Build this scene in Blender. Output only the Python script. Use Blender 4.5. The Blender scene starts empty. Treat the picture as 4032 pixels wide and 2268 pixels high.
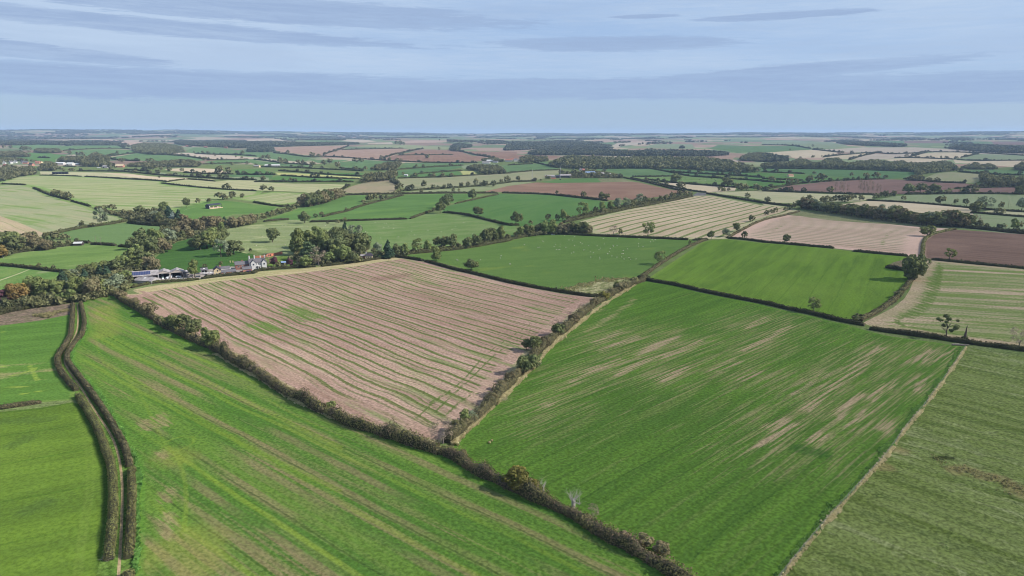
import bpy, math, random, time
import numpy as np
from mathutils import Vector, Matrix
from mathutils.geometry import delaunay_2d_cdt

T0 = time.time()
S = bpy.context.scene
COL = S.collection
rad = math.radians

# ------------------------------------------------------------------ camera
FOC = 2689.0                      # focal length in photograph pixels (4032 wide)
HORV = 528.0                      # row of the level horizon in the photograph
PITCH = math.atan((1134 - HORV) / FOC)
CAMH = 100.0
cam = bpy.data.cameras.new('camera')
cam.sensor_width = 36
cam.lens = FOC / 4032 * 36
cam.clip_start = 1
cam.clip_end = 60000
camo = bpy.data.objects.new('camera', cam)
camo.location = (0, 0, CAMH)
camo.rotation_euler = (math.pi / 2 - PITCH, 0, 0)
COL.objects.link(camo)
S.camera = camo

# ------------------------------------------------------------------ sun, sky, exposure
SUN_EL, SUN_AZ = 35.0, 97.0       # azimuth clockwise from +Y
EXPO = 0.64
sun = bpy.data.lights.new('sun', 'SUN')
sun.energy = 4.4
sun.angle = rad(0.5)
sun.color = (1.0, 0.955, 0.89)
suno = bpy.data.objects.new('sun', sun)
sd = Vector((math.sin(rad(SUN_AZ)) * math.cos(rad(SUN_EL)), math.cos(rad(SUN_AZ)) * math.cos(rad(SUN_EL)), math.sin(rad(SUN_EL))))
suno.rotation_euler = sd.to_track_quat('Z', 'Y').to_euler()
suno.location = sd * 500
COL.objects.link(suno)
S.view_settings.view_transform = 'Standard'
S.view_settings.look = 'None'
S.view_settings.gamma = 1
S.view_settings.use_curve_mapping = False
S.view_settings.exposure = EXPO
K = 1.50                          # lit level ground: picture value = albedo * K


def lin(c):
    return tuple(((v / 255) / 12.92 if v / 255 <= .04045 else ((v / 255 + .055) / 1.055) ** 2.4) for v in c)


def alb(c, k=None):
    if k is None:      # crops and grass: keep the greens as muted as real leaves are
        e = max(0.0, c[1] - max(c[0], c[2]) * 1.05)
        c = (c[0], c[1] - .33 * e, c[2] * (1 - min(.16, e * .006)))
    return tuple(min(.85, v / (k or K)) for v in lin(c)) + (1.0,)


class NT:
    """small node-building helper"""
    def __init__(s, tree):
        s.t = tree
        s.n = tree.nodes
        s.l = tree.links

    def new(s, typ, **kw):
        n = s.n.new(typ)
        for k, v in kw.items():
            setattr(n, k, v)
        return n

    def put(s, sock, val):
        if isinstance(val, bpy.types.NodeSocket):
            s.l.new(val, sock)
        elif val is not None:
            if sock.type == 'RGBA' and not hasattr(val, '__len__'):
                val = (val, val, val, 1)
            sock.default_value = val

    def m(s, op, a, b=None, c=None, clamp=False):
        n = s.new('ShaderNodeMath', operation=op, use_clamp=clamp)
        s.put(n.inputs[0], a)
        if b is not None:
            s.put(n.inputs[1], b)
        if c is not None:
            s.put(n.inputs[2], c)
        return n.outputs[0]

    def mix(s, f, a, b, mode='MIX'):
        n = s.new('ShaderNodeMix', data_type='RGBA', blend_type=mode)
        s.put(n.inputs[0], f)
        s.put(n.inputs[6], a)
        s.put(n.inputs[7], b)
        return n.outputs[2]

    def ss(s, x, lo, hi):
        n = s.new('ShaderNodeMapRange', interpolation_type='SMOOTHSTEP')
        s.put(n.inputs[0], x)
        n.inputs[1].default_value = lo
        n.inputs[2].default_value = hi
        n.inputs[3].default_value = 0
        n.inputs[4].default_value = 1
        if lo > hi:
            n.inputs[1].default_value = hi
            n.inputs[2].default_value = lo
            n.inputs[3].default_value = 1
            n.inputs[4].default_value = 0
        return n.outputs[0]

    def noise(s, vec, scale=1.0, detail=2.0, rough=.5, dist=0.0):
        n = s.new('ShaderNodeTexNoise')
        s.put(n.inputs['Vector'], vec)
        n.inputs['Scale'].default_value = scale
        n.inputs['Detail'].default_value = detail
        n.inputs['Roughness'].default_value = rough
        n.inputs['Distortion'].default_value = dist
        return n.outputs[0]

    def xyz(s, x, y, z=0.0):
        n = s.new('ShaderNodeCombineXYZ')
        s.put(n.inputs[0], x)
        s.put(n.inputs[1], y)
        s.put(n.inputs[2], z)
        return n.outputs[0]

    def attr(s, name):
        return s.new('ShaderNodeAttribute', attribute_name=name).outputs['Fac']


# world: Nishita sky with thin streaked cloud sheets
W = bpy.data.worlds.new('World')
S.world = W
W.use_nodes = True
w = NT(W.node_tree)
w.n.clear()
wo = w.new('ShaderNodeOutputWorld')
bg = w.new('ShaderNodeBackground')
w.l.new(bg.outputs[0], wo.inputs[0])
SKYSTR = 0.085
bg.inputs[1].default_value = SKYSTR
sky = w.new('ShaderNodeTexSky', sky_type='NISHITA', sun_disc=False)
sky.sun_elevation = rad(SUN_EL)
sky.sun_rotation = rad(SUN_AZ)
sky.air_density = 1.0
sky.dust_density = 0.6
sky.ozone_density = 1.5
gen = w.new('ShaderNodeTexCoord').outputs['Generated']
sep = w.new('ShaderNodeSeparateXYZ')
w.l.new(gen, sep.inputs[0])
dx, dy, dz = sep.outputs
az = w.m('ARCTAN2', dx, dy)
el = w.m('ARCTANGENT', w.m('DIVIDE', dz, w.m('SQRT', w.m('ADD', w.m('MULTIPLY', dx, dx), w.m('MULTIPLY', dy, dy)))))
# long streaks: elevation is stretched far more than azimuth; a slow tilt bends them
tilt = w.m('MULTIPLY', w.m('SINE', w.m('MULTIPLY', az, 1.3)), .012)
el2 = w.m('ADD', el, tilt)
streak = w.noise(w.xyz(w.m('MULTIPLY', az, 2.2), w.m('MULTIPLY', el2, 30), .3), 1.0, 5, .55, .3)
fibre = w.noise(w.xyz(w.m('MULTIPLY', az, 20), w.m('MULTIPLY', el2, 300), 1.7), 1.0, 6, .72, .5)
veil = w.noise(w.xyz(w.m('MULTIPLY', az, 1.1), w.m('MULTIPLY', el2, 9), 4.2), 1.0, 3, .5)
SKY_LEVEL = 1.0 / SKYSTR / (2 ** EXPO)


def skyc(c):
    return tuple(v * SKY_LEVEL for v in lin(c)) + (1.0,)


low = w.ss(el, .0, .10)
clear = w.mix(.86, sky.outputs[0], w.mix(low, skyc((160, 187, 216)), skyc((163, 191, 231))))
veilm = w.m('MULTIPLY', w.ss(w.m('ADD', veil, w.m('MULTIPLY', w.m('SUBTRACT', fibre, .5), .34)), .36, .70), w.ss(el, .02, .10))
c1 = w.mix(w.m('MULTIPLY', veilm, .9), clear, skyc((190, 210, 235)))


def lens(a0, e0, wa, we, sl=0.0, soft=1.0):
    """one lens-shaped cloud bank seen at azimuth a0, elevation e0 (radians)"""
    A = w.m('DIVIDE', w.m('SUBTRACT', az, a0), wa)
    E0 = w.m('ADD', w.m('MULTIPLY', w.m('SUBTRACT', az, a0), sl), e0)
    Ee = w.m('DIVIDE', w.m('SUBTRACT', el, E0), we)
    r2 = w.m('SQRT', w.m('ADD', w.m('MULTIPLY', A, A), w.m('MULTIPLY', Ee, Ee)))
    r2 = w.m('ADD', r2, w.m('MULTIPLY', w.m('SUBTRACT', fibre, .5), 1.25 * soft))
    r2 = w.m('ADD', r2, w.m('MULTIPLY', w.m('SUBTRACT', streak, .5), .75 * soft))
    return w.ss(r2, 1.10, .78)


def sae(x, y):
    """azimuth / elevation of a photograph position given in 2576-wide pixels"""
    u, v = x * 1.56522, y * 1.56522
    X, Y = (u - 2016) / FOC, -(v - 1134) / FOC
    d = (X, math.cos(PITCH) + Y * math.sin(PITCH), -math.sin(PITCH) + Y * math.cos(PITCH))
    return math.atan2(d[0], d[1]), math.atan2(d[2], math.hypot(d[0], d[1]))


banks = []
for (x, y, hw, hh, sl) in ((700, 25, 600, 30, -.02), (330, 62, 640, 17, -.03), (-60, 112, 400, 19, -.06), (60, 128, 330, 9, -.03), (1540, 111, 300, 17, -.005),
                           (1960, 40, 190, 9, 0), (2010, 178, 420, 16, .05), (300, 206, 1100, 36, -.010), (1750, 222, 1300, 26, .0),
                           (1620, 41, 90, 5, 0), (2560, 222, 700, 26, 0)):
    a0, e0 = sae(x, y)
    banks.append(lens(a0, e0, hw / 1718, hh / 1718, sl))
dark = banks[0]
for b in banks[1:]:
    dark = w.m('MAXIMUM', dark, b)
general = w.m('MULTIPLY', w.ss(w.m('ADD', streak, w.m('MULTIPLY', w.m('SUBTRACT', fibre, .5), .15)), .50, .66), w.ss(el, .05, .10))
general = w.m('MULTIPLY', general, .3)
dark = w.m('MAXIMUM', dark, general)
thick = w.ss(w.m('ADD', w.m('MULTIPLY', fibre, .55), w.m('MULTIPLY', w.noise(w.xyz(w.m('MULTIPLY', az, 5), w.m('MULTIPLY', el2, 70), 9.1), 1.0, 5, .6, .3), .6)), .34, .72)
c2 = w.mix(w.m('MULTIPLY', dark, w.m('ADD', .38, w.m('MULTIPLY', thick, .62))), c1, skyc((157, 180, 215)))
w.l.new(c2, bg.inputs[0])

# ------------------------------------------------------------------ terrain and picture -> ground
def sst(a, b, x):
    t = np.clip((x - a) / (b - a), 0, 1)
    return t * t * (3 - 2 * t)


R0 = 8200.0
FAR = 17000.0


def height(x, y):
    x = np.asarray(x, float)
    y = np.asarray(y, float)
    r = np.hypot(x, y)
    th = np.arctan2(x, y)
    h = 2.2 * np.sin(x / 95 + 1.1) * np.sin(y / 120 + .4) * sst(120, 420, r) * (1 - sst(2500, 4500, r))
    h += 5.0 * np.sin(x / 270 + .7) * np.sin(y / 330 + .2) * sst(450, 1100, r) * (1 - sst(4000, 7000, r))
    h += 34 * sst(1500, 6500, r)
    h += 7 * np.sin(x / 900 + 2.0) * np.sin(y / 800) * sst(2200, 4200, r)
    for i, (rc, rw, amp, f, ph) in enumerate(((6900, 650, 12, 7, 1.0), (8300, 620, 24, 9, 2.1), (9700, 700, 36, 11, .3), (11500, 900, 46, 8, 4.0))):
        q = (r - rc - 260 * np.sin(th * f * 1.7 + ph)) / rw
        h += amp * (.62 + .38 * np.sin(th * f + ph) * np.sin(th * f * 2.3 + 2 * ph)) * np.exp(-q * q)
    # skyline: ground that rises to the edge seen in the photograph (higher on the left)
    vs = np.interp(th, [-1.2, -.68, -.55, -.40, -.25, -.1, .1, .3, .6, 1.2], [517, 517, 515, 518, 523, 527, 527.5, 526, 523, 523])
    hs = CAMH + (HORV - vs) * 14500 / FOC
    hs = hs + 5 * np.sin(th * 23) + 4 * np.sin(th * 41 + 1) + 2.5 * np.sin(th * 97 + 2)
    t = sst(9500, 14500, r)
    return h * (1 - t) + hs * t


def rays(u, v):
    X = (np.asarray(u, float) - 2016) / FOC
    Y = -(np.asarray(v, float) - 1134) / FOC
    return X, math.cos(PITCH) + Y * math.sin(PITCH), -math.sin(PITCH) + Y * math.cos(PITCH)


_TS = np.concatenate([[60.0], np.geomspace(110, 12500, 150)])


def ground(u, v, up=0.0, rmax=R0 - 60):
    """photograph pixels -> x, y where the view ray meets the terrain (raised by up)"""
    u = np.atleast_1d(np.asarray(u, float))
    v = np.atleast_1d(np.asarray(v, float))
    a, b, c = rays(u, v)
    n = np.hypot(a, b)
    lo = np.full(u.shape, 30.0)
    hi = np.full(u.shape, rmax)
    done = np.zeros(u.shape, bool)
    prev = 30.0
    for t in _TS:
        if t > rmax:
            break
        x, y, z = a / n * t, b / n * t, CAMH + c / n * t
        hit = (~done) & (z <= height(x, y) + up)
        lo[hit] = prev
        hi[hit] = t
        done |= hit
        prev = t
    lo[~done] = rmax
    for _ in range(20):
        md = (lo + hi) / 2
        below = CAMH + c / n * md <= height(a / n * md, b / n * md) + up
        hi = np.where(below, md, hi)
        lo = np.where(below, lo, md)
    return a / n * hi, b / n * hi


def project(x, y, z):
    dy, dzz = y, z - CAMH
    fz = dy * math.cos(PITCH) - dzz * math.sin(PITCH)
    fy = dy * math.sin(PITCH) + dzz * math.cos(PITCH)
    return 2016 + FOC * x / fz, 1134 - FOC * fy / fz


ZOOM = {'D': (0, 0, 1.56522), 'A1': (0, 480, .392081), 'A2': (1000, 480, .392081), 'A3': (2000, 480, .392081), 'A4': (3000, 480, .400621),
        'B1': (0, 780, .392081), 'B2': (1000, 750, .392081), 'B3': (2000, 750, .392081), 'B4': (3000, 750, .448501),
        'C1': (0, 1150, .771527), 'C2': (1300, 1100, .805987), 'C3': (2600, 1100, .805853),
        'E1': (480, 980, .131988), 'E2': (800, 960, .139752), 'E3': (1150, 840, .151835), 'E4': (0, 600, .217391), 'E5': (740, 780, .085404),
        'G1': (1900, 1650, .310559), 'G2': (560, 1180, .358875), 'G3': (2100, 620, .178571), 'G4': (3500, 950, .310566),
        'G5': (0, 1050, .217391), 'G6': (250, 1800, .322959), 'G7': (3050, 1350, .633548)}


def Zp(*a):
    """('B1', x, y, x, y, 'C1', x, y ...) -> array of photograph pixels"""
    out = []
    z = None
    i = 0
    while i < len(a):
        if isinstance(a[i], str):
            z = ZOOM[a[i]]
            i += 1
            continue
        out.append((z[0] + a[i] * z[2], z[1] + a[i + 1] * z[2]))
        i += 2
    return np.array(out, float)


def G(*a, up=0.0):
    p = Zp(*a)
    x, y = ground(p[:, 0], p[:, 1], up)
    return np.stack([x, y], 1)


def densify(P, step, closed=False):
    out = []
    n = len(P)
    for i in range(n if closed else n - 1):
        a, b = P[i], P[(i + 1) % n]
        k = max(1, int(np.hypot(*(b - a)) / step))
        for j in range(k):
            out.append(a + (b - a) * j / k)
    if not closed:
        out.append(P[-1])
    return np.array(out)


def smooth_line(P, it=2):
    """corner cutting keeps the end points"""
    for _ in range(it):
        Q = [P[0]]
        for i in range(len(P) - 1):
            Q += [P[i] * .75 + P[i + 1] * .25, P[i] * .25 + P[i + 1] * .75]
        Q.append(P[-1])
        P = np.array(Q)
    return P


def inpoly(px, py, poly):
    c = np.zeros(px.shape, bool)
    n = len(poly)
    for i in range(n):
        x1, y1 = poly[i]
        x2, y2 = poly[i - 1]
        if y1 == y2:
            continue
        k = ((y1 > py) != (y2 > py)) & (px < (x2 - x1) * (py - y1) / (y2 - y1) + x1)
        c ^= k
    return c


def segdist(px, py, line):
    d = np.full(px.shape, 1e9)
    for i in range(len(line) - 1):
        a, b = line[i], line[i + 1]
        ab = b - a
        L2 = max(1e-9, ab @ ab)
        t = np.clip(((px - a[0]) * ab[0] + (py - a[1]) * ab[1]) / L2, 0, 1)
        d = np.minimum(d, np.hypot(px - a[0] - t * ab[0], py - a[1] - t * ab[1]))
    return d


# ------------------------------------------------------------------ object helpers
def tag(o, label=None, cat=None, group=None, kind=None):
    if label:
        o['label'] = label
    if cat:
        o['category'] = cat
    if group:
        o['group'] = group
    if kind:
        o['kind'] = kind
    return o


def link(name, me, parent=None, mat=None):
    o = bpy.data.objects.new(name, me)
    COL.objects.link(o)
    if parent:
        o.parent = parent
    if mat is not None and me is not None and not me.materials:
        me.materials.append(mat)
    return o


def empty(name, loc, rz=0.0, label=None, cat=None, group=None):
    o = bpy.data.objects.new(name, None)
    o.empty_display_size = .5
    COL.objects.link(o)
    o.location = loc
    o.rotation_euler = (0, 0, rz)
    return tag(o, label, cat, group)


def np_mesh(name, V, Fq, mats=(), midx=None, smooth=False):
    """V (n,3), Fq (m,k) all faces with k corners"""
    V = np.ascontiguousarray(V, np.float32)
    Fq = np.ascontiguousarray(Fq, np.int32)
    me = bpy.data.meshes.new(name)
    m, k = Fq.shape
    me.vertices.add(len(V))
    me.vertices.foreach_set('co', V.ravel())
    me.loops.add(m * k)
    me.loops.foreach_set('vertex_index', Fq.ravel())
    me.polygons.add(m)
    me.polygons.foreach_set('loop_start', np.arange(0, m * k, k, dtype=np.int32))
    me.polygons.foreach_set('loop_total', np.full(m, k, np.int32))
    for a in mats:
        me.materials.append(a)
    if midx is not None:
        me.polygons.foreach_set('material_index', np.ascontiguousarray(midx, np.int32))
    me.polygons.foreach_set('use_smooth', np.full(m, smooth))
    me.update()
    return me


class MB:
    """collects boxes, prisms and tubes; build() makes one mesh"""
    def __init__(s):
        s.v, s.f = [], []

    def add(s, v, f):
        b = len(s.v)
        s.v += [tuple(p) for p in v]
        s.f += [tuple(i + b for i in q) for q in f]
        return s

    def box(s, x0, y0, z0, x1, y1, z1):
        v = [(x0, y0, z0), (x1, y0, z0), (x1, y1, z0), (x0, y1, z0), (x0, y0, z1), (x1, y0, z1), (x1, y1, z1), (x0, y1, z1)]
        return s.add(v, [(0, 3, 2, 1), (4, 5, 6, 7), (0, 1, 5, 4), (1, 2, 6, 5), (2, 3, 7, 6), (3, 0, 4, 7)])

    def prism(s, prof, axis, a, b):
        """profile list of 2-D points swept from a to b along axis 'x' or 'y' (profile gives the other axis and z)"""
        n = len(prof)
        mk = (lambda t, p: (t, p[0], p[1])) if axis == 'x' else (lambda t, p: (p[0], t, p[1]))
        v = [mk(a, p) for p in prof] + [mk(b, p) for p in prof]
        f = [tuple(range(n))[::-1], tuple(range(n, 2 * n))]
        f += [(i, (i + 1) % n, n + (i + 1) % n, n + i) for i in range(n)]
        return s.add(v, f)

    def tube(s, pts, rads, k=6):
        pts = [Vector(p) for p in pts]
        rings = []
        b = len(s.v)
        for i, p in enumerate(pts):
            d = (pts[min(i + 1, len(pts) - 1)] - pts[max(i - 1, 0)])
            d = d.normalized() if d.length > 1e-9 else Vector((0, 0, 1))
            a = d.orthogonal().normalized()
            c = d.cross(a)
            for j in range(k):
                t = 2 * math.pi * j / k
                s.v.append(tuple(p + (a * math.cos(t) + c * math.sin(t)) * rads[i]))
        for i in range(len(pts) - 1):
            for j in range(k):
                j2 = (j + 1) % k
                s.f.append((b + i * k + j, b + i * k + j2, b + (i + 1) * k + j2, b + (i + 1) * k + j))
        s.f.append(tuple(b + (len(pts) - 1) * k + j for j in range(k)))
        s.f.append(tuple(b + j for j in range(k))[::-1])
        return s

    def build(s, name, mat, parent=None, smooth=False):
        me = bpy.data.meshes.new(name)
        me.from_pydata(s.v, [], s.f)
        if smooth:
            me.polygons.foreach_set('use_smooth', np.full(len(s.f), True))
        me.update()
        return link(name, me, parent, mat)


def gz(x, y):
    return float(height(x, y))


# ------------------------------------------------------------------ materials
def mat_base(name, rough=.9, two=False):
    m = bpy.data.materials.new(name)
    m.use_nodes = True
    n = NT(m.node_tree)
    n.n.clear()
    out = n.new('ShaderNodeOutputMaterial')
    return m, n, out


def mat_plain(name, c, rough=.8, var=.15, scale=1.5, metallic=0.0, c2=None, spec=.3):
    m, n, out = mat_base(name)
    b = n.new('ShaderNodeBsdfPrincipled')
    P = n.new('ShaderNodeTexCoord').outputs['Object']
    f = n.noise(P, scale, 4, .6)
    dark = tuple(v * (1 - var * 2) for v in c[:3]) + (1,)
    col = n.mix(n.ss(f, .3, .7), dark if c2 is None else c2, c)
    n.put(b.inputs['Base Color'], col)
    b.inputs['Roughness'].default_value = rough
    b.inputs['Metallic'].default_value = metallic
    b.inputs['Specular IOR Level'].default_value = spec
    n.l.new(b.outputs[0], out.inputs[0])
    return m


def mat_leaf(name, c, c2, transl=.22, scale=.35, rnd=.30):
    """foliage: two greens mixed by position, a little random shift per object"""
    m, n, out = mat_base(name)
    geo = n.new('ShaderNodeNewGeometry')
    oi = n.new('ShaderNodeObjectInfo')
    f = n.noise(geo.outputs['Position'], scale, 3, .6)
    f2 = n.noise(geo.outputs['Position'], scale * 7, 1, .5)
    col = n.mix(n.ss(n.m('ADD', f, n.m('MULTIPLY', n.m('SUBTRACT', f2, .5), .5)), .34, .66), c, c2)
    k = n.m('ADD', 1 - rnd / 2, n.m('MULTIPLY', oi.outputs['Random'], rnd))
    hs = n.new('ShaderNodeHueSaturation')
    n.put(hs.inputs['Hue'], n.m('ADD', .49, n.m('MULTIPLY', oi.outputs['Random'], .02)))
    n.put(hs.inputs['Value'], k)
    n.put(hs.inputs['Color'], col)
    d = n.new('ShaderNodeBsdfDiffuse')
    t = n.new('ShaderNodeBsdfTranslucent')
    n.put(d.inputs[0], hs.outputs[0])
    n.put(t.inputs[0], hs.outputs[0])
    mx = n.new('ShaderNodeMixShader')
    mx.inputs[0].default_value = transl
    n.l.new(d.outputs[0], mx.inputs[1])
    n.l.new(t.outputs[0], mx.inputs[2])
    n.l.new(mx.outputs[0], out.inputs[0])
    return m


def mat_field(name, c1, c2, c3=None, su=.012, sv=.22, lo=.40, hi=.60, lines=(), patches=(), margin=None, fine=.28, big=.5, marks=(), rows=None, fscale=.85, tuss=0.0, lmask=(2.0, 7.0)):
    """one field surface. fu, fv are metres along / across the working direction, fe metres to the field edge"""
    m, n, out = mat_base(name)
    fu, fv, fe = n.attr('fu'), n.attr('fv'), n.attr('fe')
    wob = n.noise(n.xyz(n.m('MULTIPLY', fu, .018), n.m('MULTIPLY', fv, .018)), 1, 2)
    wob = n.m('SUBTRACT', wob, .5)
    P = n.xyz(fu, fv)
    streak = n.noise(n.xyz(n.m('MULTIPLY', fu, su), n.m('MULTIPLY', fv, sv)), 1, 4, .6)
    bign = n.noise(P, .011, 3, .55)
    fn = n.noise(P, fscale, 3, .65)
    mid = n.noise(P, .16, 4, .65)
    st = n.m('ADD', streak, n.m('MULTIPLY', n.m('SUBTRACT', fn, .5), .18))
    col = n.mix(n.ss(st, lo, hi), alb(c1), alb(c2))
    if c3 is not None:
        col = n.mix(n.m('MULTIPLY', n.ss(n.m('ADD', bign, n.m('MULTIPLY', n.m('SUBTRACT', streak, .5), .35)), .48, .66), big), col, alb(c3))
    for (c, pu, pv, a, b, s_) in patches:
        pn = n.noise(n.xyz(n.m('MULTIPLY', fu, pu), n.m('MULTIPLY', fv, pv), 7.3 + a), 1, 4, .6)
        pn = n.m('ADD', pn, n.m('MULTIPLY', n.m('SUBTRACT', bign, .5), .5))
        pn = n.m('ADD', pn, n.m('MULTIPLY', n.m('SUBTRACT', fn, .5), .14))
        col = n.mix(n.m('MULTIPLY', n.ss(pn, a, b), s_), col, alb(c))
    if rows is not None:   # fine drill rows: (spacing, strength)
        tt = n.m('ABSOLUTE', n.m('SUBTRACT', n.m('FRACT', n.m('DIVIDE', n.m('ADD', fv, n.m('MULTIPLY', wob, 2.0)), rows[0])), .5))
        rk = n.m('MULTIPLY', n.ss(tt, .12, .36), rows[1])
        col = n.mix(rk, col, n.mix(.5, col, (.02, .03, .01, 1)), 'MIX')
    for L in lines:        # (spacing, half width, colour, strength, gap threshold, wobble, offset)
        sp, hw, c, stg, gap, wb, off = L
        q = n.m('ADD', n.m('ADD', fv, off), n.m('MULTIPLY', wob, wb))
        q = n.m('ADD', q, n.m('MULTIPLY', n.m('SUBTRACT', mid, .5), .9))
        tt = n.m('MULTIPLY', n.m('ABSOLUTE', n.m('SUBTRACT', n.m('FRACT', n.m('DIVIDE', q, sp)), .5)), sp)
        lk = n.ss(n.m('ADD', tt, n.m('MULTIPLY', n.m('SUBTRACT', fn, .5), hw * .9)), hw * 1.5, hw * .6)
        gn = n.noise(n.xyz(n.m('MULTIPLY', fu, .012), n.m('MULTIPLY', n.m('FLOOR', n.m('ADD', n.m('DIVIDE', q, sp), 0.0)), 3.7), 2.2), 1, 3, .6)
        lk = n.m('MULTIPLY', n.m('MULTIPLY', lk, stg), n.ss(gn, gap - .08, gap + .08))
        lk = n.m('MULTIPLY', lk, n.ss(n.m('ADD', fe, n.m('MULTIPLY', n.m('SUBTRACT', mid, .5), 3.0)), *lmask))
        col = n.mix(lk, col, alb(c))
    for (an, wd, c, stg, *sk) in marks:
        d = n.m('ADD', n.attr(an), n.m('MULTIPLY', n.m('SUBTRACT', mid, .5), wd * 1.2))
        d = n.m('ADD', d, n.m('MULTIPLY', n.m('SUBTRACT', fn, .5), wd * .8))
        mk = n.m('MULTIPLY', n.ss(d, wd * 1.3, wd * .4), stg)
        if sk:         # broken up into seed-row streaks
            sn = n.noise(n.xyz(n.m('MULTIPLY', fu, .028), n.m('MULTIPLY', fv, .85), 3.1), 1, 4, .7)
            sn = n.m('SUBTRACT', sn, n.m('MULTIPLY', n.m('DIVIDE', d, wd * 3.0), .26))
            mk = n.m('MULTIPLY', n.ss(d, wd * 3.4, wd * 1.6), n.m('MULTIPLY', n.ss(sn, sk[0], sk[0] + .18), stg))
        col = n.mix(mk, col, alb(c))
    if margin is not None:
        c, wd, stg = margin
        d = n.m('ADD', fe, n.m('MULTIPLY', n.m('SUBTRACT', mid, .5), wd * 1.6))
        col = n.mix(n.m('MULTIPLY', n.ss(d, wd * 1.15, wd * .6), stg), col, alb(c))
    # grain and soft worn variation
    k = n.m('ADD', 1 - fine * .95, n.m('MULTIPLY', n.ss(fn, .32, .66), fine * 1.9))
    tk = n.noise(n.xyz(n.m('MULTIPLY', fu, .05), n.m('MULTIPLY', fv, .7), 5.5), 1, 3, .6)
    k = n.m('MULTIPLY', k, n.m('ADD', .90, n.m('MULTIPLY', tk, .2)))
    k = n.m('MULTIPLY', k, n.m('ADD', .86, n.m('MULTIPLY', mid, .28)))
    k = n.m('MULTIPLY', k, n.m('ADD', .88, n.m('MULTIPLY', bign, .24)))
    if tuss:
        tn = n.noise(P, .55, 4, .75)
        k = n.m('MULTIPLY', k, n.m('ADD', 1 - tuss / 2, n.m('MULTIPLY', n.ss(tn, .36, .64), tuss)))
    vm = n.new('ShaderNodeVectorMath', operation='SCALE')
    n.put(vm.inputs[0], col)
    n.put(vm.inputs[3], k)
    d = n.new('ShaderNodeBsdfDiffuse')
    d.inputs['Roughness'].default_value = .5
    n.l.new(vm.outputs[0], d.inputs[0])
    bp = n.new('ShaderNodeBump')
    bp.inputs['Strength'].default_value = .5
    bp.inputs['Distance'].default_value = .25
    n.put(bp.inputs['Height'], fn)
    n.l.new(bp.outputs[0], d.inputs['Normal'])
    n.l.new(d.outputs[0], out.inputs[0])
    return m

# ------------------------------------------------------------------ field materials
MF = {}


def fm(key, *a, **k):
    MF[key] = mat_field('field_' + key, *a, **k)


YEL = (140, 168, 62)
fm('bright_left', (102, 138, 58), (90, 124, 54), (114, 146, 64), su=.006, sv=.10, margin=((72, 108, 44), 2.0, .7), fine=.22,
   lines=((26, .5, (72, 118, 44), .5, .45, 10, 3),), marks=(('mk', .5, (122, 150, 76), .28), ('mk2', 3.5, (80, 112, 58), .6)))
fm('left_mid', (92, 140, 66), (82, 128, 60), (108, 148, 66), su=.01, sv=.12, fine=.22, margin=((125, 150, 85), 2.0, .5),
   patches=(((148, 138, 98), .02, .08, .60, .70, .7),), marks=(('mk', 1.0, (146, 170, 78), .6),))
fm('main_green', (80, 130, 56), (100, 142, 64), (84, 124, 62), su=.004, sv=.10, lo=.38, hi=.62, fine=.26, big=.55, rows=(1.1, .16),
   patches=(((132, 120, 86), .005, .20, .53, .66, .8), ((112, 124, 72), .01, .35, .52, .66, .5)),
   lines=((8.5, 1.3, (134, 120, 88), .62, .50, 4, 0), (17, .8, (124, 152, 64), .45, .40, 4, 8.5), (17, .3, (56, 92, 40), .5, .3, 4, 5)),
   margin=((88, 150, 60), 2.2, .55), marks=(('mk', .7, (132, 160, 66), .34), ('mk2', 7.0, (146, 146, 72), .32), ('mk3', 1.4, (148, 132, 98), .7, .32)))
fm('pink_stubble', (179, 150, 134), (158, 128, 112), (187, 162, 138), lmask=(8.0, 10.5), su=.010, sv=.45, lo=.36, hi=.64, fine=.30, big=.6, rows=(1.6, .12),
   patches=(((122, 138, 88), .012, .14, .57, .70, .8), ((150, 120, 108), .02, .12, .58, .70, .5)),
   lines=((7.3, .78, (90, 114, 60), .92, .38, 9, 0), (7.3, .42, (108, 116, 76), .8, .50, 12, 3.1), (11.7, .5, (92, 114, 60), .8, .55, 14, 1.5), (2.4, .2, (142, 114, 98), .4, .45, 9, .8)),
   margin=((172, 168, 120), 3.0, .6), marks=(('mk', .55, (86, 112, 58), .8), ('mk2', 8.0, (128, 98, 88), .5), ('mk3', 4.5, (100, 136, 70), .9, .30)))
fm('dry_margin', (186, 170, 134), (166, 156, 112), (146, 148, 96), su=.02, sv=.3, fine=.3, marks=())
fm('tan_green', (78, 123, 52), (92, 137, 58), (70, 110, 50), su=.007, sv=.16, lo=.36, hi=.66, fine=.26, big=.55, rows=(1.3, .14),
   patches=(((112, 126, 72), .012, .3, .56, .70, .5),),
   lines=((12, .3, (44, 84, 36), .35, .42, 3, 2),),
   margin=((96, 146, 58), 3.0, .5), marks=(('mk2', 17.0, (132, 130, 88), .85, .40), ('mk2', 7.0, (144, 134, 98), .75, .46), ('mk', 1.6, (146, 138, 98), .85, .36), ('mk2', 1.7, (164, 144, 116), .88, .37), ('mk3', 4.0, (52, 104, 44), .6)))
fm('pasture_right', (94, 113, 59), (116, 132, 78), (84, 105, 53), su=.02, sv=.16, lo=.36, hi=.64, fine=.34, big=.6, tuss=.26, lines=((8.2, 2.0, (122, 136, 84), .55, .36, 5, 0), (13, 1.6, (82, 104, 54), .5, .45, 6, 4)),
   patches=(((136, 142, 98), .022, .17, .53, .66, .75), ((130, 136, 94), .16, .3, .57, .66, .6)),
   marks=(('mk', .28, (50, 80, 34), .6), ('mk2', 3.2, (140, 126, 88), .6), ('mk3', 1.6, (44, 50, 26), .8)))
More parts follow.
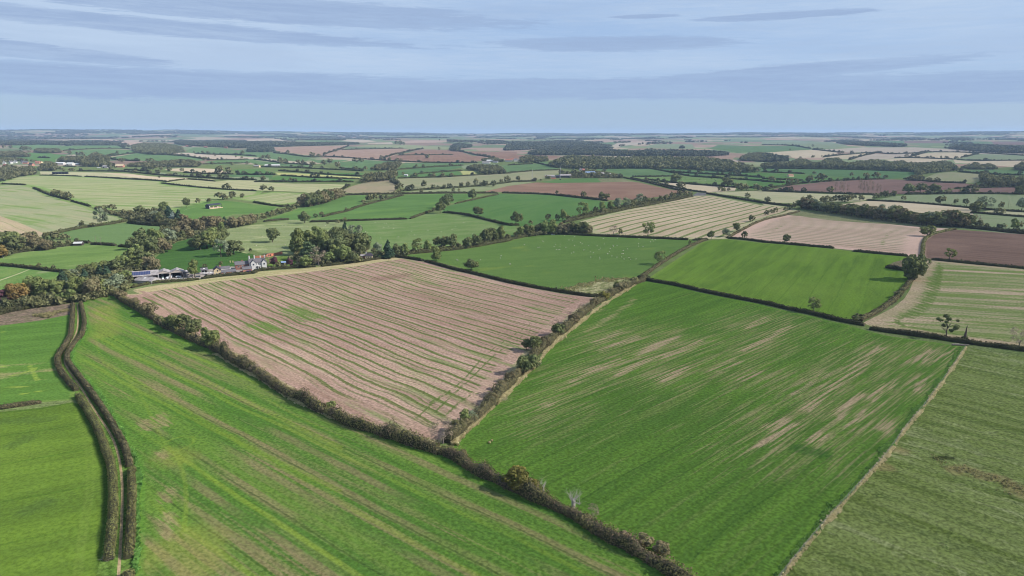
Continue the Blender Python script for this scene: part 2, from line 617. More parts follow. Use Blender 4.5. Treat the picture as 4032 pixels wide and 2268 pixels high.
fm('sheep_field', (92, 130, 72), (100, 136, 78), (86, 124, 70), su=.02, sv=.10, fine=.22, patches=(((118, 140, 70), .02, .03, .62, .74, .6),), margin=((108, 138, 72), 3, .5))
fm('rough_patch', (168, 162, 122), (120, 124, 78), (130, 138, 70), su=.15, sv=.25, fine=.4, tuss=.5, marks=())
fm('lime', (104, 144, 62), (92, 130, 58), (112, 146, 68), su=.012, sv=.12, fine=.20, lines=((15, .35, (78, 120, 48), .4, .4, 3, 0),), margin=((124, 152, 76), 2.5, .5))
fm('scrub_brown', (128, 110, 96), (104, 96, 76), (120, 116, 84), su=.2, sv=.3, fine=.4, tuss=.5)
fm('stubble_green', (118, 138, 82), (160, 152, 118), (110, 140, 70), su=.006, sv=.12, lo=.44, hi=.62, fine=.24, big=.6, rows=(2.0, .12),
   patches=(((186, 162, 138), .006, .10, .52, .63, .85),), margin=((176, 156, 128), 9.0, .75), marks=(('mk', 1.6, (96, 124, 64), .85),))
fm('purple_plough', (128, 104, 92), (114, 92, 80), (142, 116, 102), su=.004, sv=.2, fine=.22, rows=(3.0, .15), margin=((172, 150, 128), 2.5, .5))
fm('pink_rows', (192, 166, 148), (180, 156, 136), (198, 176, 154), su=.01, sv=.3, fine=.2, lines=((11, 1.3, (134, 130, 94), .9, .22, 5, 0),),
   margin=((200, 170, 152), 16, .9), marks=(('mk', 2.0, (108, 134, 78), .8), ('mk2', 14, (170, 146, 124), .7)))
fm('rough_strip', (132, 132, 96), (112, 118, 80), (150, 144, 112), su=.06, sv=.2, fine=.4, tuss=.4)
fm('cream_rows', (192, 172, 144), (182, 164, 134), (198, 178, 152), su=.01, sv=.3, fine=.18, lines=((15.5, 1.9, (112, 128, 78), .95, .2, 7, 0), (15.5, .9, (150, 150, 108), .5, .5, 7, 7)),
   margin=((166, 170, 124), 9, .6))
fm('pasture_mid', (106, 142, 88), (122, 146, 98), (96, 138, 78), su=.02, sv=.05, lo=.38, hi=.62, fine=.22, patches=(((134, 148, 104), .02, .04, .55, .68, .6),))
fm('hummock', (126, 142, 96), (142, 150, 108), (110, 136, 88), su=.03, sv=.14, fine=.24, tuss=.25, patches=(((170, 170, 124), .03, .08, .56, .66, .7),))
fm('meadow_dark', (74, 120, 62), (66, 110, 58), (84, 126, 68), su=.02, sv=.2, fine=.2)
fm('meadow', (112, 146, 88), (100, 136, 80), (126, 150, 94), su=.02, sv=.06, fine=.2, patches=(((138, 156, 102), .03, .05, .58, .7, .5),))
fm('meadow_patchy', (96, 140, 80), (114, 146, 90), (84, 132, 70), su=.03, sv=.05, fine=.24, patches=(((144, 150, 112), .03, .05, .52, .66, .7),))
fm('green_rows', (92, 130, 82), (98, 136, 86), (88, 126, 78), su=.01, sv=.2, fine=.18, lines=((5.5, .8, (134, 156, 116), .7, .2, 3, 0),))
fm('stubble_slope', (148, 154, 114), (160, 158, 122), (128, 152, 100), su=.006, sv=.12, fine=.2, patches=(((112, 146, 86), .005, .09, .53, .66, .75),), margin=((120, 156, 86), 8, .6))
fm('tan_stubble', (184, 164, 136), (170, 154, 122), (176, 164, 124), su=.006, sv=.15, fine=.2, lines=((14, .6, (128, 136, 88), .7, .35, 4, 0),))
fm('stubble_big', (144, 156, 106), (160, 160, 118), (124, 150, 96), su=.004, sv=.07, fine=.18, lines=((31, 4.5, (174, 172, 132), .55, .38, 14, 0), (44, 4.0, (116, 146, 92), .5, .45, 14, 9)), patches=(((168, 168, 124), .004, .10, .52, .64, .7), ((112, 148, 88), .005, .08, .54, .68, .75)), margin=((120, 164, 92), 10, .7))
fm('stubble_pale', (176, 172, 132), (166, 164, 122), (150, 162, 112), su=.005, sv=.07, fine=.16, patches=(((140, 164, 106), .005, .05, .56, .68, .6),))
fm('meadow_far', (100, 144, 82), (92, 136, 78), (110, 148, 88), su=.01, sv=.05, fine=.16, margin=((160, 168, 110), 2.5, .3), marks=(('mk', 1.3, (176, 182, 124), .8),))
fm('green_a', (98, 142, 84), (90, 134, 78), (106, 148, 90), su=.008, sv=.05, fine=.14, margin=((138, 160, 100), 3, .4), patches=(((112, 156, 82), .008, .03, .55, .7, .5),))
fm('green_b', (88, 136, 80), (96, 140, 84), (86, 130, 80), su=.008, sv=.05, fine=.14)
fm('plough', (148, 118, 98), (138, 108, 92), (156, 128, 106), su=.004, sv=.07, fine=.14, lines=((18, 1.0, (126, 98, 84), .5, .4, 6, 0),))
fm('plough_dark', (134, 108, 98), (126, 102, 92), (142, 112, 100), su=.004, sv=.06, fine=.14)
fm('plough_pale', (164, 138, 120), (158, 130, 112), (168, 146, 122), su=.004, sv=.04, fine=.12)
fm('beige', (158, 144, 116), (150, 142, 110), (160, 140, 118), su=.004, sv=.04, fine=.12)
fm('beige_green', (150, 148, 114), (142, 146, 108), (156, 148, 118), su=.004, sv=.04, fine=.12)
fm('olive', (146, 150, 112), (138, 148, 106), (152, 150, 116), su=.004, sv=.04, fine=.12)
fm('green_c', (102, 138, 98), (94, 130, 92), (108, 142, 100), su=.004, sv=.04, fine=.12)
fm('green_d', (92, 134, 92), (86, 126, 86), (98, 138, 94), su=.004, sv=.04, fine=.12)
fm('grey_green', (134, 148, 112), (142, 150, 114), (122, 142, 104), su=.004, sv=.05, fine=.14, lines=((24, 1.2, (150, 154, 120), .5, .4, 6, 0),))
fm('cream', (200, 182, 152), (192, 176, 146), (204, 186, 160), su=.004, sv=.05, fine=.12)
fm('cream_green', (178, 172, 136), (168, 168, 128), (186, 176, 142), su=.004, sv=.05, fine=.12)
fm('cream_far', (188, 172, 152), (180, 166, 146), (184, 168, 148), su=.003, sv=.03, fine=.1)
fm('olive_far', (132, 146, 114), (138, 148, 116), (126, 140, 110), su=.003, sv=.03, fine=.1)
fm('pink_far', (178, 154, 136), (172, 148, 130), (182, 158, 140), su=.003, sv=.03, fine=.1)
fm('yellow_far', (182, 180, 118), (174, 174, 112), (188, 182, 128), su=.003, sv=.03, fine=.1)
fm('verge', (84, 124, 58), (100, 134, 68), (76, 114, 52), su=.1, sv=.2, fine=.35, tuss=.4)
fm('track', (180, 158, 122), (160, 140, 106), (140, 132, 92), su=.2, sv=.6, fine=.3)
fm('path_pale', (176, 172, 132), (164, 164, 120), (170, 168, 126), su=.1, sv=.4, fine=.2)
fm('road', (120, 118, 116), (110, 108, 106), None, su=.05, sv=.2, fine=.1)
fm('yard', (170, 160, 150), (150, 142, 132), (140, 134, 116), su=.1, sv=.1, fine=.3, tuss=.2)
fm('garden', (96, 128, 66), (110, 138, 74), (84, 116, 60), su=.1, sv=.1, fine=.3, tuss=.3)
fm('ground', (104, 124, 76), (118, 130, 86), (92, 116, 70), su=.02, sv=.04, fine=.3, tuss=.25)

# ------------------------------------------------------------------ field outlines, traced on the photograph and carried to the ground
FIELDS = []


def field(label, mat, guide, pts, marks=None, name='field'):
    FIELDS.append(dict(label=label, mat=mat, guide=guide, poly=G(*pts), marks=marks or {}, name=name))


def far(mat, *pts):
    FIELDS.append(dict(label=None, mat=mat, guide=None, poly=G(*pts), marks={}, name='farmland'))


# ---- far patchwork (joined into one terrain piece)
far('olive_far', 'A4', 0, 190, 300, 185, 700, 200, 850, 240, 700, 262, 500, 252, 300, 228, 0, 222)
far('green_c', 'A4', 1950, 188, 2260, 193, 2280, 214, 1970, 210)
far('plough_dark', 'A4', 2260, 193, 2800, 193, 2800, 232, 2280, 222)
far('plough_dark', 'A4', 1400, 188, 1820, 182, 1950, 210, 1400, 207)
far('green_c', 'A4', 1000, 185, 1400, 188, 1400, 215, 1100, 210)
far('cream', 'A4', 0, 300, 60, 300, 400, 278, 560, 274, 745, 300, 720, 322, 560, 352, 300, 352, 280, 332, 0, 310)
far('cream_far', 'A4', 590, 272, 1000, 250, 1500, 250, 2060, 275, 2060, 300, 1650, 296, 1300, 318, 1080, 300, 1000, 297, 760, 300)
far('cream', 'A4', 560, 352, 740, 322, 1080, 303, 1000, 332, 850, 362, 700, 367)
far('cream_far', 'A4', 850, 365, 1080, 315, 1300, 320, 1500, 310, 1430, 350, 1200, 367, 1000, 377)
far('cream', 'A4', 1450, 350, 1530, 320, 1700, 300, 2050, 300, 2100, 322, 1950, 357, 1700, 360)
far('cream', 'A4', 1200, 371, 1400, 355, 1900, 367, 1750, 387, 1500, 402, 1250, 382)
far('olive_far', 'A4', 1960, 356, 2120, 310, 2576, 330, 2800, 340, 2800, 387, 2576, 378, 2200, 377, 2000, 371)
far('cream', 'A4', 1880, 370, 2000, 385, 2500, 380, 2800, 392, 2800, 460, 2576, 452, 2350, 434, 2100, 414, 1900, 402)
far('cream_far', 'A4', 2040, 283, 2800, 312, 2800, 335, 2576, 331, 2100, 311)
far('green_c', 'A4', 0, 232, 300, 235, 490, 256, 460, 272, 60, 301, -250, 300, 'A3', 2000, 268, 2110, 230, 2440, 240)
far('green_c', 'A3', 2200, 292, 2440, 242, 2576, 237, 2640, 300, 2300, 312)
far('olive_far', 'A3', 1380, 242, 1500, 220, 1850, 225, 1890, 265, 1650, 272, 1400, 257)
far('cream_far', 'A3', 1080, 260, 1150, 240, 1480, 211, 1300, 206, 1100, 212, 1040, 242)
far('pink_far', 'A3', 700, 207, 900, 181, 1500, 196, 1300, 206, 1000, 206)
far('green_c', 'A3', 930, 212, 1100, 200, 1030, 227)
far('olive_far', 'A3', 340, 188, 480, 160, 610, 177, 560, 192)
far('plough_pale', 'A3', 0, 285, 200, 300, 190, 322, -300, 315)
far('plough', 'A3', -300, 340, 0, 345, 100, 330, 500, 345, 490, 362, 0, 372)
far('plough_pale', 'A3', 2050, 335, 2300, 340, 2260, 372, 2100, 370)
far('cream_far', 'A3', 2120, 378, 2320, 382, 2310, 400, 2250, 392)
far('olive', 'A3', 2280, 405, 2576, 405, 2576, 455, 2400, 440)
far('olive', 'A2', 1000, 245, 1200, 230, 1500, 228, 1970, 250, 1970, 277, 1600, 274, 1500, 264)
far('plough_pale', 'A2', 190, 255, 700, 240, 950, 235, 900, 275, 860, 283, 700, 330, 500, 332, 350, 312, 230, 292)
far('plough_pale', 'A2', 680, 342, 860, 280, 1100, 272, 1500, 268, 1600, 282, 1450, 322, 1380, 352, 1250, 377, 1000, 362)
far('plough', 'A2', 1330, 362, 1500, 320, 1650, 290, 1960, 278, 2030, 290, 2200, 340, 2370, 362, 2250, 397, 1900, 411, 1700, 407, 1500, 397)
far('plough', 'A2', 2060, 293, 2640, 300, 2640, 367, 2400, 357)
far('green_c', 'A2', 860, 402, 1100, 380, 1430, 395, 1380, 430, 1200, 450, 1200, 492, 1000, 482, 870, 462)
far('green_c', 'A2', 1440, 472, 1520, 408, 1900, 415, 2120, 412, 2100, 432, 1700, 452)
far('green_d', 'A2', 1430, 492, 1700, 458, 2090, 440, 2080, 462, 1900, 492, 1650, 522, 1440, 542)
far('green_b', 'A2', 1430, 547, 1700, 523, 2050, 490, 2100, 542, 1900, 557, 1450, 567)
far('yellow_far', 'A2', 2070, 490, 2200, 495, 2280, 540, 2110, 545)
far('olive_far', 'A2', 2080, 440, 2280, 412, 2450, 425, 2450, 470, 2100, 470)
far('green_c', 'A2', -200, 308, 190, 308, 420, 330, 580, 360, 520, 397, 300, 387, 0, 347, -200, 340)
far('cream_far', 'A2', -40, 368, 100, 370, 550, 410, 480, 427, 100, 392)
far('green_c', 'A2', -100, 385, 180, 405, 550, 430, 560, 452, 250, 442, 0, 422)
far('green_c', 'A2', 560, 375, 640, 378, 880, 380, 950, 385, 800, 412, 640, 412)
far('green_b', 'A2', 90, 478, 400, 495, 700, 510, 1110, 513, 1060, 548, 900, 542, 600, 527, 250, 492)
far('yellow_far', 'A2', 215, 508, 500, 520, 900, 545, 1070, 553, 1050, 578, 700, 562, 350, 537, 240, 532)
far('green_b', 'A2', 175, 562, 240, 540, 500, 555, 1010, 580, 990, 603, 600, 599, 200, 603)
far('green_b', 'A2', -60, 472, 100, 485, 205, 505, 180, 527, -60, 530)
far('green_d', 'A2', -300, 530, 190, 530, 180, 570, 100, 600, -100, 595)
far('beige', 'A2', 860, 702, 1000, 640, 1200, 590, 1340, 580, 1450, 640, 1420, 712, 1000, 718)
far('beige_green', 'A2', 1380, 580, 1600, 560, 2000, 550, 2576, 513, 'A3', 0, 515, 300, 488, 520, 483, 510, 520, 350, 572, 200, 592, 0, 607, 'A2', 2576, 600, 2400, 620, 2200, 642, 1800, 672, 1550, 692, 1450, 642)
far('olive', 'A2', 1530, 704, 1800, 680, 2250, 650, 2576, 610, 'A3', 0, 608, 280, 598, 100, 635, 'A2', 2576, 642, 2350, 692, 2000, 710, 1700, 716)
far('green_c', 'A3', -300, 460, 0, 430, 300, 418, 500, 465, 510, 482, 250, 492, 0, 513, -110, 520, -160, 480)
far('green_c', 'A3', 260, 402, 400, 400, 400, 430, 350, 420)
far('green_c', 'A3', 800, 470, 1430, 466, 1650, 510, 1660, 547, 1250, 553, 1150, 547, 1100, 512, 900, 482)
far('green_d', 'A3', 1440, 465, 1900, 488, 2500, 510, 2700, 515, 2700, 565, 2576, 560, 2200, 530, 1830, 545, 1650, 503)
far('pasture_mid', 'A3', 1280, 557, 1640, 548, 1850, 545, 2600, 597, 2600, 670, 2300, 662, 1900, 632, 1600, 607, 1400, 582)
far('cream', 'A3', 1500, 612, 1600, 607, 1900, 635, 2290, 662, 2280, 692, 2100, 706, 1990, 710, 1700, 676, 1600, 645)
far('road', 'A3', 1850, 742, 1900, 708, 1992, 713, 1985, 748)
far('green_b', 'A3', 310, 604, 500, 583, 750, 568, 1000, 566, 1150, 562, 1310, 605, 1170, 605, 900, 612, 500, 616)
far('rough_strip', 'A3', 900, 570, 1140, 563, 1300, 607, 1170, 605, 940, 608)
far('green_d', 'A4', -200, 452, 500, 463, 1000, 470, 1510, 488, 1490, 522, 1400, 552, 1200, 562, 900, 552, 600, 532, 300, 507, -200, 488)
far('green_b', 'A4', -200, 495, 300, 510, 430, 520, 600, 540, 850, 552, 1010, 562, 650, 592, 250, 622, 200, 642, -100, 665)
far('beige_green', 'A4', 1560, 562, 1700, 508, 1850, 493, 2150, 513, 2210, 562, 2100, 597, 1900, 602, 1700, 592)
far('green_c', 'A4', 1920, 482, 2200, 470, 2800, 480, 2800, 530, 2576, 524, 2200, 515)
far('plough_dark', 'A4', 80, 672, 250, 628, 600, 590, 900, 575, 1200, 563, 1450, 570, 1700, 595, 2000, 605, 2210, 630, 2200, 647, 1900, 652, 1700, 682, 1400, 707, 1100, 717, 900, 712, 600, 692, 200, 682)
far('plough_dark', 'A4', 1890, 662, 2200, 650, 2576, 633, 2900, 640, 2900, 722, 2576, 712, 2200, 707, 1690, 708)
far('cream_green', 'A3', 2090, 707, 2576, 690, 'A4', 0, 680, 600, 708, 950, 718, 1110, 725, 1080, 757, 950, 782, 600, 792, 450, 772, 350, 802, 100, 792, 0, 772, 'A3', 2576, 785, 2300, 742, 2100, 722)
far('grey_green', 'A4', 1130, 765, 1300, 730, 1500, 716, 2000, 710, 2576, 718, 2900, 722, 2900, 895, 2576, 878, 2400, 855, 2100, 835, 1700, 805, 1400, 775)
far('cream_green', 'A1', 400, 498, 650, 500, 800, 505, 1100, 510, 1300, 520, 1500, 545, 2000, 570, 2220, 580, 1860, 577, 1700, 594, 1500, 584, 1200, 564, 830, 548, 410, 534)
far('cream', 'A1', 1000, 512, 1300, 520, 1500, 545, 2000, 570, 2220, 580, 1860, 577, 1700, 590, 1300, 550)
far('olive_far', 'A1', 1520, 522, 1600, 505, 2000, 540, 2280, 555, 2400, 550, 2700, 560, 2700, 587, 2250, 577, 1800, 547)
far('cream', 'A1', 1650, 473, 1860, 463, 2200, 475, 2350, 522, 2250, 523, 1900, 507, 1700, 492)
far('green_b', 'A1', 2350, 478, 2650, 473, 2650, 528, 2380, 527)
far('green_c', 'A1', 40, 255, 130, 235, 400, 225, 600, 235, 640, 250, 580, 272, 400, 283, 250, 268)
far('green_c', 'A1', 590, 287, 640, 243, 1000, 235, 1190, 240, 1260, 272, 1000, 270, 700, 282)
far('green_c', 'A1', 610, 303, 760, 283, 1000, 273, 1350, 280, 1380, 312, 1150, 342, 850, 352, 700, 313)
far('green_b', 'A1', -300, 390, -300, 350, 280, 308, 500, 313, 780, 352, 560, 372, 550, 402, 300, 393, 0, 393)
far('green_c', 'A1', 1070, 362, 1370, 313, 1680, 330, 2040, 367, 2060, 387, 1800, 397, 1500, 392, 1230, 382)
far('green_c', 'A1', 1850, 294, 1950, 260, 2200, 265, 2460, 290, 2400, 322, 2100, 327, 1960, 314)
far('cream_far', 'A1', 1680, 312, 1900, 310, 2100, 330, 2640, 362, 2450, 378, 2100, 372, 1800, 333)
far('green_c', 'A1', 2040, 402, 2300, 375, 2600, 377, 2500, 412, 2200, 432)
far('green_c', 'A1', 2410, 300, 2700, 300, 2700, 354, 2420, 343)
far('pink_far', 'A1', 1170, 207, 1300, 195, 1550, 205, 1500, 222, 1300, 233, 1240, 223)
far('cream_far', 'A1', -300, 162, 0, 160, 200, 165, 200, 187, -300, 188)
far('cream_far', 'A1', 470, 187, 500, 165, 900, 190, 970, 197, 600, 194)
far('pink_far', 'A1', 900, 168, 1100, 173, 1390, 185, 1200, 197, 950, 187)
far('cream_far', 'A1', 1580, 162, 2100, 155, 2090, 177, 1950, 192, 1700, 187)
far('pink_far', 'A1', 2110, 150, 2700, 145, 2700, 200, 2480, 197, 2460, 172, 2170, 167)
far('cream_far', 'A2', 880, 192, 1000, 180, 1230, 195, 1100, 207)
far('green_c', 'A2', 320, 168, 800, 188, 750, 207, 350, 187)
far('cream_far', 'A2', 1130, 212, 1380, 205, 1400, 223, 1150, 220)
far('pink_far', 'A2', 1480, 197, 1640, 185, 1960, 188, 1900, 207, 1500, 212)
far('cream_far', 'A2', -60, 182, 240, 173, 380, 195, 300, 207, -60, 203)

# ---- nearer fields, each a piece of the setting of its own
field('green and straw striped stubble field on the far left rise', 'stubble_big', ('A1', 300, 640, 2200, 690),
      ('A1', 0, 605, 170, 545, 300, 533, 420, 538, 830, 553, 1030, 563, 1250, 578, 1450, 588, 1680, 600, 1620, 615, 1700, 637, 1900, 652, 2300, 682, 2640, 697, 2600, 735, 2250, 772, 2150, 785, 1900, 840, 1740, 890, 1600, 930, 1200, 935, 1050, 870, 920, 855, 700, 775, 480, 692, 270, 637, 0, 612, -300, 612))
field('pale straw field with a lone bushy tree beyond the striped rise', 'stubble_pale', ('A1', 1700, 605, 2576, 690),
      ('A1', 1640, 615, 1700, 600, 1870, 578, 2160, 600, 2300, 585, 2600, 588, 'A2', 0, 600, 400, 620, 700, 623, 970, 625, 860, 692, 700, 722, 600, 722, 500, 704, 200, 692, 0, 687, 'A1', 2300, 680, 1900, 646))
field('green stubble field with straw streaks above the dark strip of trees', 'stubble_big', ('A2', 0, 800, 450, 730),
      ('A1', 2330, 772, 2576, 730, 'A2', 200, 702, 500, 719, 620, 722, 540, 802, 430, 815, 350, 825, 200, 835, 0, 805, 'A1', 2560, 800))
field('pale green stubble slope at the left edge', 'stubble_slope', ('A1', 200, 800, 1200, 930),
      ('A1', -400, 650, 0, 638, 60, 628, 250, 633, 340, 658, 480, 733, 700, 793, 950, 880, 1000, 900, 'B1', 1290, 210, 1080, 248, 800, 303, 500, 358, 440, 388, 0, 388, -400, 400))
field('tan stubble corner with green wheel lines at the left edge', 'tan_stubble', ('B1', 0, 190, 440, 360),
      ('B1', -400, 60, 0, 180, 200, 250, 440, 352, 445, 386, 0, 386, -400, 400))
field('green meadow round the dark open barn', 'meadow_far', ('B1', 1800, 150, 2500, 150),
      ('B1', 1740, 150, 1760, 110, 1850, 90, 2060, 38, 2200, 22, 2400, 38, 2576, 68, 'B2', 0, 138, 250, 163, 190, 205, 60, 230, 'B1', 2350, 165, 2210, 205, 2050, 210, 1900, 235, 1850, 170),
      marks={'mk': (('B1', 1815, 135, 1900, 97, 2060, 76), ('B1', 1815, 145, 1900, 180, 2110, 196))})
field('green field with fine pale mown rows left of the stream wood', 'green_rows', ('B1', 800, 330, 1500, 300),
      ('B1', 590, 362, 720, 318, 900, 288, 1280, 250, 1500, 268, 1760, 290, 1640, 340, 1450, 360, 1330, 420, 1310, 490, 1100, 475, 900, 450, 700, 420))
field('smooth meadow with a white shed at its top edge', 'meadow', ('B1', 200, 620, 1200, 540),
      ('B1', -400, 640, 0, 600, 230, 545, 500, 508, 740, 472, 900, 452, 1320, 490, 1340, 530, 1290, 570, 1160, 610, 1000, 680, 780, 735, 600, 748, 400, 712, 200, 688, 0, 668, -400, 655))
field('patchy meadow crossed by a pale path at the left edge', 'meadow_patchy', ('B1', 0, 900, 600, 780),
      ('B1', -400, 660, 0, 680, 200, 695, 400, 720, 640, 745, 740, 765, 680, 860, 570, 880, 300, 850, 0, 960, -400, 1010))
field('pale footpath across the patchy meadow', 'path_pale', None, ('B1', -200, 898, 0, 820, 160, 765, 290, 715, 298, 719, 165, 772, 0, 830, -200, 912), name='footpath')
field('dark green meadow behind the farm buildings', 'meadow_dark', ('B1', 1600, 620, 2300, 560),
      ('B1', 1520, 640, 1560, 600, 1740, 455, 1900, 408, 1970, 405, 2280, 430, 2300, 520, 2460, 550, 2530, 560, 2640, 610, 2400, 720, 2000, 740, 1700, 750, 1590, 730))
field('olive hummocky pasture with a round oak behind the white farmhouse', 'hummock', ('B2', 0, 450, 600, 440),
      ('B2', -10, 345, 200, 318, 460, 285, 560, 315, 900, 318, 980, 320, 1160, 530, 1190, 700, 600, 760, 300, 690, 150, 650, -10, 600, 'B1', 2480, 560, 2290, 510, 2250, 420, 2270, 310))
field('sheep pasture on the slope behind the tall garden trees', 'pasture_mid', ('B2', 1100, 450, 2300, 400),
      ('B2', 900, 320, 1000, 306, 1500, 291, 1560, 286, 1740, 231, 1900, 231, 2200, 278, 2400, 328, 2620, 360, 'B3', 120, 440, 0, 490, 'B2', 2400, 560, 2000, 610, 1700, 640, 1440, 660, 1250, 660, 1180, 560, 1000, 420))
field('bright green field narrowing left of the long low hedge', 'green_a', ('B2', 300, 250, 1000, 100),
      ('B2', 90, 295, 180, 270, 460, 175, 560, 160, 700, 100, 880, 58, 1110, 40, 1140, 60, 1080, 140, 1030, 165, 780, 240, 560, 295, 450, 295, 350, 296))
field('bright green field with a paler foot between two hedges', 'green_a', ('B2', 900, 270, 1900, 200),
      ('B2', 560, 308, 780, 240, 900, 213, 1000, 172, 1080, 147, 1330, 87, 1520, 42, 1900, 34, 2150, 36, 2310, 38, 2200, 75, 2020, 125, 1830, 155, 1770, 210, 1560, 288, 1000, 300))
field('even green field with a lone oak below the brown plough', 'green_b', ('B2', 2000, 200, 2576, 100),
      ('B2', 1880, 225, 1930, 163, 2060, 127, 2200, 88, 2450, 33, 2576, 34, 'B3', 0, 38, 200, 41, 420, 42, 640, 72, 880, 98, 1000, 118, 1310, 140, 1300, 155, 1050, 205, 855, 262, 600, 310, 400, 350, 100, 360, 0, 360, 'B2', 2576, 352, 2400, 308, 2200, 265, 2050, 232))
field('red brown ploughed field below the hedged farmstead', 'plough', ('A3', 300, 660, 1500, 690),
      ('A3', -250, 700, 0, 643, 280, 608, 500, 613, 900, 608, 1170, 602, 1310, 607, 1500, 650, 1650, 684, 1850, 702, 1700, 730, 1200, 785, 1000, 785, 800, 778, 500, 725, 200, 712, 0, 706))
field('grey green band of pasture below the tall hedge on the right', 'grey_green', ('B4', 1800, 300, 2300, 340),
      ('B4', 1300, 160, 1840, 168, 1850, 203, 2301, 238, 2800, 275, 2800, 425, 2301, 392, 1800, 338, 1300, 300))
field('pale cream stubble field behind the long belt of trees', 'cream', ('B4', 800, 130, 1800, 170),
      ('B4', 690, 125, 900, 92, 1150, 97, 1425, 112, 1840, 160, 1850, 195, 1860, 215, 1600, 230, 1300, 225, 1000, 180))
field('straw coloured triangle behind the hedge at the right edge', 'cream_green', ('B4', 1940, 190, 2500, 210),
      ('B4', 1930, 190, 2040, 168, 2301, 192, 2700, 212, 2700, 242, 2301, 228, 2050, 207))
field('cream stubble field with sweeping dark green lines right of centre', 'cream_rows', ('B3', 900, 360, 2050, 130),
      ('B3', 720, 312, 850, 278, 1100, 218, 1300, 168, 1600, 108, 1800, 68, 1890, 52, 2050, 52, 2300, 102, 2576, 152, 'B4', 0, 112, 220, 145, 335, 180, 170, 215, 0, 262, 'B3', 2576, 285, 2420, 355, 2330, 405, 2260, 470, 2200, 484, 2000, 490, 1700, 482, 1400, 465, 1000, 450, 850, 430, 800, 370))
field('pink stubble field with straight thin lines on the right', 'pink_rows', ('B4', 200, 330, 1100, 400),
      ('B3', 2210, 475, 2330, 408, 2420, 357, 2576, 285, 'B4', 190, 213, 330, 190, 600, 230, 900, 265, 1200, 295, 1400, 322, 1690, 338, 1560, 372, 1420, 405, 1405, 480, 1390, 585, 1280, 574, 1000, 545, 800, 525, 640, 508, 300, 475, 0, 447, 'B3', 2400, 486),
      marks={'mk': (('B4', 40, 395, 100, 355, 180, 310, 280, 255), ('B4', 1060, 475, 1075, 420, 1120, 370, 1200, 340, 1275, 338)), 'mk2': (('B4', -150, 460, 100, 455, 600, 492, 1250, 555),)})
field('rough grass strip in front of the belt of trees', 'rough_strip', None,
      ('B4', 195, 215, 340, 178, 600, 205, 900, 235, 1200, 270, 1500, 318, 1690, 336, 1400, 322, 1100, 295, 900, 283, 600, 262, 330, 224))
field('purple brown ploughed field at the right edge', 'purple_plough', ('B4', 1500, 520, 2301, 580),
      ('B4', 1420, 440, 1490, 390, 1680, 342, 2301, 385, 2800, 425, 2800, 740, 2301, 690, 1900, 652, 1650, 622, 1480, 610, 1420, 600, 1415, 500))
field('green and tan striped stubble field at the right edge', 'stubble_green', ('B4', 1500, 945, 2301, 990),
      ('B4', 1420, 605, 1560, 618, 1800, 645, 2100, 672, 2301, 695, 2800, 740, 2800, 1500, 2301, 1385, 2000, 1350, 1700, 1308, 1500, 1277, 1300, 1243, 1000, 1205, 880, 1165, 1000, 1105, 1150, 1030, 1250, 950, 1300, 870, 1330, 790, 1370, 720, 1420, 660),
      marks={'mk': (('B4', 1480, 660, 1440, 760, 1400, 880, 1310, 990, 1200, 1060, 1060, 1130), ('B4', 1550, 640, 1530, 760, 1480, 880, 1400, 1000, 1300, 1070, 1180, 1140, 1200, 1180, 1400, 1215, 1700, 1262, 2000, 1300, 2301, 1345), ('B4', 1580, 680, 1560, 800, 1530, 920, 1450, 1030, 1330, 1120))})
field('smooth bright lime green field right of centre', 'lime', ('B3', 1800, 890, 2350, 530),
      ('B3', 1400, 895, 1440, 862, 1550, 787, 1700, 687, 1850, 587, 1960, 515, 2050, 498, 2200, 490, 2300, 500, 2576, 530, 'B4', 20, 462, 300, 480, 600, 512, 800, 538, 1100, 562, 1300, 585, 1330, 700, 1330, 790, 1290, 840, 1220, 905, 1140, 985, 1000, 1062, 900, 1115, 860, 1135, 700, 1130, 560, 1095, 400, 1060, 200, 1020, 0, 970, 'B3', 2576, 1108, 2300, 1055, 2000, 990, 1700, 935))
field('brown scrubby corner beside the big dark tree', 'scrub_brown', None,
      ('B4', 1085, 672, 1150, 632, 1250, 605, 1300, 610, 1300, 700, 1180, 695))
field('deep green field dotted with sheep in the centre', 'sheep_field', ('B3', 300, 700, 1500, 600),
      ('B2', 1420, 662, 1700, 632, 1900, 607, 2100, 588, 2400, 538, 2576, 507, 'B3', 0, 508, 200, 463, 440, 440, 520, 435, 900, 458, 1200, 470, 1500, 487, 1800, 497, 1980, 498, 1850, 560, 1700, 650, 1500, 765, 1340, 875, 1200, 960, 960, 1075, 800, 1060, 600, 1030, 300, 982, 0, 915, 'B2', 2576, 915, 2300, 850, 2150, 800, 2000, 755, 1850, 725, 1720, 700, 1600, 685))
field('rough pale tussocky corner of the sheep field', 'rough_patch', None,
      ('B3', 590, 1005, 740, 948, 880, 908, 1100, 878, 1240, 882, 1330, 880, 1300, 930, 1200, 985, 1060, 1030, 960, 1070, 800, 1050))
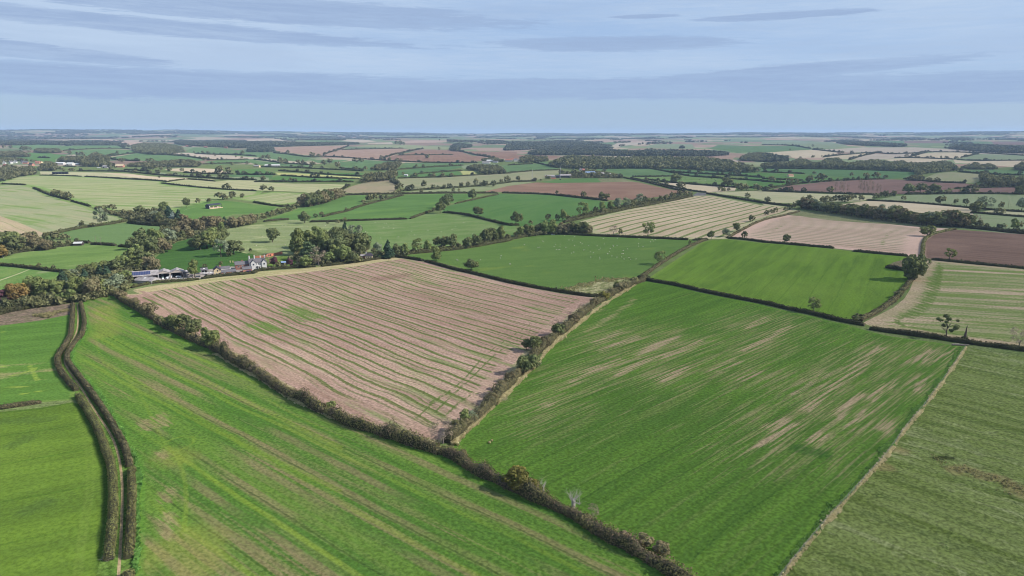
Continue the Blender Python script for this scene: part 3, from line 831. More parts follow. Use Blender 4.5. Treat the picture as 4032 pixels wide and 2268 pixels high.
field('large pink stubble field with long green wheel lines in the centre', 'pink_stubble', ('C2', 0, 70, 700, 300),
      ('B1', 1330, 930, 1600, 880, 1900, 845, 2200, 797, 2576, 765, 'B2', 0, 822, 400, 795, 800, 755, 1100, 715, 1300, 688, 1400, 674, 1500, 680, 1700, 708, 1850, 750, 2000, 782, 2100, 812, 2300, 868, 2576, 930, 'B3', 0, 925, 300, 985, 600, 1035, 800, 1062, 930, 1075, 840, 1130, 700, 1210, 'C2', 1290, 110, 1200, 170, 1140, 225, 1080, 285, 960, 370, 900, 450, 850, 520, 780, 600, 700, 670, 640, 730, 560, 800, 430, 795, 300, 755, 180, 720, 0, 650, 'C1', 1742, 630, 1600, 580, 1470, 500, 1330, 410, 1250, 360, 1140, 300, 1040, 250, 950, 210, 850, 170, 770, 120, 700, 80, 640, 42, 590, 10, 'B1', 1400, 960),
      marks={'mk': (('C2', 410, 690, 440, 660, 500, 605, 600, 535, 660, 485, 740, 385, 830, 315, 930, 250, 1050, 170, 1110, 150), ('C2', 510, 650, 620, 545, 700, 470, 800, 370, 900, 300, 1000, 240), ('C2', 570, 660, 640, 590, 700, 560, 790, 545), ('C2', 480, 610, 540, 565, 620, 550, 700, 555)),
             'mk2': (('B2', 1250, 890, 1500, 850),), 'mk3': (('C1', 1480, 90, 1600, 130), ('G2', 1300, 280, 1420, 330))})
field('dry pale grass margin between the farm hedge and the pink stubble', 'dry_margin', ('B2', 0, 830, 800, 760),
      ('B1', 1340, 918, 1600, 872, 1900, 838, 2200, 790, 2576, 760, 'B2', 0, 818, 400, 790, 800, 750, 1100, 712, 1300, 686, 1400, 672, 1480, 690, 1300, 712, 1000, 765, 700, 800, 400, 838, 0, 874, 'B1', 2576, 800, 2200, 835, 1900, 882, 1600, 925, 1500, 945))
field('broad green field with tan bare patches on the right', 'tan_green', ('C2', 1080, 500, 1737, 270),
      ('C2', 590, 815, 650, 755, 740, 670, 830, 580, 900, 510, 980, 430, 1050, 350, 1130, 280, 1200, 222, 1300, 142, 1400, 75, 1480, 30, 'B3', 1400, 908, 1450, 925, 1700, 960, 1900, 1020, 2200, 1080, 2576, 1150, 'B4', 0, 1005, 250, 1065, 450, 1108, 650, 1160, 750, 1180, 950, 1240, 1100, 1275, 1300, 1305, 1500, 1330, 1650, 1355, 1800, 1375, 'C3', 1495, 335, 1420, 440, 1300, 605, 1200, 725, 1100, 862, 1000, 972, 900, 1082, 800, 1192, 700, 1312, 590, 1449, 450, 1620, 280, 1900, 'C2', 2400, 1900, 2000, 1600, 1737, 1440, 1650, 1370, 1500, 1300, 1370, 1240, 1290, 1180, 1200, 1130, 1120, 1090, 1030, 1050, 950, 1010, 850, 970, 740, 930, 640, 870),
      marks={'mk': (('C2', 990, 395, 1100, 280, 1240, 170), ('C2', 1100, 300, 1270, 165, 1330, 140), ('C2', 1250, 260, 1420, 150, 1490, 95)),
             'mk2': (('C3', 490, 815, 560, 760, 640, 705), ('C3', 520, 715, 580, 685), ('C3', 650, 560, 740, 500, 800, 460), ('C3', 720, 635, 800, 570, 880, 500, 980, 420, 1080, 335), ('C3', 870, 670, 920, 610, 980, 560), ('C3', 920, 720, 990, 640), ('C3', 390, 490, 470, 450), ('C3', 1040, 590, 1140, 490), ('C3', 1240, 540, 1300, 490), ('C3', 730, 790, 780, 760),
                     ('C3', 0, 490, 120, 430), ('C3', 20, 385, 200, 300), ('C3', 270, 450, 380, 395), ('C3', 420, 240, 520, 190), ('C3', 400, 350, 640, 230), ('C3', 1200, 400, 1250, 370), ('C3', 1270, 400, 1330, 345), ('C3', 1350, 400, 1400, 355), ('C3', 1080, 735, 1130, 700),
                     ('C2', 1290, 310, 1410, 260), ('C2', 1400, 465, 1560, 385, 1730, 345), ('C2', 1180, 500, 1300, 430, 1420, 390), ('C2', 1600, 490, 1737, 430), ('C2', 1010, 640, 1080, 610), ('C2', 1310, 350, 1500, 280), ('C2', 1500, 370, 1700, 280)),
             'mk3': (('C3', 690, 830, 780, 850),)})
field('olive tussocky pasture right of the wire fence', 'pasture_right', ('C3', 1040, 1000, 1777, 1250),
      ('C3', 1495, 328, 1600, 350, 1777, 380, 2150, 440, 2150, 1950, 280, 1950, 450, 1620, 590, 1449, 700, 1312, 800, 1192, 900, 1082, 1000, 972, 1100, 862, 1200, 725, 1300, 605, 1420, 440),
      marks={'mk': (('G7', 1400, 770, 1440, 880, 1480, 960, 1530, 1080, 1560, 1130), ('G7', 1140, 330, 1040, 450, 850, 640, 800, 740, 680, 880, 630, 960), ('G7', 1070, 1290, 1065, 1230, 1100, 1180)),
             'mk2': (('G7', 1110, 790, 1220, 780, 1290, 840, 1400, 830, 1550, 950), ('G7', 760, 665, 780, 670), ('G7', 650, 770, 690, 770)), 'mk3': (('G7', 1000, 720, 1100, 715),)})
field('yellow green smooth field at the bottom left corner', 'bright_left', ('C1', 0, 900, 400, 830),
      ('C1', -400, 610, 0, 612, 200, 592, 370, 562, 410, 575, 450, 640, 500, 730, 535, 810, 560, 900, 560, 1050, 545, 1200, 530, 1350, 528, 1449, 510, 1800, -400, 1800),
      marks={'mk': (('C1', 385, 640, 430, 760, 450, 900, 440, 1050, 410, 1200, 380, 1449), ('C1', 400, 630, 460, 750, 485, 880, 470, 1050, 440, 1200, 410, 1449)), 'mk2': (('C1', 70, 780, 140, 745), ('C1', 150, 1110, 220, 1080), ('C1', 0, 660, 250, 650))})
field('green field with yellow streaks left of the lane', 'left_mid', ('C1', 60, 450, 250, 430),
      ('C1', -400, 220, 0, 166, 200, 141, 370, 106, 366, 200, 355, 250, 305, 318, 290, 350, 308, 405, 345, 458, 390, 505, 385, 550, 210, 562, 0, 602, -400, 635),
      marks={'mk': (('C1', 0, 380, 30, 378), ('C1', 40, 430, 130, 412, 190, 385), ('C1', 0, 490, 150, 480), ('C1', 80, 525, 240, 500), ('C1', 150, 370, 190, 450), ('C1', 0, 205, 90, 195))})
field('rough brown strip below the wood at the left edge', 'scrub_brown', ('C1', 0, 140, 360, 90),
      ('C1', -400, 160, 0, 105, 200, 80, 370, 55, 370, 112, 200, 146, 0, 172, -400, 230))
field('large striped green crop field with brown bands and yellow tramlines', 'main_green', ('C1', 560, 225, 1300, 570),
      ('C1', 425, 50, 480, 30, 545, 18, 590, 24, 640, 62, 720, 115, 800, 155, 860, 200, 1000, 262, 1110, 305, 1200, 360, 1330, 425, 1440, 505, 1540, 565, 1640, 608, 1742, 640, 'C2', 120, 715, 290, 760, 430, 815, 540, 850, 640, 905, 760, 962, 860, 1005, 950, 1045, 1050, 1090, 1150, 1130, 1250, 1195, 1380, 1275, 1500, 1340, 1600, 1405, 1737, 1490, 2000, 1660, 2100, 1950, 'C1', 690, 1900, 690, 1449, 695, 1300, 700, 1100, 702, 930, 690, 850, 640, 770, 590, 665, 530, 560, 470, 480, 395, 405, 358, 340, 372, 288, 415, 230, 438, 180, 432, 100),
      marks={'mk': (('C1', 525, 350, 700, 450, 880, 550, 1100, 690, 1400, 850, 1742, 1010), ('C1', 540, 362, 700, 460, 880, 562, 1100, 702, 1400, 865, 1742, 1030),
                     ('C1', 560, 220, 850, 350, 1100, 470, 1300, 570, 1742, 790), ('C1', 550, 232, 850, 363, 1100, 484, 1300, 586, 1742, 806),
                     ('C1', 520, 360, 640, 430, 730, 540, 790, 680, 840, 770, 890, 830, 930, 900, 950, 1000, 950, 1150, 930, 1230), ('C1', 840, 770, 900, 740, 980, 735, 1000, 755, 960, 790, 880, 820),
                     ('C1', 900, 830, 1050, 930, 1300, 1100, 1742, 1390), ('C1', 490, 240, 500, 300, 530, 350), ('C1', 470, 100, 560, 200), ('C1', 1000, 330, 1200, 440, 1480, 620, 1742, 740),
                     ('C1', 1040, 290, 1150, 300), ('C1', 700, 1449, 712, 1150, 712, 940, 695, 860, 640, 740)),
             'mk2': (('C1', 700, 1380, 850, 1320, 960, 1240, 1050, 1300, 1000, 1400), ('C1', 880, 830, 910, 850), ('C1', 530, 80, 560, 190, 530, 220)),
             'mk3': (('C1', 850, 1020, 855, 1060), ('C1', 820, 820, 840, 840), ('C1', 730, 660, 740, 700), ('C1', 810, 630, 830, 680), ('C1', 850, 1140, 850, 1250))})
LANE = ('C1', 362, 60, 366, 200, 352, 252, 300, 318, 284, 350, 300, 405, 340, 458, 385, 505, 375, 530, 430, 600, 480, 700, 515, 800, 545, 900, 548, 1050, 535, 1200, 515, 1350, 490, 1449, 480, 1800,
        690, 1800, 690, 1449, 697, 1300, 702, 1100, 704, 930, 690, 850, 640, 770, 590, 665, 530, 560, 470, 480, 395, 405, 358, 340, 372, 288, 415, 230, 438, 180, 432, 100, 425, 50)
field('grassy verge between the two lane hedges', 'verge', ('C1', 600, 1300, 605, 1400), LANE, name='verge')


def ribbon(line, w0):
    P = smooth_line(line, 2)
    d = np.gradient(P, axis=0)
    nrm = np.stack([-d[:, 1], d[:, 0]], 1) / np.maximum(1e-6, np.hypot(d[:, 0], d[:, 1]))[:, None]
    return np.concatenate([P + nrm * w0 / 2, (P - nrm * w0 / 2)[::-1]])


trk = G('C1', 600, 1600, 604, 1449, 612, 1350, 620, 1200, 626, 1000, 614, 870, 590, 780, 560, 715, 515, 650, 475, 590, 428, 510, 388, 450, 343, 390, 326, 345, 345, 285, 392, 212, 400, 140, 395, 60)
FIELDS.append(dict(label='worn earth track along the hedged lane', mat='track', guide=('C1', 600, 1449, 620, 1200), poly=ribbon(trk, .7), marks={}, name='track'))
field('concrete yard of the farm', 'yard', ('E1', 1000, 980, 1800, 930), ('E1', 300, 1000, 1060, 985, 1640, 935, 2000, 920, 2576, 870, 'E2', 300, 895, 520, 885, 1000, 830, 1400, 800, 1500, 660, 800, 640, 0, 740, 'E1', 2300, 720, 1700, 800, 900, 860, 300, 930), name='yard')
field('lawn and shrub beds of the farmhouse garden', 'garden', None, ('E2', 1480, 690, 2000, 640, 2576, 640, 2700, 330, 2300, 330, 1760, 400, 1600, 520))

# ------------------------------------------------------------------ ground: one seamless triangulation, cut into fields
t1 = time.time()
cx, cy = [], []


def addpts(x, y):
    cx.append(np.asarray(x, float).ravel())
    cy.append(np.asarray(y, float).ravel())


rng = np.random.default_rng(4)
u, v = np.meshgrid(np.arange(-60, 4093, 9.0), np.arange(1010, 2300, 9.0))
u = u + rng.uniform(-2, 2, u.shape)
addpts(*ground(u.ravel(), v.ravel()))
u, v = np.meshgrid(np.arange(-60, 4093, 16.0), np.concatenate([np.arange(562, 640, 3.0), np.arange(640, 1010, 7.0)]))
addpts(*ground(u.ravel(), v.ravel()))
u, v = np.meshgrid(np.concatenate([np.arange(-1300, -60, 70.0), np.arange(4100, 5400, 70.0)]), np.concatenate([np.arange(565, 800, 10.0), np.arange(800, 2400, 40.0)]))
addpts(*ground(u.ravel(), v.ravel()))
gx, gy = np.meshgrid(np.arange(-240, 241, 20.0), np.arange(-300, 110, 20.0))
addpts(gx, gy)
tharc = np.linspace(-.90, .90, 200)
addpts(R0 * np.sin(tharc), R0 * np.cos(tharc))
gx, gy = np.meshgrid(np.linspace(-900, 900, 20), [-600.0, -450.0])
addpts(gx, gy)
base = np.stack([np.concatenate(cx), np.concatenate(cy)], 1)
edges, verts = [], [base]
nv = len(base)
for f in FIELDS:
    P = f['poly']
    d0 = np.hypot(P[:, 0], P[:, 1]).mean()
    Q = densify(P, max(3.0, d0 * .02), True)
    f['dense'] = Q
    verts.append(Q)
    k = len(Q)
    edges += [(nv + i, nv + (i + 1) % k) for i in range(k)]
    nv += k
allv = np.concatenate(verts)
res = delaunay_2d_cdt([Vector((float(a), float(b))) for a, b in allv], edges, [], 0, 1e-4)
PV = np.array([(a.x, a.y) for a in res[0]])
PF = np.array(res[2], np.int32)
cen = PV[PF].mean(1)
owner = np.full(len(PF), -1)
for i, f in enumerate(FIELDS):
    Q = f['dense']
    lo_, hi_ = Q.min(0), Q.max(0)
    cand = np.where((cen[:, 0] >= lo_[0]) & (cen[:, 0] <= hi_[0]) & (cen[:, 1] >= lo_[1]) & (cen[:, 1] <= hi_[1]))[0]
    ins = inpoly(cen[cand, 0], cen[cand, 1], Q)
    owner[cand[ins]] = i
# drop slivers outside the wedge (the hull is convex, so nothing else is needed)
PZ = height(PV[:, 0], PV[:, 1])


def fattr(me, name, arr):
    a = me.attributes.new(name, 'FLOAT', 'POINT')
    a.data.foreach_set('value', np.ascontiguousarray(arr, np.float32))


def submesh(name, faces, f):
    idx, inv = np.unique(faces.ravel(), return_inverse=True)
    P = PV[idx]
    F = inv.reshape(-1, 3)
    # keep normals up
    a, b, c = P[F[:, 0]], P[F[:, 1]], P[F[:, 2]]
    flip = ((b[:, 0] - a[:, 0]) * (c[:, 1] - a[:, 1]) - (b[:, 1] - a[:, 1]) * (c[:, 0] - a[:, 0])) < 0
    F[flip] = F[flip][:, ::-1]
    V = np.column_stack([P, PZ[idx]])
    ang = 0.0
    fe = np.full(len(P), 60.0)
    if f is not None:
        if f['guide']:
            g = G(*f['guide'])
            ang = math.atan2(g[1, 1] - g[0, 1], g[1, 0] - g[0, 0])
        else:
            pp = f['poly']
            q = pp - pp.mean(0)
            ev, evec = np.linalg.eigh(q.T @ q)
            ang = math.atan2(evec[1, 1], evec[0, 1])
        ring = np.vstack([f['poly'], f['poly'][:1]])
        fe = np.minimum(segdist(P[:, 0], P[:, 1], ring), 60)
    fu = P[:, 0] * math.cos(ang) + P[:, 1] * math.sin(ang)
    fv = -P[:, 0] * math.sin(ang) + P[:, 1] * math.cos(ang)
    A = dict(fu=fu, fv=fv, fe=fe)
    if f is not None:
        for k, ls in f['marks'].items():
            d = np.full(len(P), 40.0)
            for l_ in ls:
                d = np.minimum(d, segdist(P[:, 0], P[:, 1], smooth_line(G(*l_), 2)))
            A[k] = d
    for k in ('mk', 'mk2', 'mk3'):
        if k not in A:
            A[k] = np.full(len(P), 40.0)
    return V, F, A


acc = []
for i, f in enumerate(FIELDS):
    faces = PF[owner == i]
    if not len(faces):
        continue
    V, F, A = submesh('f', faces, f)
    if f['label']:
        me = np_mesh(f['name'], V, F, [MF[f['mat']]], smooth=True)
        for k, a in A.items():
            fattr(me, k, a)
        tag(link(f['name'], me), f['label'], kind='structure')
    else:
        acc.append((V, F, A, f['mat']))
nb = 0
Vs, Fs, Mi, As, ml = [], [], [], {}, []
for V, F, A, mk in acc:
    if mk not in ml:
        ml.append(mk)
    Vs.append(V)
    Fs.append(F + nb)
    Mi.append(np.full(len(F), ml.index(mk)))
    nb += len(V)
    for k, a in A.items():
        As.setdefault(k, []).append(a)
me = np_mesh('farmland', np.concatenate(Vs), np.concatenate(Fs), [MF[k] for k in ml], np.concatenate(Mi), smooth=True)
for k, a in As.items():
    fattr(me, k, np.concatenate(a))
tag(link('farmland', me), 'distant patchwork of green, brown and straw fields', kind='structure')
print('ground', time.time() - t1, len(PF))

# far hills: polar sheet with a procedural patchwork
m, n, out = mat_base('hills')
P = n.new('ShaderNodeNewGeometry').outputs['Position']
vo = n.new('ShaderNodeTexVoronoi', feature='F1')
mp = n.new('ShaderNodeMapping')
mp.inputs['Scale'].default_value = (.0032, .0021, 0)
mp.inputs['Rotation'].default_value = (0, 0, .4)
n.put(mp.inputs[0], P)
dn = n.new('ShaderNodeTexNoise')
n.put(dn.inputs['Vector'], mp.outputs[0])
dn.inputs['Scale'].default_value = 1.5
va = n.new('ShaderNodeVectorMath', operation='ADD')
n.put(va.inputs[0], mp.outputs[0])
n.put(va.inputs[1], dn.outputs['Color'])
n.put(vo.inputs['Vector'], va.outputs[0])
vo.inputs['Scale'].default_value = 1.0
sp = n.new('ShaderNodeSeparateColor')
n.put(sp.inputs[0], vo.outputs['Color'])
cr = n.new('ShaderNodeValToRGB')
cr.color_ramp.interpolation = 'CONSTANT'
el_ = cr.color_ramp.elements
el_[0].position = 0
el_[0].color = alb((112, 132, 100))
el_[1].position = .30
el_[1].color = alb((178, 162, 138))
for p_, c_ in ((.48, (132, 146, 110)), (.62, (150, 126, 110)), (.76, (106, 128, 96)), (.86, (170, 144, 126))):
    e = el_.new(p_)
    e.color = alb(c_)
n.put(cr.inputs[0], sp.outputs[0])
fn_ = n.noise(P, .01, 3, .6)
col = n.mix(n.ss(fn_, .2, .8), cr.outputs[0], n.mix(.2, cr.outputs[0], (.1, .1, .05, 1)))
d = n.new('ShaderNodeBsdfDiffuse')
n.put(d.inputs[0], col)
n.l.new(d.outputs[0], out.inputs[0])
HILLS = m
V, F, A = submesh('ground', PF[owner == -1], None)
gm = (np.hypot(V[F].mean(1)[:, 0], V[F].mean(1)[:, 1]) > 2500).astype(int)
me = np_mesh('ground', V, F, [MF['ground'], HILLS], gm, smooth=True)
for k, a in A.items():
    fattr(me, k, a)
tag(link('ground', me), 'rough grass ground between and around the fields', kind='structure')
th = np.linspace(-.90, .90, 420)
rr = np.concatenate([[R0 - 25], np.geomspace(R0, FAR, 70)])
TH, RR = np.meshgrid(th, rr)
x, y = RR * np.sin(TH), RR * np.cos(TH)
z = height(x, y)
z[0] -= 3
idx = np.arange(TH.size).reshape(TH.shape)
Fq = np.stack([idx[:-1, :-1], idx[:-1, 1:], idx[1:, 1:], idx[1:, :-1]], -1).reshape(-1, 4)[:, ::-1]
me = np_mesh('hills', np.column_stack([x.ravel(), y.ravel(), z.ravel()]), Fq, [m], smooth=True)
tag(link('hills', me), 'low hazy hills along the horizon', kind='structure')

# ------------------------------------------------------------------ foliage
t1 = time.time()
LEAF = {}
for k_, a_, b_, tr_ in (('oak', (94, 98, 62), (70, 76, 50), .2), ('light', (106, 112, 66), (84, 94, 56), .22), ('scrub', (112, 102, 76), (84, 80, 58), .2),
                        ('willow', (116, 122, 96), (92, 100, 78), .22), ('conifer', (58, 74, 54), (44, 58, 46), .12), ('autumn', (120, 100, 58), (100, 90, 54), .22), ('twig', (128, 114, 98), (104, 92, 80), .2),
                        ('purple', (92, 62, 66), (66, 46, 52), .2), ('yellow', (188, 180, 40), (158, 156, 40), .25), ('tan', (150, 136, 98), (126, 116, 84), .25),
                        ('gold', (104, 100, 50), (84, 84, 44), .2), ('cedar', (92, 106, 70), (60, 76, 54), .12), ('blue', (120, 130, 120), (92, 104, 96), .2)):
    LEAF[k_] = mat_leaf('leaf_' + k_, alb(a_, .66), alb(b_, .66), tr_)
HEDGE = mat_leaf('hedge_leaf', alb((102, 102, 62), .78), alb((82, 78, 52), .78), .15, .22, .15)
HEDGE_BUSHY = mat_leaf('hedge_leaf_bushy', alb((106, 102, 64), .76), alb((94, 82, 68), .76), .15, .30, .15)
HEDGE_MID = mat_leaf('hedge_leaf_olive', alb((90, 92, 56), 1.0), alb((68, 66, 46), 1.0), .15, .2, .15)
TWIG_SHADE = mat_plain('hedge_twigs_gap_shade', alb((74, 72, 48), 1.1), .95, .2, 2)  # dark twig core, also paints the shade in gaps between leaf clumps
HEDGE_DARK = mat_leaf('hedge_leaf_dark', alb((80, 82, 52), 1.15), alb((60, 60, 42), 1.15), .12, .2, .15)
HEDGE_RED = mat_leaf('hedge_leaf_red', alb((100, 92, 68), .86), alb((84, 80, 56), .86), .15, .2, .15)
WOODM = mat_leaf('woodland_leaf', alb((110, 108, 74), .74), alb((70, 74, 52), .78), .2, .075, .1)
WOODF = mat_leaf('far_woodland_leaf', alb((90, 92, 68), .98), alb((62, 68, 52), 1.05), .15, .03, .1)
BARK = mat_plain('bark', alb((112, 100, 86)), .95, .2, 3)
BARK_PALE = mat_plain('bark_pale', alb((196, 188, 176)), .9, .12, 3)
BARK_GREY = mat_plain('bark_grey', alb((150, 138, 130)), .95, .15, 3)


def quads_from(C, N, size, rng):
    """leaf-clump quads centred at C, facing N, with sizes"""
    n = len(C)
    N = N / np.maximum(1e-9, np.linalg.norm(N, axis=1))[:, None]
    R = rng.normal(size=(n, 3))
    U = np.cross(N, R)
    U /= np.maximum(1e-9, np.linalg.norm(U, axis=1))[:, None]
    Vv = np.cross(N, U)
    s = size[:, None]
    asp = rng.uniform(.6, 1.0, n)[:, None]
    q = np.stack([C - U * s - Vv * s * asp, C + U * s - Vv * s * asp * .6, C + U * s * .8 + Vv * s * asp, C - U * s * .7 + Vv * s * asp * .9], 1)
    return q.reshape(-1, 3), np.arange(4 * n, dtype=np.int32).reshape(-1, 4)


def cloud(seed, lobes, N, leaf, up=.25):
    """points on the outside of a set of lobes (c, r) -> leaf quads in unit-tree space"""
    rng = np.random.default_rng(seed)
    C = np.array([l[0] for l in lobes], float)
    Rr = np.array([l[1] for l in lobes], float)
    if Rr.ndim == 1:
        Rr = np.repeat(Rr[:, None], 3, 1)
    wgt = (Rr.prod(1)) ** .667
    M = int(N * 2.2)
    i = rng.choice(len(C), M, p=wgt / wgt.sum())
    d = rng.normal(size=(M, 3))
    d[:, 2] += up
    d /= np.linalg.norm(d, axis=1)[:, None]
    p = C[i] + Rr[i] * d * rng.uniform(.78, 1.1, M)[:, None]
    keep = np.ones(M, bool)
    for j in range(len(C)):
        q = np.linalg.norm((p - C[j]) / Rr[j], axis=1)
        keep &= ~((q < .72) & (i != j))
    keep &= p[:, 2] > .01
    p, d = p[keep][:N], d[keep][:N]
    nrm = d + rng.normal(size=d.shape) * .34
    return quads_from(p, nrm, leaf * rng.uniform(.6, 1.3, len(p)), rng)


def crown_lobes(seed, kind):
    r = random.Random(seed)
    L = []
    if kind in ('round', 'wide', 'tall'):
        zc, rx, rz = {'round': (.53, .36, .36), 'wide': (.55, .42, .33), 'tall': (.53, .29, .40)}[kind]
        L.append(((0, 0, zc), (rx * .8, rx * .8, rz * .85)))
        for _ in range(17):
            a, b = r.uniform(0, 6.283), r.uniform(-.85, 1)
            k = math.sqrt(max(0, 1 - b * b))
            q = r.uniform(.11, .19)
            L.append(((math.cos(a) * k * rx * r.uniform(.75, 1.05), math.sin(a) * k * rx * r.uniform(.75, 1.05), zc + b * rz * r.uniform(.8, 1.0)), (q, q, q * .85)))
    elif kind == 'airy':
        for _ in range(22):
            a, b = r.uniform(0, 6.283), r.uniform(-.95, 1)
            k = math.sqrt(max(0, 1 - b * b * .8))
            q = r.uniform(.09, .16)
            L.append(((math.cos(a) * k * .36, math.sin(a) * k * .36, .60 + b * .34), (q, q, q * .8)))
    elif kind == 'tufts':
        for _ in range(13):
            a, b = r.uniform(0, 6.283), r.uniform(-.9, 1)
            k = math.sqrt(max(0, 1 - b * b * .7))
            q = r.uniform(.05, .095)
            L.append(((math.cos(a) * k * .40, math.sin(a) * k * .40, .62 + b * .33), (q * 1.3, q * 1.3, q * .8)))
    elif kind == 'shrub':
        L.append(((0, 0, .45), (.36, .36, .42)))
        for _ in range(14):
            a, b = r.uniform(0, 6.283), r.uniform(-.6, 1)
            k = math.sqrt(max(0, 1 - b * b))
            q = r.uniform(.12, .2)
            L.append(((math.cos(a) * k * .33, math.sin(a) * k * .33, .45 + b * .38), (q, q, q)))
    elif kind == 'conifer':
        for j in range(16):
            t = j / 15
            w_ = .30 * (1 - t) ** .8 + .03
            a = r.uniform(0, 6.283)
            L.append(((math.cos(a) * w_ * .35, math.sin(a) * w_ * .35, .12 + .85 * t), (w_, w_, .075)))
    elif kind == 'cedar':
        for j in range(8):
            t = j / 7
            z = .28 + .66 * t
            for _ in range(3):
                a = r.uniform(0, 6.283)
                w_ = (.30 - .16 * t) * r.uniform(.8, 1.1)
                L.append(((math.cos(a) * .2 * (1.1 - .6 * t), math.sin(a) * .2 * (1.1 - .6 * t), z + r.uniform(-.02, .02)), (w_, w_, .035)))
    return L


def trunk_mb(seed, kind):
    r = random.Random(seed)
    b = MB()
    top = {'conifer': .9, 'cedar': .85, 'shrub': .4}.get(kind, .55)
    w_ = .028 if kind != 'shrub' else .02
    b.tube([(0, 0, -.03), (.004, 0, .12), (.01, .006, top * .6), (0, .01, top)], [w_ * 1.35, w_, w_ * .75, w_ * .4], 6)
    if kind in ('round', 'wide', 'tall', 'airy', 'tufts'):
        for _ in range(9 if kind in ('airy', 'tufts') else 5):
            a = r.uniform(0, 6.283)
            z0 = r.uniform(.22, .5)
            L = r.uniform(.22, .38)
            z1 = z0 + r.uniform(.12, .34)
            b.tube([(0, 0, z0), (math.cos(a) * L * .5, math.sin(a) * L * .5, z0 + (z1 - z0) * .6), (math.cos(a) * L, math.sin(a) * L, z1)], [w_ * .55, w_ * .35, w_ * .12], 4)
    return b


def bare_branches(seed, style='dead'):
    """recursive branch skeleton in unit-tree space: (limbs MB, twigs MB)"""
    r = random.Random(seed)
    limbs, twigs = MB(), MB()

    def grow(p, d, L, rad_, depth):
        pts, rr = [p], [rad_]
        q, dd = Vector(p), Vector(d)
        for k in range(3):
            dd = (dd + Vector((r.uniform(-.25, .25), r.uniform(-.25, .25), r.uniform(-.05, .22)))).normalized()
            q = q + dd * L / 3
            pts.append(tuple(q))
            rr.append(rad_ * (1 - .25 * (k + 1)))
        (limbs if depth < 2 else twigs).tube(pts, rr, 5 if depth < 2 else 3)
        if depth >= 4:
            return
        nk = {0: 5, 1: 4, 2: 4, 3: 2}[depth]
        for k in range(nk):
            t = r.uniform(.45, 1.0)
            i = min(2, int(t * 3))
            s = Vector(pts[i]).lerp(Vector(pts[i + 1]), t * 3 - i)
            a = r.uniform(0, 6.283)
            side = Vector((math.cos(a), math.sin(a), r.uniform(-.1, .5)))
            nd = (dd * r.uniform(.5, .9) + side * r.uniform(.55, .9)).normalized()
            grow(tuple(s), nd, L * r.uniform(.55, .78), rr[i + 1] * .62, depth + 1)
    if style == 'pollard':
        limbs.tube([(0, 0, -.04), (.01, 0, .12), (.0, .01, .26), (.0, 0, .36)], [.085, .07, .075, .07], 8)
        for k in range(9):
            a = 2 * math.pi * k / 9 + r.uniform(-.3, .3)
            dd = Vector((math.cos(a) * .55, math.sin(a) * .55, 1.0)).normalized()
            grow((math.cos(a) * .04, math.sin(a) * .04, r.uniform(.28, .36)), dd, r.uniform(.22, .3), .02, 1)
        grow((.05, 0, .3), Vector((1, .05, .06)), .34, .026, 1)
        grow((.34, .02, .33), Vector((.1, 0, 1)), .3, .018, 1)
    elif style == 'snag':
        grow((0, 0, -.03), Vector((.05, 0, 1)), .45, .062, 0)
        grow((0, 0, .1), Vector((-.5, .1, .8)), .34, .036, 1)
        grow((0, 0, .15), Vector((.55, -.2, .8)), .34, .036, 1)
    elif style == 'poplar':
        limbs.tube([(0, 0, -.03), (0, 0, .5), (.01, 0, 1.0)], [.02, .012, .003], 5)
        for k in range(24):
            z = .15 + .8 * k / 24
            a = r.uniform(0, 6.283)
            grow((0, 0, z), Vector((math.cos(a) * .5, math.sin(a) * .5, 1)).normalized(), .2 * (1.15 - z), .006, 2)
    else:
        grow((0, 0, -.03), Vector((0, 0, 1)), .42, .035, 0)
    return limbs, twigs


_CM, _TM = {}, {}
SHAPE = {'oak': ('round', 'wide'), 'light': ('round', 'tall'), 'scrub': ('shrub', 'round'), 'willow': ('round', 'airy'), 'conifer': ('conifer',), 'autumn': ('round', 'wide'),
         'purple': ('round',), 'yellow': ('shrub',), 'tan': ('shrub',), 'gold': ('round',), 'cedar': ('cedar',), 'blue': ('conifer',)}
CODE = {'o': 'oak', 'l': 'light', 's': 'scrub', 'w': 'willow', 'c': 'conifer', 'a': 'autumn', 'p': 'purple', 'y': 'yellow', 't': 'tan', 'g': 'gold', 'd': 'cedar', 'B': 'blue'}
ADJ = {'o': 'dark green', 'l': 'olive green', 's': 'brownish', 'w': 'grey-green', 'c': 'dark conifer', 'a': 'orange-brown', 'p': 'purple-leaved', 'y': 'bright yellow',
       't': 'tan leafy', 'g': 'golden olive', 'd': 'flat-layered cedar', 'x': 'bare branched', 'v': 'thinly tufted', 'L': 'open-crowned', 'P': 'tall bare', 'D': 'dead white', 'B': 'bluish conifer', 'O': 'pollarded dead'}
NAME = {'c': 'conifer_tree', 'd': 'cedar_tree', 'w': 'willow_tree', 'x': 'bare_tree', 'P': 'bare_tree', 'D': 'dead_tree', 'O': 'dead_tree', 'B': 'conifer_tree', 'o': 'oak_tree'}


def crown_mesh(kind, shape, var, N, leaf):
    k = (kind, shape, var, N)
    if k not in _CM:
        V, F = cloud(hash((shape, var, 3)) % 9999 if False else var * 131 + len(shape) * 17, crown_lobes(var * 77 + len(shape), shape), N, leaf, .35)
        _CM[k] = np_mesh('crown_' + kind, V, F, [LEAF[kind]])
    return _CM[k]


def trunk_mesh(shape, var, mat):
    k = (shape, var, mat.name)
    if k not in _TM:
        o = trunk_mb(var * 31 + 5, shape).build('trunk', mat)
        _TM[k] = o.data
        bpy.data.objects.remove(o)
    return _TM[k]


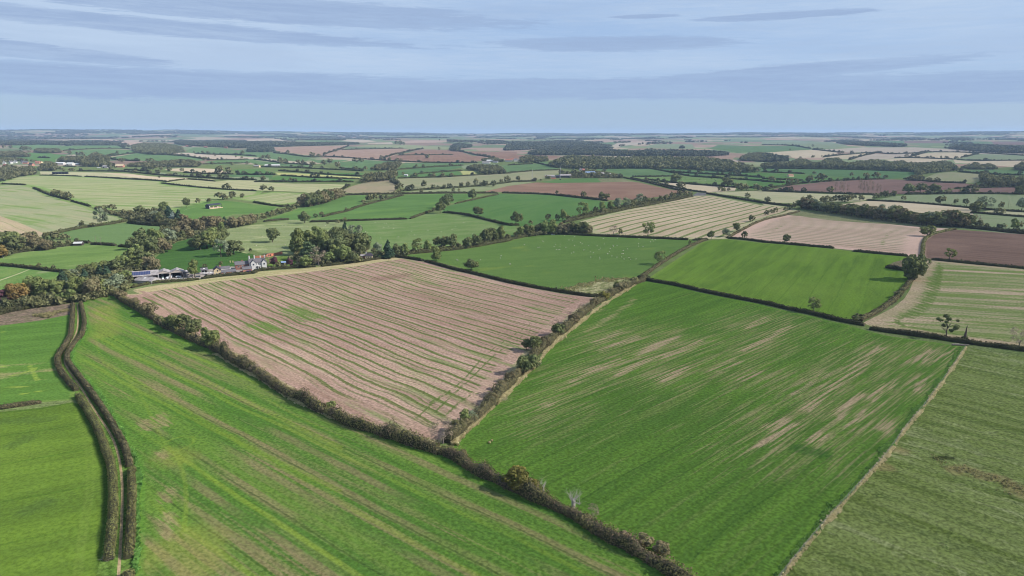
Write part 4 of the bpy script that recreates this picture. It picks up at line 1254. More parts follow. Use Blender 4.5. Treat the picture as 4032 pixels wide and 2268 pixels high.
def bare_mesh(style, var, mat):
    k = ('bare', style, var, mat.name)
    if k not in _TM:
        a, b = bare_branches(var * 13 + 2, style)
        o1, o2 = a.build('trunk', mat), b.build('branches', mat)
        _TM[k] = (o1.data, o2.data)
        bpy.data.objects.remove(o1)
        bpy.data.objects.remove(o2)
    return _TM[k]


TREES = []      # dict(x, y, h, w, code, cl, hp)
TR = random.Random(11)


def trees(cluster, z, items, wide=.92):
    """items: (x, base y, height in zoom pixels, code[, width ratio])"""
    s = ZOOM[z][2]
    p = np.array([(ZOOM[z][0] + t[0] * s, ZOOM[z][1] + t[1] * s) for t in items])
    X, Y = ground(p[:, 0], p[:, 1])
    for t, a, x, y in zip(items, p, X, Y):
        d = math.hypot(x, y, CAMH - gz(x, y))
        hp = t[2] * s
        # a crown seen from above covers more rows than its height alone
        dep = (CAMH - gz(x, y)) / d
        h = hp * d / FOC / (math.sqrt(1 - dep * dep) + .35 * dep)
        wr = t[4] if len(t) > 4 else wide
        if any(k in cluster for k in (' wood', 'copse', 'grove', 'clump', 'belt', 'spinney', 'strip')):
            h, wr = h * 1.05, wr * 1.22
        TREES.append(dict(x=x, y=y, h=h, w=h * wr, code=t[3], cl=cluster, hp=hp, u=a[0]))



# ---- every tree, read off the photograph
trees('in the wood at the left edge', 'B1', [(40, 520, 150, 'o'), (110, 515, 150, 'l'), (170, 545, 140, 'o'), (240, 525, 120, 's'), (300, 505, 140, 's'), (330, 450, 100, 'o'), (380, 520, 110, 's'), (430, 515, 100, 's'), (480, 522, 90, 's'), (540, 512, 70, 's'), (30, 600, 100, 'a'), (90, 580, 80, 'o'), (-60, 560, 150, 'o'), (-120, 520, 150, 's'), (10, 450, 90, 's'), (90, 430, 80, 'o')])
trees('on the hedge left of the mown rows', 'B1', [(460, 410, 60, 'o'), (560, 410, 70, 's', 1.3), (640, 415, 55, 's', 1.3), (690, 420, 45, 's'), (825, 290, 60, 'o'), (930, 292, 45, 's', 1.5), (1020, 275, 150, 'w')])
trees('beside the little white shed', 'B1', [(610, 482, 55, 'w'), (685, 468, 55, 'w'), (775, 452, 48, 'w')])
trees('in the spinney beyond the mown rows', 'B1', [(1040, 120, 45, 's', 1.4), (1125, 132, 62, 'o', 1.2), (1250, 178, 60, 'l'), (1310, 178, 58, 'l'), (1400, 172, 85, 'o'), (1480, 172, 65, 'o'), (1550, 155, 55, 'l'), (1655, 145, 98, 'l'), (1560, 235, 90, 'w'), (1700, 220, 125, 'c'), (1740, 235, 85, 'B', 1.0), (1800, 235, 105, 'c'), (1850, 250, 85, 's'), (1390, 235, 60, 's'), (1450, 240, 62, 's'), (1515, 240, 72, 'B', .9), (1600, 245, 90, 'o'), (1650, 235, 62, 'a'), (1330, 225, 50, 's'), (1180, 165, 45, 's', 1.3)])
trees('beside the round barn meadow', 'B1', [(1870, 92, 92, 'o'), (1990, 62, 58, 'l'), (2095, 42, 42, 's', 1.3), (2250, 15, 60, 'o'), (2330, 10, 65, 'o'), (2430, 0, 45, 's')])
trees('in the long stream wood', 'B1', [(1350, 515, 115, 'o'), (1430, 475, 145, 'o'), (1500, 570, 175, 'o'), (1560, 510, 185, 'l'), (1620, 530, 120, 's'), (1700, 445, 130, 'w'), (1770, 410, 115, 's'), (1760, 310, 65, 'a'), (1640, 330, 62, 'a'), (1880, 405, 112, 's'), (1850, 340, 120, 's'), (1930, 330, 112, 's'), (2000, 340, 122, 's'), (2060, 305, 112, 's'), (2130, 310, 122, 's'), (2190, 300, 112, 's'), (2230, 340, 85, 'l'), (2260, 290, 95, 'c'), (2330, 300, 112, 's'), (2400, 290, 95, 's'), (2470, 270, 100, 's'), (2530, 250, 95, 's'), (1680, 540, 90, 's'), (1420, 560, 110, 'o'), (1650, 450, 110, 'o'), (1820, 420, 90, 'o')])
trees('in the clump on the dark meadow', 'B1', [(2010, 520, 145, 'o'), (2080, 510, 185, 'l'), (2140, 490, 185, 'l'), (2180, 480, 165, 'o'), (2240, 430, 125, 'o'), (2220, 590, 160, 'w', .75), (2350, 565, 135, 'o', 1.1), (2300, 585, 60, 's'), (2430, 545, 50, 's'), (1970, 520, 110, 'o')])
trees('in the wood left of the barns', 'B1', [(1380, 600, 115, 'l'), (1320, 650, 122, 'l'), (1440, 670, 145, 'o'), (1500, 712, 122, 's'), (1550, 725, 110, 's'), (1260, 712, 112, 'l'), (1210, 700, 102, 'l'), (1180, 750, 122, 'o'), (1110, 730, 92, 'o'), (1050, 730, 92, 'l'), (990, 738, 82, 'o'), (1080, 815, 122, 'c', .9), (1010, 800, 112, 'c', .9), (930, 750, 92, 'l'), (880, 770, 92, 'o'), (850, 825, 102, 'c', .9), (740, 840, 102, 'w'), (640, 880, 135, 'c', .9), (690, 860, 112, 'o'), (810, 725, 55, 'c', .8), (800, 790, 92, 'o'), (1260, 850, 112, 'l'), (1300, 860, 82, 'o'), (1180, 880, 112, 'w'), (1230, 905, 92, 'w'), (1340, 720, 100, 'o'), (1420, 720, 90, 'l')])
trees('in the wood below the patchy meadow', 'B1', [(30, 1070, 135, 'p'), (140, 1060, 165, 'a'), (260, 1020, 155, 'a'), (330, 930, 125, 'l'), (400, 1010, 175, 'l'), (470, 1010, 165, 'l'), (560, 1010, 155, 'l'), (630, 990, 145, 'l'), (700, 970, 122, 'w'), (770, 990, 175, 'l'), (850, 990, 165, 'l'), (930, 990, 175, 's'), (1000, 970, 145, 'l'), (720, 1050, 112, 'l'), (620, 1050, 92, 'l'), (500, 1070, 82, 'l'), (400, 1070, 72, 'l'), (300, 1080, 72, 'l'), (200, 1090, 72, 'l'), (100, 1100, 65, 'o'), (1080, 950, 122, 'w'), (1150, 940, 112, 'w'), (-60, 1100, 130, 'p'), (-50, 1130, 80, 'o'), (30, 1130, 60, 'o'), (860, 1040, 80, 'o'), (940, 1020, 80, 'o'), (1040, 990, 70, 'o')])
trees('along the meadow hedge at left', 'B1', [(395, 700, 46, 'c', .9), (310, 697, 30, 's'), (465, 708, 26, 's'), (540, 718, 48, 's')])
trees('among the farm buildings', 'B1', [(1955, 795, 165, 'l', .8), (2055, 697, 40, 'o', 1.3), (2215, 672, 46, 's'), (2515, 542, 42, 's'), (1550, 830, 40, 'o')])
trees('in the tall garden copse', 'B2', [(450, 650, 240, 'l', .75), (520, 580, 185, 'l'), (600, 620, 215, 'l', .8), (660, 520, 165, 'l'), (700, 640, 205, 'l', .8), (560, 700, 180, 'd', .95), (530, 775, 125, 'l', .85), (740, 620, 155, 'l'), (800, 580, 210, 'o', .8), (860, 550, 190, 'o', .85), (850, 650, 215, 'o', .8), (920, 630, 205, 'o', .8), (920, 490, 170, 'c', .6), (1020, 490, 150, 'w', .9), (980, 625, 205, 'o', .8), (1060, 615, 195, 'o', .8), (1105, 625, 200, 'o', .7), (830, 715, 180, 'l', .75), (900, 730, 185, 'l', .75), (770, 735, 120, 'l'), (955, 600, 72, 'a', .8), (980, 730, 130, 'o'), (1060, 650, 120, 'o'), (700, 740, 90, 'o'), (1045, 720, 72, 'p', 1.1), (650, 755, 175, 'x', .8), (620, 740, 110, 'o')])
trees('in the farmhouse garden', 'B2', [(380, 705, 62, 'y', 1.6), (365, 765, 88, 'p', .8), (130, 775, 125, 'x', .8), (200, 765, 105, 'p', .9), (240, 775, 72, 'l'), (300, 780, 55, 'l', 1.3), (440, 775, 60, 'o', 1.3)])
trees('beside the cream cottage', 'B2', [(1205, 645, 75, 'y', .8), (1250, 630, 118, 'w', .8), (1350, 680, 185, 'c', .95), (1440, 650, 125, 'o'), (1520, 650, 118, 'l')])
trees('along the top of the sheep field', 'B2', [(1640, 632, 155, 'L', .85), (1600, 615, 45, 'c', .7), (1745, 618, 118, 'l'), (1830, 708, 152, 'l', .9), (1840, 570, 115, 'o'), (1920, 580, 138, 'o', .8), (2000, 590, 160, 'o', .8), (2065, 588, 62, 'o'), (2150, 580, 128, 'o'), (2230, 565, 138, 'o'), (2330, 530, 168, 'o', .9), (2390, 520, 158, 'o', .9), (2480, 500, 158, 'l', .8), (2430, 510, 90, 'o'), (1880, 590, 50, 's', 1.3)])
trees('on the hedge above the pink stubble', 'B2', [(2180, 800, 125, 'o', 1.35)])
trees('standing alone on the hummocky pasture', 'B2', [(185, 520, 148, 'o', 1.05)])
trees('along the hedges behind the garden copse', 'B2', [(510, 328, 108, 'o', .85), (740, 335, 28, 's'), (835, 340, 48, 's'), (620, 272, 42, 's'), (680, 260, 50, 'w'), (915, 320, 50, 'c')])
trees('in the hedge gap beyond the paler foot', 'B2', [(1870, 230, 128, 'o', .85), (1920, 175, 135, 'o', .9), (1960, 135, 112, 'o'), (1800, 218, 50, 'o'), (2195, 98, 125, 'o', .8)])
trees('on the even green field', 'B2', [(2250, 258, 108, 'o', 1.1)])
trees('along the hedge below the strip of trees', 'B2', [(1160, 112, 82, 'w'), (1215, 107, 72, 'w'), (1280, 97, 58, 'w'), (1100, 132, 42, 'w'), (1420, 62, 66, 'w', .7), (1460, 52, 58, 'w', .7), (1330, 87, 42, 'c'), (925, 202, 36, 'w', .6)])
trees('in the dark strip of trees', 'B2', [(500, 165, 122, 's'), (550, 165, 122, 'o'), (600, 155, 132, 'o'), (650, 145, 132, 'o'), (690, 135, 132, 's'), (730, 125, 128, 'o'), (770, 110, 122, 's'), (810, 95, 112, 's'), (850, 75, 98, 's'), (890, 64, 62, 's'), (480, 160, 60, 's'), (570, 120, 90, 'o'), (660, 95, 80, 'o')])
trees('in the pale willow scrub line', 'B2', [(30, 312, 72, 'w'), (90, 292, 72, 'o'), (140, 272, 62, 't'), (190, 257, 62, 't'), (240, 242, 62, 't'), (290, 232, 62, 't'), (340, 214, 57, 't'), (390, 204, 62, 't'), (430, 188, 74, 't'), (0, 322, 82, 'w'), (115, 285, 50, 't'), (165, 265, 50, 't'), (215, 250, 50, 't'), (265, 238, 50, 't'), (315, 224, 50, 't'), (365, 210, 48, 't')])
trees('in the grove left of the cream rows', 'B3', [(130, 465, 98, 'l'), (190, 455, 115, 'o'), (235, 445, 94, 'l'), (270, 438, 84, 'o'), (320, 438, 115, 'o'), (390, 438, 135, 'l'), (450, 438, 135, 'l'), (540, 438, 115, 's'), (600, 438, 115, 's'), (650, 438, 122, 'o'), (700, 438, 115, 'o'), (760, 437, 125, 'o'), (810, 437, 95, 's'), (225, 345, 48, 's'), (500, 440, 90, 's'), (570, 440, 80, 's')])
trees('beside the foot of the even green field', 'B3', [(80, 348, 140, 'o', .95), (400, 302, 74, 'w'), (550, 304, 110, 'l'), (500, 303, 74, 'l'), (600, 300, 60, 'w')])
trees('in the tree line above the cream rows', 'B3', [(750, 275, 160, 'L', .9), (880, 238, 82, 'l'), (940, 220, 115, 'l', .7), (960, 232, 62, 'o'), (1030, 208, 104, 'l', .65), (1105, 194, 125, 'w', .8), (1190, 178, 104, 'w'), (1240, 163, 82, 's'), (1320, 138, 104, 'w'), (1370, 133, 82, 'l'), (1460, 133, 72, 'o'), (1530, 123, 72, 'o'), (1590, 113, 82, 'l'), (1650, 93, 82, 'w'), (1720, 78, 82, 'w'), (1780, 63, 62, 'l'), (1830, 53, 52, 'l'), (1270, 150, 70, 'o'), (1410, 125, 60, 's')])
trees('on the hedge below the red brown plough', 'B3', [(945, 98, 88, 'o'), (1000, 93, 72, 'x'), (760, 72, 72, 'x'), (490, 38, 42, 'x')])
trees('on the hedge below the cream rows', 'B3', [(1060, 443, 95, 'x', 1.1), (1130, 443, 72, 'x'), (1405, 463, 158, 'L', .95)])
trees('on the corner hedges beside the cream rows', 'B3', [(2040, 493, 90, 'o'), (2190, 463, 88, 'w'), (2290, 413, 92, 'o'), (2450, 313, 72, 'o', 1.1), (2375, 478, 78, 'o', .85), (2405, 83, 62, 'o'), (1825, 557, 62, 'L', .6)])
trees('on the brown hedge right of the sheep', 'B3', [(1525, 743, 138, 'L', 1.0)])
trees('on the tussocky corner hedge', 'B3', [(1390, 903, 62, 's', 1.6), (1270, 935, 74, 's', 1.4), (1170, 975, 74, 'l', 1.4), (1090, 998, 84, 'l', 1.2), (1060, 1040, 60, 's', 1.5), (980, 1080, 60, 's', 1.5)])
bl = [(350, 162), (900, 240), (1480, 310), (1795, 326)]
belt = []
for i in range(34):
    t = i / 33 * 1445 + 350
    yb = np.interp(t, [b[0] for b in bl], [b[1] for b in bl])
    belt.append((t, yb + TR.uniform(-4, 4), (88 if t < 900 else 112) * TR.uniform(.8, 1.12), TR.choice('ossoow')))
trees('in the long belt of trees', 'B4', belt, 1.05)
trees('behind the left end of the belt', 'B4', [(530, 103, 48, 'o'), (570, 103, 52, 'o'), (610, 105, 45, 'l'), (650, 100, 58, 'l'), (700, 100, 62, 'o'), (790, 98, 62, 'o'), (750, 104, 62, 'y', .9), (420, 95, 55, 'w'), (360, 100, 45, 'w')])
trees('along the road hedge right of the cream rows', 'B4', [(50, 113, 58, 'o', 1.15), (280, 153, 52, 'o'), (245, 168, 52, 'o'), (120, 198, 52, 'l'), (80, 208, 46, 'l'), (40, 218, 52, 'l'), (205, 183, 42, 'l')])
trees('at the hedge meeting above the pale stubble', 'B4', [(870, 88, 48, 'o', 1.3), (1000, 73, 48, 'o', 1.2), (1040, 63, 48, 'c'), (1090, 63, 62, 'c'), (1150, 58, 58, 'o'), (1240, 83, 34, 'w', 1.3)])
trees('along the hedges at the upper right', 'B4', [(1575, 118, 68, 'o', 1.2), (1705, 118, 42, 'l'), (1790, 128, 52, 'o'), (1880, 200, 95, 'o', 1.1), (1960, 175, 110, 'w', 1.2), (2100, 153, 52, 'c', .8), (2080, 213, 54, 'o', 1.5), (2280, 173, 94, 'w')])
trees('along the hedge above the purple plough', 'B4', [(1910, 333, 62, 'o', 1.2), (1970, 333, 42, 's'), (1880, 303, 78, 'x'), (2105, 343, 48, 'w', 1.5), (2210, 343, 78, 'l'), (2260, 343, 64, 'l'), (2360, 345, 70, 'l')])
trees('at the corner of the pink rows', 'B4', [(1450, 403, 90, 'l', 1.35), (215, 463, 78, 'o', .95)])
trees('at the right corner of the lime field', 'B4', [(1340, 785, 215, 'o', .95), (1295, 700, 120, 'o', .9), (1300, 795, 120, 'o'), (1390, 705, 110, 'o')])
trees('on the hedge below the purple plough', 'B4', [(1645, 613, 92, 'L', 1.0)])
trees('on the hedge below the lime field', 'B4', [(455, 1068, 122, 'L', 1.05), (830, 1140, 62, 's', 1.6), (1190, 940, 65, 's', 1.3), (1230, 900, 50, 's')])
trees('on the hedge of the right edge stubble', 'B4', [(1615, 1292, 195, 'v', .9), (2260, 1375, 155, 'x', 1.0), (1130, 980, 42, 'x')])
trees('in the bushy hedge of the pink stubble', 'C1', [(690, 70, 42, 's', 1.2), (620, 38, 42, 's', 1.3), (770, 122, 66, 's', 1.1), (740, 105, 52, 's'), (870, 190, 74, 'l', 1.05), (930, 205, 92, 'o', 1.1), (1000, 225, 86, 'o', 1.05), (1050, 250, 66, 'l'), (1092, 292, 100, 'l', 1.05), (1140, 290, 52, 'D', .8), (830, 160, 40, 's', 1.3), (1270, 395, 48, 's', 1.3), (1300, 420, 50, 'x', 1.3), (1400, 480, 50, 's', 1.2), (1500, 545, 42, 's', 1.2), (1690, 605, 55, 'l', 1.1), (1240, 355, 40, 's', 1.3), (1460, 515, 35, 's', 1.4), (1640, 600, 40, 's', 1.3)])
trees('on the hedge between the two green crops', 'C2', [(920, 1030, 120, 'g', 1.3), (985, 1050, 85, 'g', 1.1), (1040, 1040, 95, 'D', .85), (1187, 1122, 140, 'O', .95), (1285, 1172, 75, 'x', .9), (640, 880, 50, 's', 1.4), (740, 945, 55, 's', 1.3), (1250, 1190, 50, 's', 1.4), (1540, 1300, 60, 's', 1.5), (1620, 1340, 60, 's', 1.5), (1440, 1280, 50, 's', 1.4)])
trees('on the hedge corner of three fields', 'C2', [(548, 802, 122, 'x', 1.1), (620, 745, 62, 'o', 1.3), (660, 705, 74, 'l', 1.1), (695, 690, 52, 'w', 1.3)])
trees('on the brown hedge beside the pink stubble', 'C2', [(940, 462, 96, 'o', 1.0), (985, 445, 96, 'o', 1.0), (1000, 352, 84, 'o', 1.0), (960, 345, 62, 'o'), (1050, 332, 64, 's'), (1115, 275, 66, 'o', 1.1), (1100, 265, 80, 'x', .6), (880, 500, 55, 's', 1.2), (840, 540, 52, 's', 1.2), (790, 600, 50, 's', 1.2), (1230, 165, 50, 'x', 1.2), (1190, 215, 50, 's', 1.3), (1340, 100, 45, 'g', 1.4), (1290, 130, 40, 's', 1.3), (1420, 60, 55, 's', 1.3)])
trees('along the field hedges below the big wood', 'A3', [(1690, 613, 92, 'o', 1.05), (1740, 673, 72, 'o', 1.2), (1385, 598, 42, 'o'), (1445, 613, 32, 'o'), (1510, 628, 42, 'o'), (1585, 638, 42, 'o'), (1930, 518, 78, 'o', .8), (2205, 653, 92, 'o', 1.1), (2330, 693, 82, 'o'), (2380, 693, 72, 'o'), (2130, 698, 52, 's'), (2170, 700, 45, 's'), (2215, 693, 32, 's'), (2500, 693, 68, 'o', 1.1)])
trees('in the row below the beige field', 'A2', [(1590, 683, 62, 'w'), (1705, 663, 82, 'o', .8), (1800, 683, 62, 'o'), (1850, 678, 42, 's'), (1910, 673, 52, 'o'), (2085, 653, 52, 'o'), (2150, 645, 52, 'w'), (2230, 633, 72, 'o', .8), (2320, 650, 72, 'o'), (2400, 650, 68, 'o'), (2480, 615, 44, 's'), (2540, 605, 68, 'o', .8), (1470, 693, 82, 'o'), (1430, 690, 60, 's'), (1680, 716, 52, 'w'), (2000, 702, 42, 's'), (2060, 702, 36, 's'), (1530, 690, 40, 's')])
trees('in the row below the beige field', 'A3', [(100, 593, 58, 'o'), (5, 602, 62, 'o')])
trees('on the pale striped field', 'A2', [(100, 703, 66, 'o'), (175, 698, 52, 'o')])
trees('on the far upland ploughs', 'A2', [(1740, 368, 46, 'o', 1.4), (1280, 372, 38, 'o'), (1360, 397, 48, 'o'), (1440, 397, 38, 'o'), (1480, 397, 32, 'o'), (1860, 282, 30, 'o'), (1430, 232, 42, 'o'), (1470, 232, 44, 'o'), (1500, 232, 34, 'o'), (340, 322, 42, 's'), (230, 317, 28, 's'), (820, 302, 34, 's'), (885, 282, 32, 's')])
trees('dotted over the far green fields', 'A2', [(1630, 463, 38, 'o'), (1700, 458, 38, 'o'), (1120, 492, 48, 'o'), (1020, 492, 52, 'o'), (1500, 532, 32, 'o'), (1620, 558, 54, 'o', 1.2), (1800, 558, 48, 'o', 1.2), (1890, 558, 52, 'o', 1.2), (1980, 553, 44, 'o', 1.3), (840, 458, 64, 'o'), (760, 418, 54, 'o', 1.3), (700, 448, 64, 'o'), (590, 458, 58, 'o', 1.2), (270, 423, 70, 'o'), (320, 428, 58, 'o'), (440, 423, 48, 'o'), (490, 423, 44, 'o'), (140, 388, 58, 'o'), (90, 373, 44, 'o'), (585, 363, 64, 'o'), (650, 353, 34, 'o', 1.3), (1030, 403, 44, 's', 2.2), (1080, 403, 36, 's', 1.6), (90, 593, 52, 'o', 1.2), (300, 603, 38, 's'), (370, 603, 44, 's'), (2300, 485, 40, 'o'), (1390, 540, 70, 'o'), (1190, 490, 44, 'o')])
trees('on the brown plough at the right', 'A4', [(1440, 708, 94, 'o', 1.25), (1555, 693, 84, 'o', 1.2), (1695, 703, 84, 'o', 1.3), (1830, 707, 44, 'o', 1.4), (1965, 702, 44, 'o', 1.3), (2100, 703, 58, 'o', 1.2), (2530, 718, 84, 'o'), (1840, 662, 16, 'o', 1.6), (665, 698, 68, 'o', 1.1), (2090, 648, 42, 'o'), (2040, 653, 36, 'o')])
trees('in the bare row on the brown plough', 'A4', [(720, 703, 115, 'P', .3), (770, 703, 118, 'P', .3), (800, 703, 115, 'P', .3), (840, 703, 95, 'P', .3), (960, 713, 130, 'P', .3), (1000, 713, 135, 'P', .3), (1040, 713, 130, 'P', .3), (1080, 713, 115, 'P', .3), (1130, 713, 105, 'P', .3), (1160, 708, 84, 'P', .3)])
trees('on the long green field at the right', 'A4', [(880, 543, 44, 'o'), (1030, 553, 54, 'o', 1.2), (1120, 558, 58, 'w', 1.3), (1210, 563, 38, 's', 1.2), (265, 628, 80, 'o'), (340, 613, 54, 'o'), (470, 603, 80, 'o'), (580, 593, 80, 'o', 1.3), (100, 588, 54, 'o', 1.4), (180, 598, 32, 'o'), (745, 573, 22, 's'), (515, 513, 28, 's', 1.4), (1640, 593, 42, 'o', 1.4), (1720, 593, 42, 'o', 1.4), (1500, 575, 50, 'o'), (1550, 578, 40, 'o')])
trees('on the far cream slopes', 'A4', [(790, 312, 28, 'o', 1.4), (885, 307, 24, 'o', 1.4), (1280, 317, 22, 'o', 1.4), (1420, 342, 22, 'o', 1.6), (1660, 357, 24, 'o'), (1760, 357, 22, 'o'), (1805, 357, 22, 'o'), (1910, 367, 28, 'o', 1.4), (500, 353, 24, 'o', 1.6), (590, 342, 14, 'o'), (380, 357, 18, 'o', 1.6), (275, 282, 18, 'o'), (200, 230, 16, 'o'), (500, 245, 22, 'w')])
trees('on the far left green slopes', 'A1', [(700, 330, 40, 'o'), (780, 345, 40, 'w'), (830, 347, 44, 'o', 1.3), (230, 300, 48, 'o'), (290, 305, 15, 'o', 2), (110, 270, 30, 'o'), (40, 262, 30, 'o'), (265, 280, 35, 'w'), (300, 282, 28, 'o'), (1180, 323, 28, 'o'), (1120, 337, 22, 'o'), (1225, 410, 45, 'o', 1.2), (1520, 410, 45, 'o', 1.3), (1480, 405, 35, 'o'), (1640, 410, 25, 's'), (1720, 405, 30, 's'), (1830, 440, 65, 'o', .9), (1480, 490, 65, 'o', 1.1), (1550, 495, 60, 'w', 1.1), (1700, 500, 50, 'w', 1.1), (1620, 490, 45, 'w'), (1825, 500, 35, 'w', 1.2), (2210, 515, 75, 'w', 1.1), (2300, 520, 70, 'w', .9), (2220, 580, 60, 'w', 1.1), (1120, 485, 70, 'o', 1.0), (1590, 520, 40, 's', 1.4), (1605, 562, 22, 'o', 1.2), (1360, 515, 34, 'o', 1.4), (1700, 545, 30, 's', 1.4), (2060, 390, 40, 'o', 1.2), (2440, 335, 45, 'o'), (2430, 370, 32, 'o'), (2130, 440, 40, 's'), (2330, 440, 40, 's'), (2480, 430, 34, 's'), (1850, 303, 16, 'o', 1.4), (1950, 312, 18, 'o'), (2035, 317, 26, 'o'), (2085, 317, 26, 'o', 1.3), (1825, 342, 28, 'o', 1.2), (1875, 352, 24, 'o'), (1960, 360, 22, 'o'), (1770, 340, 16, 'o'), (2160, 345, 18, 'o'), (2370, 355, 20, 'o'), (2290, 675, 62, 'o', 1.2), (2240, 672, 40, 'w', .9), (550, 745, 60, 'l', 1.2), (600, 755, 60, 'l', 1.2), (690, 775, 72, 'l', 1.2), (640, 762, 45, 'o', 1.4), (2200, 780, 70, 'o', 1.3), (2340, 750, 55, 'o', 1.3), (2260, 785, 50, 'o', 1.4), (2440, 742, 28, 'o', 1.3), (2540, 585, 36, 's'), (2455, 580, 40, 's')])
trees('round the farmstead by the radio mast', 'A3', [(540, 535, 60, 's', 1.3), (600, 545, 55, 'o', 1.2), (660, 530, 55, 's', 1.2), (740, 545, 62, 's', 1.2), (860, 505, 34, 'o', 1.6), (965, 500, 34, 'o', 1.6), (760, 560, 55, 'o', 1.2), (850, 560, 55, 'w', 1.2), (900, 560, 60, 'w', 1.2), (800, 560, 40, 'o', 1.3), (945, 560, 50, 'o', 1.1), (1015, 565, 44, 'c', 1.1), (1080, 565, 50, 'o', 1.3), (1125, 565, 52, 'o', 1.2), (400, 575, 42, 'o', 1.6), (110, 590, 30, 's'), (690, 560, 60, 'o', 1.3), (790, 500, 38, 's', 1.4), (330, 590, 18, 's', 1.6)])
NWORD = ['zeroth', 'first', 'second', 'third', 'fourth', 'fifth', 'sixth', 'seventh', 'eighth', 'ninth', 'tenth', 'eleventh', 'twelfth', 'thirteenth', 'fourteenth', 'fifteenth', 'sixteenth', 'seventeenth', 'eighteenth', 'nineteenth', 'twentieth',
         'twenty-first', 'twenty-second', 'twenty-third', 'twenty-fourth', 'twenty-fifth', 'twenty-sixth', 'twenty-seventh', 'twenty-eighth', 'twenty-ninth', 'thirtieth']
KIND_N = {'s': 'scrub tree', 'c': 'tree', 'B': 'tree', 'd': 'tree', 't': 'bush', 'y': 'bush'}

TREES.sort(key=lambda t: -t['hp'])
NEAR, REST = TREES[:300], TREES[300:]
groups = {}
for t in NEAR:
    groups.setdefault((t['cl'], t['code']), []).append(t)
for (cl, code), L in groups.items():
    L.sort(key=lambda t: t['u'])
    kn = KIND_N.get(code, 'tree')
    for i, t in enumerate(L):
        if len(L) == 1:
            t['label'] = f'{ADJ[code]} {kn} {cl}'
        elif i == 0:
            t['label'] = f'leftmost {ADJ[code]} {kn} {cl}'
        elif i == len(L) - 1:
            t['label'] = f'rightmost {ADJ[code]} {kn} {cl}'
        else:
            t['label'] = f'{NWORD[i + 1]} {ADJ[code]} {kn} from left {cl}'


def place_tree(t):
    code = t['code']
    var = TR.randrange(3)
    z = gz(t['x'], t['y'])
    name = NAME.get(code, 'broadleaf_tree' if code not in 'styg' else ('bush' if code in 'sty' else 'oak_tree'))
    hi = t['hp'] > 34
    root = empty(name, (t['x'], t['y'], z), TR.uniform(0, 6.28), t['label'], 'bush' if code in 'ty' else 'tree', 'trees ' + t['cl'])
    root.scale = (t['w'], t['w'], t['h'])
    if code in 'xPDO':
        mat = BARK_PALE if code in 'DO' else BARK_GREY
        a, b = bare_mesh({'x': 'dead', 'D': 'snag', 'P': 'poplar', 'O': 'pollard'}[code], var if code != 'O' else 1, mat)
        link('trunk', a, root)
        link('branches', b, root)
        if code in 'xP':
            link('crown', crown_mesh('twig', 'airy', var, 620, .020), root)
        return
    kind, shape = {'v': ('oak', 'tufts'), 'L': ('light', 'airy')}.get(code, (CODE.get(code), None))
    if shape is None:
        shape = TR.choice(SHAPE[kind])
    N = 1500 if t['hp'] > 60 else (1000 if hi else 520)
    leaf = .036 if t['hp'] > 60 else (.044 if hi else .058)
    if shape in ('airy', 'tufts'):
        N, leaf = int(N * .8), leaf * .8
    link('crown', crown_mesh(kind, shape, var, N, leaf), root)
    link('trunk', trunk_mesh(shape, var, BARK_PALE if code == 'a' else BARK), root)


for t in NEAR:
    place_tree(t)
print('trees', len(TREES), time.time() - t1)

# ------------------------------------------------------------------ woods and far trees as joined masses
_LOW = []
for i in range(6):
    _LOW.append(cloud(900 + i, crown_lobes(900 + i, 'round' if i % 2 else 'shrub'), 90, .105, .35))
_TINY = []
for i in range(4):
    _TINY.append(cloud(950 + i, [((0, 0, .5), (.42, .42, .5)), ((.15, .1, .6), (.25, .25, .3)), ((-.2, -.1, .5), (.22, .22, .3))], 26, .2, .4))


def mass(name, label, spots, mat, tiny=False, parent=None):
    """spots: array x, y, w, h -> one mesh of many crowns"""
    src = _TINY if tiny else _LOW
    Vs, Fs, nb = [], [], 0
    r = np.random.default_rng(len(spots))
    for (x, y, w_, h_) in spots:
        V, F = src[r.integers(len(src))]
        a = r.uniform(0, 6.28)
        c_, s_ = math.cos(a), math.sin(a)
        Q = np.column_stack([(V[:, 0] * c_ - V[:, 1] * s_) * w_ + x, (V[:, 0] * s_ + V[:, 1] * c_) * w_ + y, V[:, 2] * h_ + gz(x, y) - .2])
        Vs.append(Q)
        Fs.append(F + nb)
        nb += len(Q)
    o = link(name, np_mesh(name, np.concatenate(Vs), np.concatenate(Fs), [mat]))
    return tag(o, label, 'wood' if parent is None else None, kind='stuff')


